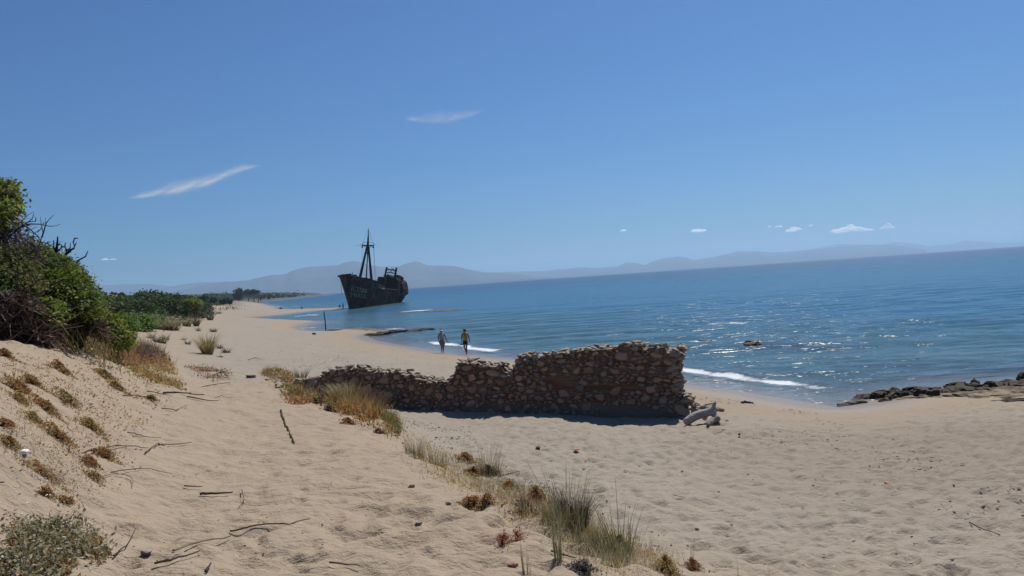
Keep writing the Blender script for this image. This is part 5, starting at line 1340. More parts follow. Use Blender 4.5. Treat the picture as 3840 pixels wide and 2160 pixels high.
def twigs(g, starts, dirs, L, r0, col, seg=4, wob=0.35, grav=0.0):
    """thin bent three-sided twigs"""
    n = len(starts); p_ = np.array(starts, float); d = np.array(dirs, float); d /= np.linalg.norm(d, axis=1)[:, None] + 1e-9
    L = np.broadcast_to(L, (n,)); r0 = np.broadcast_to(r0, (n,)); rings = []
    th = np.arange(3) * 2.0944
    for k in range(seg + 1):
        a = np.cross(d, np.array([0.3, 0.2, 1.0])); a /= np.linalg.norm(a, axis=1)[:, None] + 1e-9; b = np.cross(d, a)
        r = (r0 * (1 - 0.75 * k / seg))[:, None, None]
        rings.append(p_[:, None, :] + r * (np.cos(th)[None, :, None] * a[:, None, :] + np.sin(th)[None, :, None] * b[:, None, :]))
        p_ = p_ + d * (L / seg)[:, None]; d = d + pr.normal(size=d.shape) * wob; d[:, 2] -= grav; d /= np.linalg.norm(d, axis=1)[:, None]
    V_ = np.stack(rings, 1); m_ = 3 * (seg + 1); i_ = np.arange(n) * m_; q = []
    for k in range(seg):
        for j in range(3): q.append(np.stack([i_ + 3 * k + j, i_ + 3 * k + (j + 1) % 3, i_ + 3 * k + 3 + (j + 1) % 3, i_ + 3 * k + 3 + j], -1))
    g.add(V_.reshape(-1, 3), np.concatenate(q), c=np.repeat(col, m_, 0))
    return p_
def in_poly(x, y, poly):
    P_ = np.array(poly); Q_ = np.roll(P_, -1, axis=0); ins = np.zeros(len(x), bool)
    for (x1, y1), (x2, y2) in zip(P_, Q_):
        if y1 != y2: ins ^= ((y1 > y) != (y2 > y)) & (x < (x2 - x1) * (y - y1) / (y2 - y1) + x1)
    return ins
def sample_poly(poly, n):
    P_ = np.array(poly, float); lo, hi = P_.min(0), P_.max(0); out = np.zeros((0, 2))
    while len(out) < n:
        c = pr.uniform(lo, hi, (n * 3, 2)); out = np.vstack([out, c[in_poly(c[:, 0], c[:, 1], poly)]])
    return out[:n]
def many_at_y(pxy, y):
    d = np.array(fwd) + np.outer((pxy[:, 0] - 1920) / F_PX, np.array(rt)) - np.outer((pxy[:, 1] - 1080) / F_PX, np.array(upv))
    return np.array(CAMP) + d * (y / d[:, 1])[:, None]
def shrub(label, poly, d0, d1, pal, nclump, nleaf, lsize, foot, csize=0.16, name='shrub', cat='shrub', group=None, pal2=None, split=None, nbr=40, br=0.02, zfoot=None):
    """crown of leaf clumps filling a rounded body between two depths, on branches that rise from its foot"""
    root = empty(name, foot, label, cat, group)
    s = sample_poly(poly, nclump); lo = s[:, 1].min(); hi = s[:, 1].max()
    t = (hi - s[:, 1]) / (hi - lo + 1e-6)
    dep = d0 + (d1 - d0) * (0.15 + 0.55 * t ** 1.3) + pr.uniform(-0.15, 0.45, nclump) ** 1 * (d1 - d0) * 0.6
    cc = many_at_y(s, dep)
    cc = cc[cc[:, 2] > foot[2] - .2] if zfoot is None else cc
    n = len(cc); k = nleaf // n
    pts = np.repeat(cc, k, 0) + pr.normal(size=(n * k, 3)) * csize * np.array([1, 1, 0.7])
    tone = np.repeat(pr.uniform(0.65, 1.25, n), k)[:, None]
    base = pick(pal, n * k)
    if pal2 is not None:
        sel = np.repeat(pr.random(n) < split, k); base[sel] = pick(pal2, sel.sum())
    g = Geo(); leaves(g, pts - np.array(foot), lsize, base * tone, 0.5)
    link('crown', g.mesh('crown', LEAF), root)
    g = Geo(); idx = pr.choice(n, min(nbr, n), replace=False)
    for i_ in idx:
        e = cc[i_] - np.array(foot); b0 = np.array([pr.uniform(-.3, .3) * csize * 3, pr.uniform(-.2, .2), 0]) + e * np.array([.15, .15, 0])
        m1 = b0 * .5 + e * .5 + pr.normal(size=3) * csize * .8; m1[2] = max(m1[2], 0.05)
        g.tube([b0 - (0, 0, .1), b0 * .7 + m1 * .3 + pr.normal(size=3) * csize * .3, m1, e * .7 + m1 * .3 + pr.normal(size=3) * csize * .3, e], np.linspace(br, br * .25, 5), pick(BROWN, 1)[0], 4)
    link('branches', g.mesh('branches', TWIG), root)
    return root
def foot_at(px, py, y):
    p_ = at_y(px, py, y); p_.z = gz(p_.x, p_.y); return p_
# ---- bank of shrubs on the dune at the left
shrub('tallest shrub at the left frame edge with leafy top over bare twigs', [(-140, 700), (0, 690), (32, 700), (44, 718), (50, 745), (60, 768), (66, 795), (40, 808), (10, 835), (-140, 850)], 13.5, 15.5, OLIVE, 130, 9000, 0.050, foot_at(-20, 1100, 15), 0.10, pal2=GREEN, split=.5, nbr=30, br=.035)
shrub('olive green shrub at the left frame edge above the dead brush', [(-200, 960), (10, 945), (50, 960), (76, 990), (100, 1030), (125, 1085), (110, 1125), (0, 1110), (-200, 1110)], 12.4, 14.5, OLIVE, 320, 26000, 0.042, foot_at(0, 1250, 13.6), 0.11, pal2=DGREEN, split=.35, nbr=50, br=.03)
shrub('large bright green evergreen shrub cresting the dune bank', [(40, 950), (90, 935), (130, 930), (150, 945), (185, 962), (222, 975), (250, 1000), (276, 1022), (298, 1050), (314, 1078), (330, 1100), (350, 1130), (366, 1158), (370, 1182), (352, 1172), (330, 1168), (305, 1145), (270, 1122), (240, 1090), (180, 1085), (135, 1045), (90, 985)], 13.4, 16.4, GREEN, 760, 84000, 0.034, foot_at(250, 1200, 15.6), 0.10, pal2=DGREEN, split=.28, nbr=90, br=.035)
shrub('small bright green sprig low in front of the dead brush', [(166, 1140), (195, 1130), (214, 1160), (226, 1190), (200, 1216), (170, 1200)], 12.3, 12.9, GREEN, 40, 1800, 0.05, foot_at(195, 1290, 12.9), 0.07, nbr=12, br=.012)
shrub('narrow bright green shrub trailing down the right end of the bank', [(388, 1196), (412, 1200), (430, 1226), (455, 1252), (474, 1276), (480, 1292), (455, 1288), (425, 1272), (402, 1244)], 15.2, 16.0, GREEN, 90, 6500, 0.045, foot_at(440, 1300, 16), 0.09, nbr=18, br=.015)
def tangle(label, poly, d0, d1, n, L, foot, leafn=3000, pal=BROWN, r=0.006, name='dead_brush'):
    root = empty(name, foot, label, 'dead brush')
    s = sample_poly(poly, n); dep = pr.uniform(d0, d1, n); c = many_at_y(s, dep) - np.array(foot)
    d = pr.normal(size=(n, 3)) * np.array([1, .6, .8]) + np.array([0.5, -.2, -.25])
    g = Geo(); twigs(g, c, d, pr.uniform(.3, 1.0, n) * L, pr.uniform(.5, 1.8, n) * r, pick(pal, n, .5), 4, .4, .05)
    k = n // 12
    twigs(g, c[:k], d[:k], L * 1.8, r * 2.6, pick(pal, k, .4) * .8, 5, .25)
    link('twigs', g.mesh('twigs', TWIG), root)
    g = Geo(); s = sample_poly(poly, leafn); c = many_at_y(s, pr.uniform(d0 + .2, d1 + .6, leafn)) - np.array(foot)
    leaves(g, c, 0.055, pick(BROWN, leafn, .4) * .75, 0.2, 1.6); link('dark_fill_leaves', g.mesh('dark_fill_leaves', LEAF), root)  # dark leaves added behind the twigs to deepen the shade inside the tangle
    return root
tangle('tangle of bare grey twigs under the leafy top of the tallest shrub', [(-140, 820), (0, 800), (60, 790), (85, 830), (120, 880), (150, 940), (165, 985), (110, 1010), (0, 1010), (-140, 1000)], 13.6, 15.2, 750, 0.42, foot_at(0, 1150, 15), 500, [(0.09, .075, .07), (.13, .11, .10), (.06, .05, .048)])
tangle('dark tangle of dead brown brush spilling down the sandy bank at left', [(-200, 1080), (60, 1095), (130, 1115), (165, 1140), (185, 1200), (212, 1292), (150, 1312), (60, 1296), (-200, 1275)], 12.0, 13.4, 2100, 0.42, foot_at(60, 1280, 12.9), 9000)
tangle('dark dead undergrowth beneath the large bright green shrub', [(140, 1040), (200, 1085), (280, 1118), (330, 1150), (370, 1185), (395, 1230), (410, 1265), (330, 1255), (230, 1225), (190, 1150)], 13.8, 15.6, 1000, 0.34, foot_at(300, 1250, 14.8), 9000)
def branch(label, pts, y, r, cat='branch', name='bare_branch', sides=(), col=(0.03, 0.024, 0.022), group=None):
    P_ = [at_y(a, b, y) for a, b in pts]; c0 = P_[0].copy(); g = Geo()
    r = r * .62; g.tube([tuple(p_ - c0) for p_ in P_], np.linspace(r, r * .35, len(P_)), col, 5)
    for sp_ in sides: g.tube([tuple(at_y(a, b, y + .05) - c0) for a, b in sp_], np.linspace(r * .55, r * .2, len(sp_)), col, 4)
    return tag(link(name, g.mesh(name, TWIG), loc=c0), label, cat, group)
def zb_(l): return [(a * 400 / 1811, 680 + b * 320 / 1449) for a, b in l]
branch('forked bare branch rising highest above the shrubs', zb_([(715, 945), (745, 850), (770, 750), (790, 700), (850, 630), (910, 570)]), 14, .020, sides=[zb_([(770, 750), (775, 690), (772, 615)]), zb_([(640, 870), (700, 790), (735, 720), (725, 680)]), zb_([(735, 720), (755, 690)]), zb_([(560, 900), (660, 830), (740, 800)])])
branch('long arching bare branch leaning out of the tallest shrub', zb_([(150, 960), (280, 820), (400, 740), (480, 690), (605, 680)]), 13.8, .028, sides=[zb_([(480, 690), (540, 640), (575, 560), (572, 540)]), zb_([(605, 680), (612, 625), (580, 600)]), zb_([(400, 740), (520, 720), (650, 735)]), zb_([(280, 820), (330, 900), (420, 930)]), zb_([(60, 960), (70, 850), (40, 700), (20, 560)]), zb_([(120, 940), (160, 800), (150, 640), (200, 520)])])
branch('thick upright dead stub standing on the bright green shrub', zb_([(960, 1210), (962, 1120), (975, 1030), (978, 935)]), 14.6, .05, sides=[zb_([(940, 1190), (912, 1110), (912, 1020), (900, 995)]), zb_([(965, 1100), (1020, 1060), (1045, 1090), (1030, 1140)]), zb_([(990, 1180), (1040, 1130), (1060, 1090)])])
branch('crooked dark dead branch hooking up from the bright green shrub', zb_([(1110, 1245), (1150, 1215), (1200, 1165), (1255, 1140), (1265, 1100), (1245, 1040), (1262, 970)]), 14.8, .045, sides=[zb_([(1140, 1180), (1100, 1110), (1110, 1050), (1125, 1035)]), zb_([(1140, 1170), (1190, 1130), (1195, 1040)]), zb_([(1262, 970), (1330, 965)]), zb_([(1265, 1100), (1300, 1035)])])
branch('slim dead stick pointing out over the right of the bank', zb_([(1295, 1390), (1350, 1330), (1450, 1280), (1475, 1225), (1495, 1180)]), 15, .03, sides=[zb_([(1360, 1448), (1445, 1432)])])
def zc_(l): return [(a * 640 / 2208, 1000 + b * 420 / 1449) for a, b in l]
branch('long pale dead limb lying across the dead brush', zc_([(160, 825), (300, 860), (450, 900), (580, 920), (700, 970), (800, 990)]), 12.1, .022, sides=[zc_([(0, 700), (90, 760), (160, 825)])], col=(.12, .10, .09))
branch('grey dead limb curving over the dark brush', zc_([(0, 560), (150, 590), (300, 625), (420, 655), (500, 720), (600, 800)]), 12.2, .022, col=(.08, .065, .06))
branch('forked black dead trunk leaning against the bank', zc_([(560, 660), (620, 760), (720, 880), (800, 975), (900, 1040), (990, 1110)]), 12.6, .045, sides=[zc_([(600, 790), (700, 900), (715, 990)]), zc_([(580, 670), (720, 790), (820, 930), (860, 980), (990, 1105)]), zc_([(690, 870), (770, 950), (780, 1010)])], col=(.035, .026, .02))
# ---- herbs and grass on the sand
def herb(px, py, wpx, label, pal=RUSTC, dens=1.0, hf=0.28, name='herb_plant', cat='plant', group=None, pal2=None, split=0.4, tall=0, dpal=BROWN):
    p_ = ground_at(px, py); D_ = p_.y; r = wpx * .5 * D_ / F_PX
    n = int(min(1900, 150 + 560 * dens * (wpx / 80.0))); g = Geo()
    a = pr.uniform(0, 6.283, n); rr_ = r * np.clip(np.abs(pr.normal(size=n)) * .62, 0, 1.5) * (0.85 + 0.35 * np.sin(a * 3 + px))
    rd = np.clip(r * 1.0, .05, 9)
    x_ = rr_ * np.cos(a); y_ = rr_ * np.sin(a) * 1.15
    top = r * hf * 1.9 * np.clip(1 - (rr_ / r) ** 2, 0.10, 1) * (0.55 + .9 * vnoise(x_ / r * 3 + px, y_ / r * 3, 5)) + 0.015
    z_ = height(p_.x + x_, p_.y + y_) - p_.z + pr.random(n) ** .6 * top
    ls = np.clip(0.0135 * D_ / 8, 0.009, 0.05)
    c = pick(pal, n, .3)
    if pal2 is not None: sel = vnoise(x_ / r * 2.2 + py, y_ / r * 2.2, 8) > 1 - split; c[sel] = pick(pal2, sel.sum(), .3)
    leaves(g, np.stack([x_, y_, z_], -1), ls, c, .4, 1.7)
    k = n // 3
    b0 = np.stack([x_[:k] * .6, y_[:k] * .6, height(p_.x + x_[:k] * .6, p_.y + y_[:k] * .6) - p_.z], -1)
    dd = np.stack([x_[:k], y_[:k], np.full(k, r * hf * 1.6)], -1) + pr.normal(size=(k, 3)) * r * .15
    twigs(g, b0, dd, pr.uniform(.4, 1.2, k) * r * .55, ls * .10, pick(dpal, k, .3), 3, .25)
    return tag(link(name, g.mesh(name, LEAF), loc=p_), label, cat, group)
def tuft(px, py, wpx, hpx, label, pal=STRAWC, n=260, name='grass_tuft', cat='grass', group=None, pal2=None, split=.3, lean=.55, wd=1.0, curve=.5, spread=.35):
    n = int(n * (.8 if py > 1500 else 1)); hpx = hpx * (1.15 if py > 1700 else 1); p_ = ground_at(px, py); D_ = p_.y; w = wpx * D_ / F_PX; h = hpx * D_ / F_PX; g = Geo()
    a = pr.uniform(0, 6.283, n); rr_ = w * spread * np.sqrt(pr.random(n)); x_ = rr_ * np.cos(a); y_ = rr_ * np.sin(a)
    b = np.stack([x_, y_, height(p_.x + x_, p_.y + y_) - p_.z - .01], -1)
    c = pick(pal, n, .25)
    if pal2 is not None: sel = pr.random(n) < split; c[sel] = pick(pal2, sel.sum(), .25)
    az = a + pr.normal(size=n) * .7
    blades(g, b, h * (.25 + .9 * pr.random(n) ** 1.3), lean * pr.uniform(.2, 1.2, n) * min(1.6, w / max(h, .01)), np.clip(D_ * .0005, .004, .05) * wd, c, curve, 3, az)
    return tag(link(name, g.mesh(name, STRAW), loc=p_), label, cat, group)
HG = 'rusty herbs on the dune at left'
HL = [(178, 1540, 95, 'round rust red herb clump upper middle of the left dune', RUSTC), (347, 1612, 105, 'golden brown herb clump below the dead trunk slope', GOLD), (222, 1645, 90, 'straggling rusty herb left of the golden brown clump', RUSTC),
      (345, 1738, 75, 'rusty herb joined to a darker one beside the long bent twig', RUSTC), (398, 1718, 70, 'darker upright herb right next to the rusty one by the long twig', RUSTC), (165, 1790, 125, 'wide rusty herb mat above the big grey green plant', RUSTC), (178, 1866, 70, 'small upright rusty herb just above the big grey green plant', RUSTC),
      (356, 1800, 52, 'small herb at the start of the arched twig', GOLD), (42, 1682, 100, 'rusty herb mat at the left frame edge beside a white shell', RUSTC), (72, 1470, 115, 'wide rusty herb mat high on the slope at left', RUSTC), (78, 1510, 80, 'narrow rusty herb mat just under the wide one', RUSTC),
      (228, 1398, 100, 'rust brown herb patch high on the slope below the dead brush', RUSTC), (22, 1596, 70, 'rusty herb cut by the left frame edge halfway down', RUSTC), (255, 1510, 80, 'sparse olive herb at mid slope', OLIVE), (20, 1335, 90, 'reddish herb at the left frame edge under the brush', RUSTC),
      (568, 1500, 46, 'small olive herb beside the pile of sticks', OLIVE), (440, 1458, 55, 'little golden herb near the top of the slope', GOLD), (250, 1895, 40, 'tiny rusty sprig on bare sand right of the upright herb', RUSTC), (395, 1415, 60, 'pale golden herb under the ground cover edge', GOLD), (130, 1575, 60, 'faint dry herb between rusty clumps', GOLD), (120, 1440, 55, 'small rust herb left of the rust brown patch', RUSTC)]
for a, b, w, lab, pal in HL: herb(a, b, w * random.uniform(.85, 1.6), lab, pal if pal is not OLIVE else GOLD, group=HG, pal2=GOLD if pal is not OLIVE else OLIVE, split=.35)
# the big grey-green plant in the corner
p_ = ground_at(150, 2075); root = empty('sea_daisy', p_, 'big sprawling grey green plant with orange base in the bottom left corner', 'plant')
g = Geo(); n = 3600; s = sample_poly([(-60, 1940), (40, 1925), (150, 1920), (230, 1935), (290, 1965), (340, 1990), (400, 2060), (420, 2105), (370, 2125), (330, 2110), (300, 2080), (270, 2160), (240, 2260), (60, 2260), (60, 2130), (-60, 2100)], n)
gp_ = np.array([at_z(a, b, 3.62)[:] for a, b in s]); hz_ = height(gp_[:, 0], gp_[:, 1]); gp_ = np.array([ (CAMP + (Vector(q_) - CAMP) * ((h_ - CAM_H) / (q_[2] - CAM_H)))[:] for q_, h_ in zip(gp_, hz_)])
gp_[:, 2] = height(gp_[:, 0], gp_[:, 1])
cp = ground_at(150, 2060); dist_ = np.hypot(gp_[:, 0] - cp.x, gp_[:, 1] - cp.y)
keepm = vnoise(gp_[:, 0] * 9, gp_[:, 1] * 9, 44) > .28; gp_ = gp_[keepm]; dist_ = dist_[keepm]; n = len(gp_)
hh_ = 0.085 * np.clip(1.15 - dist_ / .62, .12, 1)
zz = pr.random(n) * hh_; col = pick(GREYG, n, .3)
s2 = s[keepm]; orange = (vnoise(gp_[:, 0] * 5, gp_[:, 1] * 5, 45) + (s2[:, 1] - 2020) / 260 > .42); col[orange] = pick(RUSTC + GOLD, orange.sum(), .3)
leaves(g, gp_ - np.array(p_) + np.stack([zz * 0, zz * 0, zz], -1), 0.017, col, .5, 1.9); link('leaves', g.mesh('leaves', LEAF), root)
g = Geo(); k = 420; i_ = pr.choice(n, k); b0 = gp_[i_] - np.array(p_); dd = np.stack([(b0[:, 0] + .0) * .5, (b0[:, 1]) * .5, np.full(k, .5)], -1) + pr.normal(size=(k, 3)) * .25
e_ = twigs(g, b0, dd, .10, .0022, pick(GREYG, k, .3) * .6, 4, .2); 
for _ in range(6): leaves(g, e_ - dd / np.linalg.norm(dd, axis=1)[:, None] * pr.uniform(0, .08, (k, 1)) + pr.normal(size=e_.shape) * .008, .014, pick(GREYG, k, .3), .3, 2)
link('stems', g.mesh('stems', LEAF), root)
# ---- strip of ground cover along the ridge, and the skirt of the bank
def cover(name, poly, n, label, pals, hfun=0.10, ls=1.0, blade=0.3, seed=1, spill=6):
    s = sample_poly(poly, n); s = s + pr.normal(size=s.shape) * spill
    out_ = []
    d = np.array([list(ray(a, b) / ray(a, b).y) for a, b in s])
    ys = np.concatenate([np.arange(3, 30, .12), np.arange(30, 70, .5)])
    # march every sight line to the ground
    hit = np.full(len(s), np.nan)
    for y0 in ys:
        m_ = np.isnan(hit)
        if not m_.any(): break
        xx = d[m_, 0] * y0; z0 = CAM_H + d[m_, 2] * y0; hh = base_height(xx, np.full(m_.sum(), y0))
        k_ = np.where(m_)[0][z0 < hh]; hit[k_] = y0
    s = s[~np.isnan(hit)]; d = d[~np.isnan(hit)]; hit = hit[~np.isnan(hit)]
    x_ = d[:, 0] * hit + pr.normal(size=len(hit)) * .06; y_ = hit + pr.uniform(-.25, .5, len(hit)); z_ = height(x_, y_)
    m_ = vnoise(x_ * 1.7 + seed, y_ * 1.3, 46) > .25; x_, y_, z_ = x_[m_], y_[m_], z_[m_]; n = len(x_)
    c0 = Vector((x_.mean(), y_.mean(), z_.mean())); P_ = np.stack([x_, y_, z_], -1) - np.array(c0)
    zone = vnoise(x_ * .9 + seed * 3, y_ * .7, 47); col = pick(pals[0], n, .3)
    for i, pal in enumerate(pals[1:]):
        sel = zone > .42 + .2 * i; col[sel] = pick(pal, sel.sum(), .3)
    g = Geo(); hh = hfun * (.4 + 1.2 * vnoise(x_ * 2.3, y_ * 2.3, 48)); sc = np.clip(y_ * .0022, .012, .05) * ls
    nb = int(n * blade); up_ = np.stack([0 * hh, 0 * hh, pr.random(n) * hh], -1)
    leaves(g, (P_ + up_)[nb:], sc[nb:], col[nb:], .5, 1.7)
    if nb: blades(g, P_[:nb], hh[:nb] * 2.2, .5, np.clip(y_[:nb] * .0006, .003, .02), col[:nb] * 1.05, .5, 2)
    return tag(link(name, g.mesh(name, LEAF), loc=c0), label, 'ground cover', kind='stuff')
cover('ridge_ground_cover', [(x_, y_ + (20 if 1080 < x_ < 1440 else 0)) for x_, y_ in [(985, 1392), (1040, 1392), (1093, 1400), (1145, 1434), (1249, 1468), (1343, 1510), (1412, 1530), (1459, 1555), (1490, 1606), (1482, 1650), (1447, 1628), (1389, 1583), (1296, 1541), (1226, 1499), (1168, 1480), (1121, 1501), (1078, 1494), (1082, 1466), (1040, 1436), (985, 1412)]], 15000, 'rust and olive ground cover running along the dune ridge', [RUSTC, OLIVE, GOLD], .13, 1.0, .25, 1)
cover('bank_ground_cover', [(165, 1225), (260, 1195), (330, 1245), (430, 1272), (540, 1288), (600, 1325), (632, 1352), (600, 1362), (520, 1352), (470, 1385), (380, 1385), (300, 1340), (240, 1325), (180, 1318)], 15000, 'brown and olive undergrowth skirting the foot of the shrub bank', [OLIVE, RUSTC, BROWN], .22, 1.1, .35, 2)
cover('slope_ground_cover', [(490, 1355), (560, 1350), (625, 1362), (650, 1420), (665, 1455), (620, 1465), (560, 1440), (500, 1425), (480, 1390)], 4500, 'orange brown herbs spilling from the bank onto the sand', [RUSTC, GOLD], .11, 1.0, .15, 3)
cover('path_ground_cover', [(700, 1375), (790, 1385), (850, 1400), (860, 1425), (780, 1420), (720, 1400)], 1300, 'faint reddish dry herbs beyond the end of the sandy path', [BROWN, RUSTC], .06, 1.0, .2, 4)
cover('edge_ground_cover', [(2020, 1960), (2110, 1985), (2200, 2010), (2290, 2030), (2380, 2070), (2380, 2100), (2240, 2075), (2100, 2030), (2030, 1990)], 2600, 'golden ground cover between the green grass tufts', [GOLD, RUSTC, OLIVE], .04, .8, .15, 5, 10)
cover('slope_herb_scatter', [(-40, 1320), (120, 1330), (320, 1380), (520, 1450), (620, 1480), (540, 1560), (430, 1660), (420, 1760), (260, 1900), (60, 1960), (-40, 1980)], 4500, 'sparse rusty herb shoots dotted over the left dune slope', [RUSTC, GOLD, STRAWC], .035, .8, .12, 6, 25)
cover('ridge_herb_scatter', [(1480, 1640), (1560, 1690), (1660, 1745), (1760, 1760), (1900, 1830), (2050, 1900), (2250, 2000), (2420, 2090), (2560, 2150), (2300, 2150), (2120, 2060), (1980, 1960), (1820, 1880), (1640, 1770)], 12000, 'sparse straw and rust shoots strung along the foreground ridge', [STRAWC, GOLD, STRAWC, RUSTC], .05, .7, .55, 7, 26)
# big dry bush against the left end of the wall
p_ = ground_at(1338, 1533); root = empty('dry_grass_bush', p_, 'big dry grass bush half green half brown against the wall', 'bush')
for nm_, (cx, n, pal, hl, side_) in {'green_blades': (-.16, 1300, [(.17, .15, .055)] + GOLD + STRAWC, .74, -1), 'brown_blades': (.22, 1500, BROWN[:2] + [(.17, .11, .065), (.22, .15, .085)], .64, 1)}.items():
    g = Geo(); a = pr.uniform(0, 6.283, n); rr_ = .16 * np.sqrt(pr.random(n)); b = np.stack([cx + rr_ * np.cos(a) * 1.4, rr_ * np.sin(a), rr_ * 0], -1); b[:, 2] = height(p_.x + b[:, 0], p_.y + b[:, 1]) - p_.z
    az = np.where(pr.random(n) < .75, (0.2 if side_ > 0 else 2.9) + pr.normal(size=n) * .8, a)
    blades(g, b, hl * .68 * pr.uniform(.4, 1.15, n), pr.uniform(.15, .85, n), .015, pick(pal, n, .3), .45, 4, az)
    link(nm_, g.mesh(nm_, STRAW), root)
# tufts and herbs along the ridge to the foreground
tuft(1475, 1620, 70, 75, 'green grass tuft where the ridge cover thins out', BLADEG, 260, pal2=GOLD)
tuft(1560, 1712, 110, 75, 'broad thin green tuft on the ridge below the wall', BLADEG, 240, pal2=STRAWC, lean=.4); tuft(1640, 1745, 90, 80, 'sparse green tuft right of the broad thin one', BLADEG, 130, pal2=STRAWC, lean=.5)
tuft(1835, 1778, 130, 110, 'wiry green tuft with dark base and tall loose stalks', BLADEG, 200, pal2=STRAWC, lean=.6); herb(1838, 1785, 100, 'dark brown dead base of the wiry green tuft', BROWN, .6)
herb(1750, 1732, 80, 'orange herb just above the ridge fork', RUSTC); herb(1778, 1782, 75, 'orange herb running down the ridge next to the wiry tuft', RUSTC); herb(1782, 1832, 55, 'thin rusty herb trail above the orange mound', RUSTC, .4)
herb(1770, 1900, 95, 'rust orange herb mound on the sand slope', RUSTC, 1.3, .34, pal2=OLIVE, split=.2); herb(1825, 1893, 85, 'golden right half beside the rust orange mound', RUSTC + GOLD, 1.2, .45)
herb(1912, 1830, 70, 'small golden herb by the path edge right of the orange mound', GOLD, pal2=RUSTC); herb(2012, 1868, 75, 'upright rusty herb behind the sprawling dead shrub', RUSTC, .9, .5)
herb(1975, 1918, 120, 'sprawling dead shrublet with dark twigs', BROWN, .8, .3); tuft(1990, 1930, 100, 100, 'dry tuft growing through the dead shrublet', STRAWC, 120, pal2=BROWN)
tuft(2075, 1965, 110, 80, 'dense pale green tuft left of the black dead tussock', BLADEG, 520, pal2=STRAWC, lean=.5)
tuft(2160, 1985, 120, 125, 'black dead tussock in the middle of the foreground ridge', [(.028, .021, .017), (.05, .038, .03), (.018, .015, .012)], 1300, pal2=[(.07, .05, .035)], lean=.75, spread=.3); herb(2160, 1990, 110, 'dark litter caught at the foot of the black tussock', BROWN, 1.0, .5)
tuft(2140, 1985, 180, 225, 'tall thin grey green stalks rising from the black tussock', BLADEG, 90, pal2=GREYG, lean=.5, curve=.2, wd=2.0, spread=.3)
tuft(2095, 2105, 70, 190, 'tall upright reedy tuft standing apart in front', BLADEG, 55, pal2=STRAWC, lean=.3, curve=.2, wd=1.3, spread=.25)
tuft(2290, 2120, 190, 125, 'largest reedy green tuft at the bottom of the ridge', BLADEG, 420, pal2=STRAWC, lean=.45, curve=.3, wd=1.1, spread=.34); tuft(2330, 2110, 170, 230, 'longest stalks leaning right out of the largest reedy tuft', BLADEG, 60, pal2=GREYG, lean=.55, curve=.2, wd=2.0, spread=.3)
tuft(2200, 2050, 130, 120, 'loose golden green tuft above the largest reedy tuft', BLADEG, 120, pal2=GOLD, lean=.4)
herb(2330, 2060, 110, 'olive herb cushion behind the largest reedy tuft', OLIVE, .9, .3); herb(2180, 2160, 150, 'grey dead litter and twigs under the reedy tufts', [(.10, .085, .075), (.2, .17, .15), (.06, .05, .045)], .8, .2)
herb(1885, 2045, 75, 'red stemmed herb on bare sand left half', REDH, .22, .55, dpal=REDH); herb(1940, 2030, 80, 'red stemmed herb with orange tips right half', REDH + RUSTC, .22, .45, dpal=REDH)
herb(2500, 2150, 150, 'golden herb mat at the bottom frame edge', GOLD, 1.2, .3, pal2=RUSTC); herb(2600, 2140, 90, 'brown herb with a few upright stems at the bottom frame edge', RUSTC, .6, .3)
tuft(2585, 2130, 60, 110, 'few upright brown stalks above the golden mat', BROWN, 14, lean=.35, wd=1.5)
tuft(1975, 2160, 40, 110, 'thin dry tuft at the bottom edge left of the reedy ones', BLADEG, 22, lean=.35, wd=1.3)
for a, b, h_, lab in [(2770, 2185, 115, 'lone leaning stalk at the bottom edge'), (2885, 2180, 110, 'lone upright stalk at the bottom edge right of the leaning one')]: tuft(a, b, 22, h_, lab, STRAWC, 4, lean=.4, wd=1.8, curve=.1, cat='stalk', name='stalk')
herb(1240, 1540, 52, 'small olive herb cushion below the ridge cover', OLIVE, 1.0, .4, pal2=RUSTC); herb(1308, 1590, 60, 'rusty herb below the ridge cover', RUSTC, .6); herb(1358, 1575, 55, 'gold herb just under the ridge cover', GOLD, .6, .4); herb(1195, 1512, 60, 'olive herb trailing down from the ridge cover', OLIVE, .6, .4); herb(1420, 1625, 40, 'tiny dark herb on sand beside the green tuft', BROWN, .4)
tuft(1130, 1420, 60, 45, 'grey wispy dry tuft at the start of the wall', BROWN, 160, pal2=STRAWC)
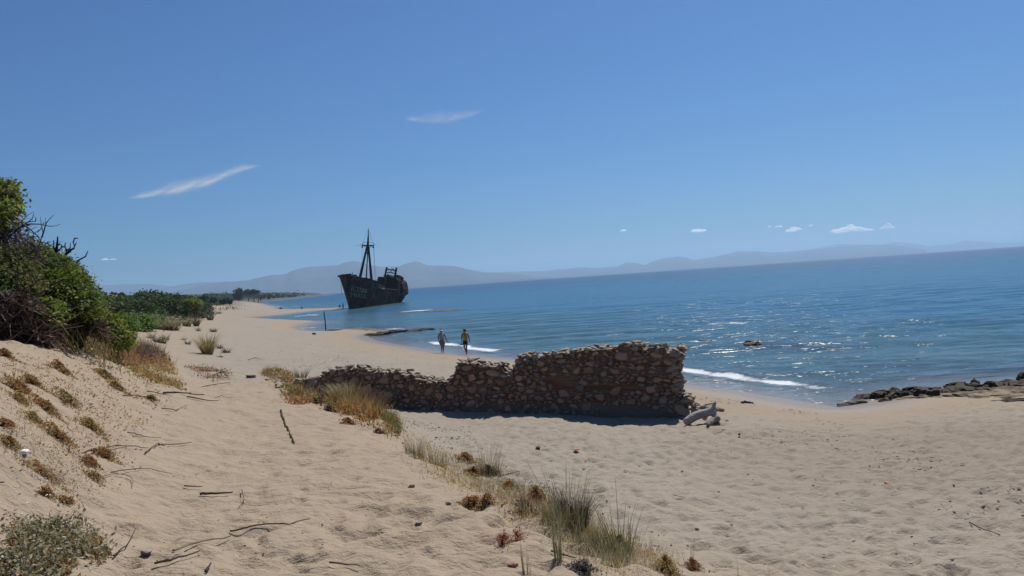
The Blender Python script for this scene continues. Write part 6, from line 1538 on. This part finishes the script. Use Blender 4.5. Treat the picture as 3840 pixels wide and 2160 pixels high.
# ---- clumps on the middle beach
MB_ = [(590, 1232, 170, 62, 'largest pale straw clump in front of the green scrub', STRAWC, 900), (640, 1238, 90, 45, 'brown edged straw clump right of the largest one', BROWN, 300), (662, 1222, 42, 40, 'olive dune clump beside the straw clumps', OLIVE, 160), (700, 1224, 44, 44, 'tallest olive clump on the open sand', OLIVE, 180), (735, 1222, 34, 40, 'brown clump right of the tallest olive one', BROWN, 140), (788, 1200, 30, 34, 'brown clump at the corner of the scrub', BROWN, 140),
       (765, 1186, 26, 14, 'low brown clump under the scrub corner', BROWN, 80), (600, 1285, 64, 30, 'wide dry brown clump low on the dune flank', BROWN, 240), (622, 1275, 34, 26, 'dry clump touching the wide brown one', STRAWC, 120), (568, 1268, 40, 26, 'faint dry clump above the wide brown one', STRAWC, 90),
       (778, 1328, 62, 76, 'tall golden clump alone on the beach', GOLD, 420), (775, 1290, 40, 34, 'pale wisp behind the tall golden clump', STRAWC, 90), (824, 1308, 26, 20, 'dark twiggy clump right of the golden one', BROWN, 90), (848, 1322, 44, 24, 'reddish twiggy clump trailing right', BROWN, 110), (826, 1340, 26, 12, 'tiny brown clump below the twiggy ones', BROWN, 60),
       (705, 1292, 30, 20, 'small brown clump left of the golden one', BROWN, 90), (800, 1245, 34, 18, 'small brown clump on the rise', BROWN, 90), (690, 1275, 30, 14, 'small low straw clump mid beach', STRAWC, 60), (745, 1240, 30, 20, 'grey straw clump mid beach', STRAWC, 80), (505, 1258, 30, 18, 'small brown clump near the bank end', BROWN, 70), (720, 1185, 26, 14, 'straw clump on the dune brow', STRAWC, 70), (820, 1178, 30, 16, 'brown clump on the far dune brow', BROWN, 80)]
for a, b, w, h_, lab, pal, n in MB_: tuft(a, b, w, h_, lab, pal, n, group='grass clumps on the middle beach', pal2=STRAWC, split=.25, spread=.30, lean=.95, wd=1.4)
# ---- green scrub behind the beach: one continuous mass of low bushes
g = Geo(); c0 = None
MND = [(400, 1262, 110, 60, 0), (455, 1245, 100, 55, 2), (510, 1238, 110, 50, 2), (565, 1228, 90, 42, 2), (430, 1215, 150, 70, 1), (520, 1205, 160, 70, 0), (620, 1196, 150, 62, 0), (700, 1193, 110, 50, 1), (750, 1190, 60, 36, 3),
       (440, 1190, 160, 64, 0), (540, 1175, 180, 62, 0), (640, 1172, 170, 52, 0), (710, 1174, 110, 40, 1), (752, 1176, 60, 26, 3), (480, 1160, 140, 40, 0), (570, 1150, 150, 52, 0), (640, 1150, 140, 38, 0), (700, 1150, 130, 30, 0), (740, 1154, 80, 24, 0), (380, 1200, 120, 70, 0)]
PALS = [[(0.030, 0.052, 0.013), (0.045, 0.072, 0.018), (0.022, 0.040, 0.012), (0.060, 0.088, 0.024)], [(0.045, .065, .022), (.07, .085, .03), (.038, .052, .02)], [(0.085, .15, .028), (.11, .18, .034), (.06, .11, .022)], [(.09, .085, .05), (.06, .07, .04)]]
for (a, b, w, h_, pi_) in MND:
    p_ = ground_at(a, min(b, 1500)); D_ = min(p_.y, 170.0); p_ = at_y(a, b, D_)
    if c0 is None: c0 = p_.copy()
    W_ = w * .5 * D_ / F_PX; H_ = h_ * 1.15 * D_ / F_PX; zb0 = gz(p_.x, p_.y); H_ = max(H_, (p_.z - zb0) + H_ * .9); W2 = min(W_ * 1.2, 9)
    n = int(4200 * (w * h_ / 9000.0) ** .6) ; nc = n // 14
    th = pr.uniform(0, 6.283, nc); u = pr.random(nc) ** .5
    cx = W_ * u * np.cos(th); cy = W2 * u * np.sin(th); cz = H_ * np.sqrt(np.clip(1 - u * u, 0, 1)) * (.78 + .4 * vnoise(cx * .8 + a, cy * .8, 9)) * pr.uniform(.75, 1.0, nc)
    cc = np.stack([p_.x + cx, p_.y + cy, height(p_.x + cx, p_.y + cy, False) + cz], -1) - np.array(c0)
    pts = np.repeat(cc, 14, 0) + pr.normal(size=(nc * 14, 3)) * np.array([.30, .30, .14]) * D_ / 70
    tone = np.repeat(pr.uniform(.6, 1.3, nc), 14)[:, None]
    leaves(g, pts, .0021 * D_, pick(PALS[pi_], nc * 14, .25) * tone, .7, 1.5)
o = link('coastal_scrub', g.mesh('coastal_scrub', LEAF), loc=c0); tag(o, 'dense dark green coastal scrub covering the dunes behind the beach', 'scrub', kind='stuff')
def far_tree(px, top, wpx, y, label, pal=DGREEN, name='tree', cat='tree', group=None, umbrella=False, trunk=True, n=900, hfrac=.8, flat=1.0, ls=.0016):
    p_ = at_y(px, top, y); zg = gz(p_.x, p_.y); H_ = max(p_.z - zg, 1.0); W_ = wpx * .5 * y / F_PX
    root = empty(name, (p_.x, p_.y, zg), label, cat, group)
    ch = H_ * hfrac if not umbrella else min(H_ * .62, W_ * 1.5)
    nc = n // 12; d = pr.normal(size=(nc, 3)); d /= np.linalg.norm(d, axis=1)[:, None]; u = pr.random(nc) ** .4
    c = d * u[:, None] * np.array([W_, W_, ch / 2]); c[:, 2] += H_ - ch / 2
    if umbrella: c[:, 2] = H_ - ch * .25 - np.abs(pr.normal(size=nc)) * ch * .22 - (np.hypot(c[:, 0], c[:, 1]) / W_) ** 2 * ch * .35
    c = c[vnoise(c[:, 0] / W_ * 2 + px, c[:, 2] / W_ * 2, 13) > .3]; nc = len(c)
    pts = np.repeat(c, 12, 0) + pr.normal(size=(nc * 12, 3)) * W_ * .10
    g = Geo(); leaves(g, pts, ls * y, pick(pal, nc * 12, .25) * np.repeat(pr.uniform(.65, 1.3, nc), 12)[:, None], .6, 1.5); link('crown', g.mesh('crown', LEAF), root)
    if trunk:
        g = Geo(); t0 = np.array([0, 0, -.3]); g.tube([t0, (.02 * H_, 0, H_ * .4), (-.01 * H_, 0, H_ * .8)], [H_ * .035, H_ * .028, H_ * .015], (.09, .07, .06), 5)
        for k in range(5):
            e = c[pr.integers(0, nc)]; g.tube([(0, 0, H_ * (.4 + .06 * k)), e * .5 + np.array([0, 0, H_ * .28]), e], [H_ * .018, H_ * .012, H_ * .006], (.09, .07, .06), 4)
        link('trunk', g.mesh('trunk', TWIG), root)
    return root
PINE = [(0.055, .075, .038), (.075, .095, .05), (.04, .058, .03)]
UG = 'pines on the headland'
far_tree(892, 1080, 40, 680, 'broad dense pine at the left of the headland group', PINE, 'pine_tree', 'tree', UG, n=2600, hfrac=.95, ls=.0013)
far_tree(928, 1082, 32, 690, 'umbrella pine with clear trunk in the middle of the headland group', PINE, 'pine_tree', 'tree', UG, True, n=1500, ls=.0013)
far_tree(949, 1082, 26, 690, 'flat topped umbrella pine right of the middle one', PINE, 'pine_tree', 'tree', UG, True, n=1200, ls=.0013)
far_tree(966, 1086, 18, 690, 'thin sparse wind bent pine at the right of the group', PINE, 'pine_tree', 'tree', UG, True, n=260, ls=.0013)
DARKT = [(.022, .034, .022), (.032, .045, .028), (.018, .028, .02)]
LT = 'dark round trees far left'
far_tree(394, 1096, 30, 420, 'dark round tree partly behind the bank end', DARKT, 'tree', 'tree', LT, n=1400); far_tree(424, 1096, 34, 425, 'dark round tree behind the orange roofed house', DARKT, 'tree', 'tree', LT, n=1600); far_tree(455, 1097, 32, 420, 'dark round tree right of the orange roofed house', DARKT, 'tree', 'tree', LT, n=1600)
FT = 'trees on the skyline behind the scrub'
for a, t_, w, lab in [(765, 1106, 28, 'largest dark tree on the skyline behind the scrub'), (745, 1112, 16, 'small tree left of the largest skyline tree'), (700, 1110, 26, 'low rounded tree on the skyline above the bright shrub'), (622, 1104, 18, 'low tree on the skyline right of the scrub crest'), (641, 1099, 5, 'thin pointed treetop on the skyline'), (800, 1114, 24, 'flat dark tree right of the largest skyline tree'), (835, 1117, 26, 'low dark tree before the headland pines'), (860, 1117, 20, 'last low dark tree before the headland pines')]:
    far_tree(a, t_, w, 400, lab, DARKT, 'tree', 'tree', FT, n=700 + w * 14)
HB = 'bushes on the headland'
for a, t_, w, lab in [(978, 1105, 9, 'small dark bush next to the sandy headland patch'), (989, 1101, 14, 'rounded dark bush second on the headland'), (1009, 1100, 22, 'widest dark bush in the headland row'), (1024, 1104, 10, 'little bush between two wide ones'), (1041, 1101, 20, 'wide dark bush in the middle of the headland row'), (1061, 1102, 10, 'lone round bush on the headland'), (1085, 1105, 18, 'low bush right of the lone round one'), (1104, 1104, 22, 'long low bush towards the point'), (1136, 1104, 18, 'last low bush before the bare point')]:
    far_tree(a, t_, w, float(np.interp(a, [970, 1010, 1050, 1090, 1140], [820, 960, 1150, 1330, 1600])) + 60, lab, DARKT, 'bush', 'bush', HB, trunk=False, n=500, ls=.0011, hfrac=1.0)
# far low woodland behind everything on the left
g = Geo(); xs = pr.uniform(330, 800, 900); y_ = pr.uniform(430, 560, 900); top = np.interp(xs, [330, 480, 640, 760, 800], [1120, 1118, 1116, 1120, 1126]) + pr.uniform(0, 6, 900)
cc = many_at_y(np.stack([xs, top], -1), y_); cc[:, 2] -= pr.uniform(0, 3, 900); c0 = cc.mean(0)
pts = np.repeat(cc, 18, 0) + pr.normal(size=(900 * 18, 3)) * np.array([1.6, 1.6, .8]) - c0
leaves(g, pts, .75, pick(DARKT, 900 * 18, .25) * np.repeat(pr.uniform(.7, 1.4, 900), 18)[:, None], .7, 1.5); o = link('far_woodland', g.mesh('far_woodland', LEAF), loc=Vector(c0)); tag(o, 'low dark woodland on the plain far behind the beach', 'woodland', kind='stuff')
shrub('bright yellow green bush catching the sun on the scrub edge', [(700, 1132), (712, 1125), (735, 1124), (750, 1130), (758, 1138), (706, 1138)], 118, 122, GREEN, 60, 2600, .17, Vector(foot_at(728, 1140, 121)), .22, nbr=8, br=.08)
# house among the trees
hp_ = at_y(419, 1116, 400); zg = gz(hp_.x, hp_.y); root = empty('house', (hp_.x, hp_.y, zg), 'distant house with orange tiled roof among dark trees', 'house')
hw = 14 * 400 / F_PX; zr = at_y(419, 1111, 400).z - zg; zt = at_y(419, 1104, 400).z - zg
g = Geo(); g.box((0, 0, zr / 2), (hw * 2, hw * 1.6, zr)); link('wall', g.mesh('wall', simple_mat('cream_render', (.55, .48, .38))), root)
g = Geo(); o_ = .4; v = [(-hw - o_, -hw * .8 - o_, zr), (hw + o_, -hw * .8 - o_, zr), (hw + o_, hw * .8 + o_, zr), (-hw - o_, hw * .8 + o_, zr), (-hw * .45, 0, zt), (hw * .45, 0, zt)]
g.add(v, [(0, 1, 5, 4), (2, 3, 4, 5), (0, 3, 2, 1)], [(1, 2, 5), (3, 0, 4)]); link('roof', g.mesh('roof', simple_mat('orange_tiles', (.50, .18, .08))), root)
g = Geo()
for s_ in (-1, 1): g.box((s_ * hw * .5, -hw * .8 - .02, zr * .6), (.9, .06, .9))
link('window', g.mesh('window', simple_mat('dark_pane', (.03, .035, .04), .2)), root)

# ================================================================== STICKS, STONES AND LITTER ON THE SAND
def stick(pts, r, label, col=(0.075, 0.05, 0.035), lift=.010, hug=False):
    P_ = []; r = r * .85
    for (x1, y1), (x2, y2) in zip(pts[:-1], pts[1:]):
        w1 = ground_at(x1, y1); w2 = ground_at(x2, y2)
        for t in np.linspace(0, 1, 7)[:-1]: w = w1.lerp(w2, t); w.z = gz(w.x, w.y); P_.append(w)
    P_.append(ground_at(*pts[-1])); W_ = P_
    zs = np.array([w.z for w in W_]); zs = np.convolve(np.pad(zs, 4, 'edge'), np.ones(9) / 9, 'valid') + .012
    c0 = W_[0].copy(); zs = np.array([w.z for w in W_]) if hug else zs
    V_ = [(w.x - c0.x, w.y - c0.y, z - c0.z + lift + r * .6 + pr.normal() * r * .2) for w, z in zip(W_, zs)]
    g = Geo(); g.tube(V_, np.linspace(r, r * .5, len(V_)), col, 5); return tag(link('stick', g.mesh('stick', TWIG), loc=c0), label, 'stick')
def z6(l): return [(a / 1.685, 1300 + b / 1.685) for a, b in l]
PALE = (.30, .23, .16)
stick([(1054, 1541), (1064, 1575), (1080, 1612), (1103, 1666)], .022, 'straight dark pole lying down the middle of the sandy path', (.09, .055, .035), .004, True)
stick(z6([(1265, 948), (1370, 953), (1472, 950)]), .014, 'short thick dark stick lying level on the path', (.05, .022, .014))
stick(z6([(510, 680), (620, 650), (750, 650), (860, 655), (940, 665)]), .008, 'long arched twig crossing the sand beside the rusty herbs')
stick(z6([(918, 690), (1000, 632), (1045, 652)]), .009, 'bent twig at the end of the long arched one', (.14, .09, .06)); stick(z6([(1000, 632), (1080, 633), (1212, 632)]), .007, 'thin straight twig pointing right from the bent one')
stick(z6([(1098, 1316), (1200, 1285), (1330, 1255), (1460, 1226)]), .009, 'long pale cane low on the path', PALE); stick(z6([(1455, 1200), (1560, 1180), (1700, 1155), (1830, 1130), (1960, 1122)]), .008, 'long thin dark cane right of the pale one', (.10, .07, .05))
stick(z6([(978, 1402), (1080, 1385), (1180, 1358), (1265, 1328)]), .009, 'dark cane at the bottom of the path'); stick(z6([(722, 1352), (800, 1290), (862, 1210)]), .006, 'thin curved twig beside the big grey green plant')
stick(z6([(1268, 226), (1360, 213), (1462, 212)]), .016, 'upper dark branch by the boulder at the path end'); stick(z6([(1275, 258), (1360, 245), (1455, 233)]), .012, 'second dark branch below the upper one at the path end')
stick(z6([(1035, 300), (1160, 308), (1292, 320)]), .018, 'thick dark branch across the far path', (.05, .03, .022)); stick(z6([(1182, 325), (1280, 345), (1382, 358)]), .013, 'dark branch slanting below the thick one'); stick(z6([(1300, 315), (1400, 322), (1470, 336)]), .008, 'thin branch right of the thick one')
stick(z6([(625, 860), (665, 838), (720, 826), (790, 830), (835, 850), (842, 880), (838, 912)]), .006, 'hooped twig arching on bare sand', PALE); stick(z6([(1530, 926), (1545, 985), (1510, 1040)]), .006, 'curved pale twig right of the short thick stick', (.2, .14, .09))
stick(z6([(1165, 906), (1280, 911)]), .009, 'pale stick above the short thick dark one', PALE); stick(z6([(700, 797), (850, 792), (950, 788), (1090, 830)]), .005, 'very thin long twig above the hooped one')
stick(z6([(1020, 395), (1110, 415), (1185, 385)]), .008, 'v shaped dark twig on the slope'); stick(z6([(780, 315), (880, 322), (960, 330)]), .009, 'thin dark branch below the orange herbs'); stick(z6([(930, 285), (1000, 310), (1070, 325)]), .010, 'short dark branch under the orange herbs')
stick(z6([(805, 550), (900, 575), (1020, 602)]), .006, 'knotty thin twig above the arched one'); stick([(1237, 2124), (1300, 2132), (1352, 2155)], .008, 'pale twig at the bottom edge of the path', PALE); stick(z6([(1300, 1448), (1338, 1424)]), .010, 'dark stub at the bottom edge')
stick([(2068, 2078), (2160, 2112)], .008, 'grey stick under the reedy tufts', (.15, .12, .1)); stick([(1882, 1900), (1925, 1890), (1960, 1870)], .010, 'dark twig poking left from the dead shrublet'); stick([(1895, 1782), (1950, 1772)], .012, 'dark stick right of the wiry green tuft')
stick([(3360, 2076), (3396, 2102)], .007, 'pale straw stick alone on the sand at right', (.45, .36, .3)); stick([(2340, 1768), (2370, 1775)], .010, 'whitish stick on the middle sand', (.5, .45, .38)); stick([(3635, 1966), (3680, 1990), (3750, 2008)], .010, 'dark twig at the right side of the sand')
stick([(2524, 1862), (2570, 1872)], .007, 'small dark twig on the sand right of the ridge'); stick([(1190, 1412), (1196, 1398)], .008, 'upright twig stuck in sand by the wall start', PALE)
stick([(930, 1350), (955, 1346), (985, 1350)], .03, 'pale broken driftwood stick on the middle beach', (.4, .3, .2))
def pebble(px, py, s, label, mat, seed, flat=.6, cat='stone'):
    g_ = ground_at(px, py); v, f = rock_shape(seed, 2, 7, .8, .03); v = v * np.array([s, s * .8, s * flat]); v[:, 2] += s * flat * .3
    return tag(link('stone', fast_mesh('stone', v, f, mat, False), loc=g_), label, cat)
pebble(552, 2096, .075, 'rounded dark stone near the bottom of the path', STONE, 5); pebble(1543, 1828, .07, 'grey stone on the slope left of the orange mound', STONE, 6); pebble(86, 1703, .09, 'white shell like stone beside the rusty mat', white_cloth, 7, .4)
pebble(2162, 1695, .14, 'flat orange brick fragment on the middle sand', BRIGHTRUST, 8, .3, 'brick fragment'); pebble(2018, 1687, .11, 'brown brick fragment left of the orange one', RUSTY, 9, .6, 'brick fragment'); pebble(1923, 2128, .07, 'pinkish stone at the bottom edge', simple_mat('pink_stone', (.35, .17, .13)), 10)
pebble(1572, 1976, .055, 'small pale stone low on the slope', STONE, 12); pebble(1683, 1900, .05, 'small pale stone left of the orange mound', STONE, 13); pebble(3325, 1812, .08, 'small orange fragment at right', BRIGHTRUST, 14, .4, 'brick fragment'); pebble(2615, 1989, .06, 'tiny black stone on the sand low in the picture', GREYWOOD, 15); pebble(2773, 1631, .06, 'small black stone below the driftwood', DARKIRON, 16, .9)
pebble(1448, 1543, .16, 'white stone showing under the wall beside the bush', white_cloth, 18, .35)
def litter(name, polys, n, label, cols, size, kind='stuff', flat=.35, cat='litter', clump=.4):
    g = Geo(); ns = [int(n * w) for _, w in polys]; S = np.vstack([sample_poly(p_, k) for (p_, _), k in zip(polys, ns)])
    c0 = None; v0, f0 = rock_shape(333, 1, 3, .9, .1)
    for (a, b) in S:
        w = at_z(a, b, 1.0); 
        for _ in range(3):
            h_ = gz_fast(w.x, w.y); w = at_z(a, b, h_)
        if w.y < 0 or w.y > 300 or vnoise(np.array([w.x * 1.1]), np.array([w.y * .8]), 66)[0] < clump: continue
        if c0 is None: c0 = w.copy()
        s = size * pr.uniform(.4, 1.6) * (1 + w.y * .015); an = pr.uniform(0, 3.14); asp = pr.uniform(1, 3.2)
        v = v0 * np.array([s * asp, s, s * flat]); ca, sa_ = math.cos(an), math.sin(an)
        v = np.column_stack([v[:, 0] * ca - v[:, 1] * sa_, v[:, 0] * sa_ + v[:, 1] * ca, v[:, 2]]) + np.array([w.x - c0.x, w.y - c0.y, w.z - c0.z + s * flat * .3])
        g.add(v, t=f0, c=pick(cols, 1, .3)[0])
    return tag(link(name, g.mesh(name, TWIG), loc=c0), label, cat, kind=kind)
# quick height lookup for the many small bits
GX = np.arange(-30, 30, .1); GY = np.arange(2, 75, .1); HG_ = height(*np.meshgrid(GX, GY, indexing='ij'))
def gz_fast(x, y):
    i_ = int((x + 30) / .1); j_ = int((y - 2) / .1)
    if 0 <= i_ < len(GX) and 0 <= j_ < len(GY): return float(HG_[i_, j_])
    return gz(x, y)
litter('seaweed_litter', [([(2620, 1540), (2850, 1560), (3100, 1570), (3350, 1590), (3500, 1690), (3840, 1830), (3840, 1900), (3500, 1800), (3200, 1740), (2900, 1680), (2700, 1610)], .62), ([(2900, 1640), (3300, 1700), (3840, 1900), (3840, 2020), (3400, 1880), (2900, 1760)], .22), ([(2560, 1475), (2800, 1505), (3100, 1555), (3060, 1560), (2800, 1530), (2570, 1490)], .16)], 800,
       'dark flakes of dried seaweed scattered over the sand at right', [(.045, .035, .022), (.07, .055, .035), (.03, .024, .016)], .022, flat=.25, clump=.55)
litter('beach_litter', [([(1100, 1345), (1290, 1338), (1350, 1372), (1200, 1385), (1050, 1380)], .18), ([(860, 1270), (1400, 1290), (1700, 1345), (1650, 1375), (1150, 1335), (880, 1345)], .22), ([(1500, 1570), (1760, 1600), (1800, 1700), (1650, 1680), (1540, 1620)], .30), ([(1900, 1640), (2700, 1660), (3300, 1900), (3700, 2150), (2600, 2150), (2100, 1850)], .30)], 1300,
       'small dark twigs and chips scattered over the beach', [(.05, .038, .03), (.10, .08, .06), (.3, .27, .23)], .016, flat=.5)
litter('shell_litter', [([(0, 1350), (600, 1400), (900, 1500), (1500, 1700), (2300, 2150), (0, 2150)], 1.0)], 1300, 'pale shell crumbs and dark crumbs over the dune sand', [(.55, .5, .43), (.09, .06, .045), (.05, .035, .028), (.4, .35, .28)], .0065, flat=.6)
litter('ridge_litter', [([(1830, 1790), (2000, 1800), (2110, 1835), (2050, 1850), (1900, 1820)], .5), ([(2050, 2090), (2350, 2130), (2400, 2160), (2080, 2160)], .5)], 500, 'grey twigs and crumbs washed against the ridge plants', [(.10, .08, .065), (.22, .19, .16), (.05, .04, .033)], .012, flat=.6)

# low bushes over the headland slope
n = 4200; pxs = pr.uniform(770, 1150, n); yy = np.exp(pr.uniform(math.log(240), math.log(1700), n)); q_ = many_at_y(np.stack([pxs, pxs * 0 + 1120], -1), yy); x_ = q_[:, 0]; sd2 = shore_dist(x_, yy)
m_ = (sd2 > 16 + 14 * vnoise(x_ * .05, yy * .02, 71)) & (vnoise(x_ * .04, yy * .03, 72) > .3); x_, yy = x_[m_], yy[m_]; n = len(x_)
cc = np.stack([x_, yy, height(x_, yy)], -1); c0 = cc.mean(0); pts = np.repeat(cc - c0, 10, 0) + pr.normal(size=(n * 10, 3)) * np.repeat(yy / 500, 10)[:, None] * np.array([1.6, 1.6, .55]) + np.array([0, 0, .5])
g = Geo(); leaves(g, pts, np.repeat(yy, 10) * .0013, pick([(.028, .036, .016), (.04, .046, .022), (.02, .029, .014), (.06, .058, .032)], n * 10, .25) * np.repeat(pr.uniform(.7, 1.4, n), 10)[:, None], .7, 1.5)
o = link('headland_scrub', g.mesh('headland_scrub', LEAF), loc=Vector(c0)); tag(o, 'low dull green scrub on the slope behind the far end of the beach', 'scrub', kind='stuff')
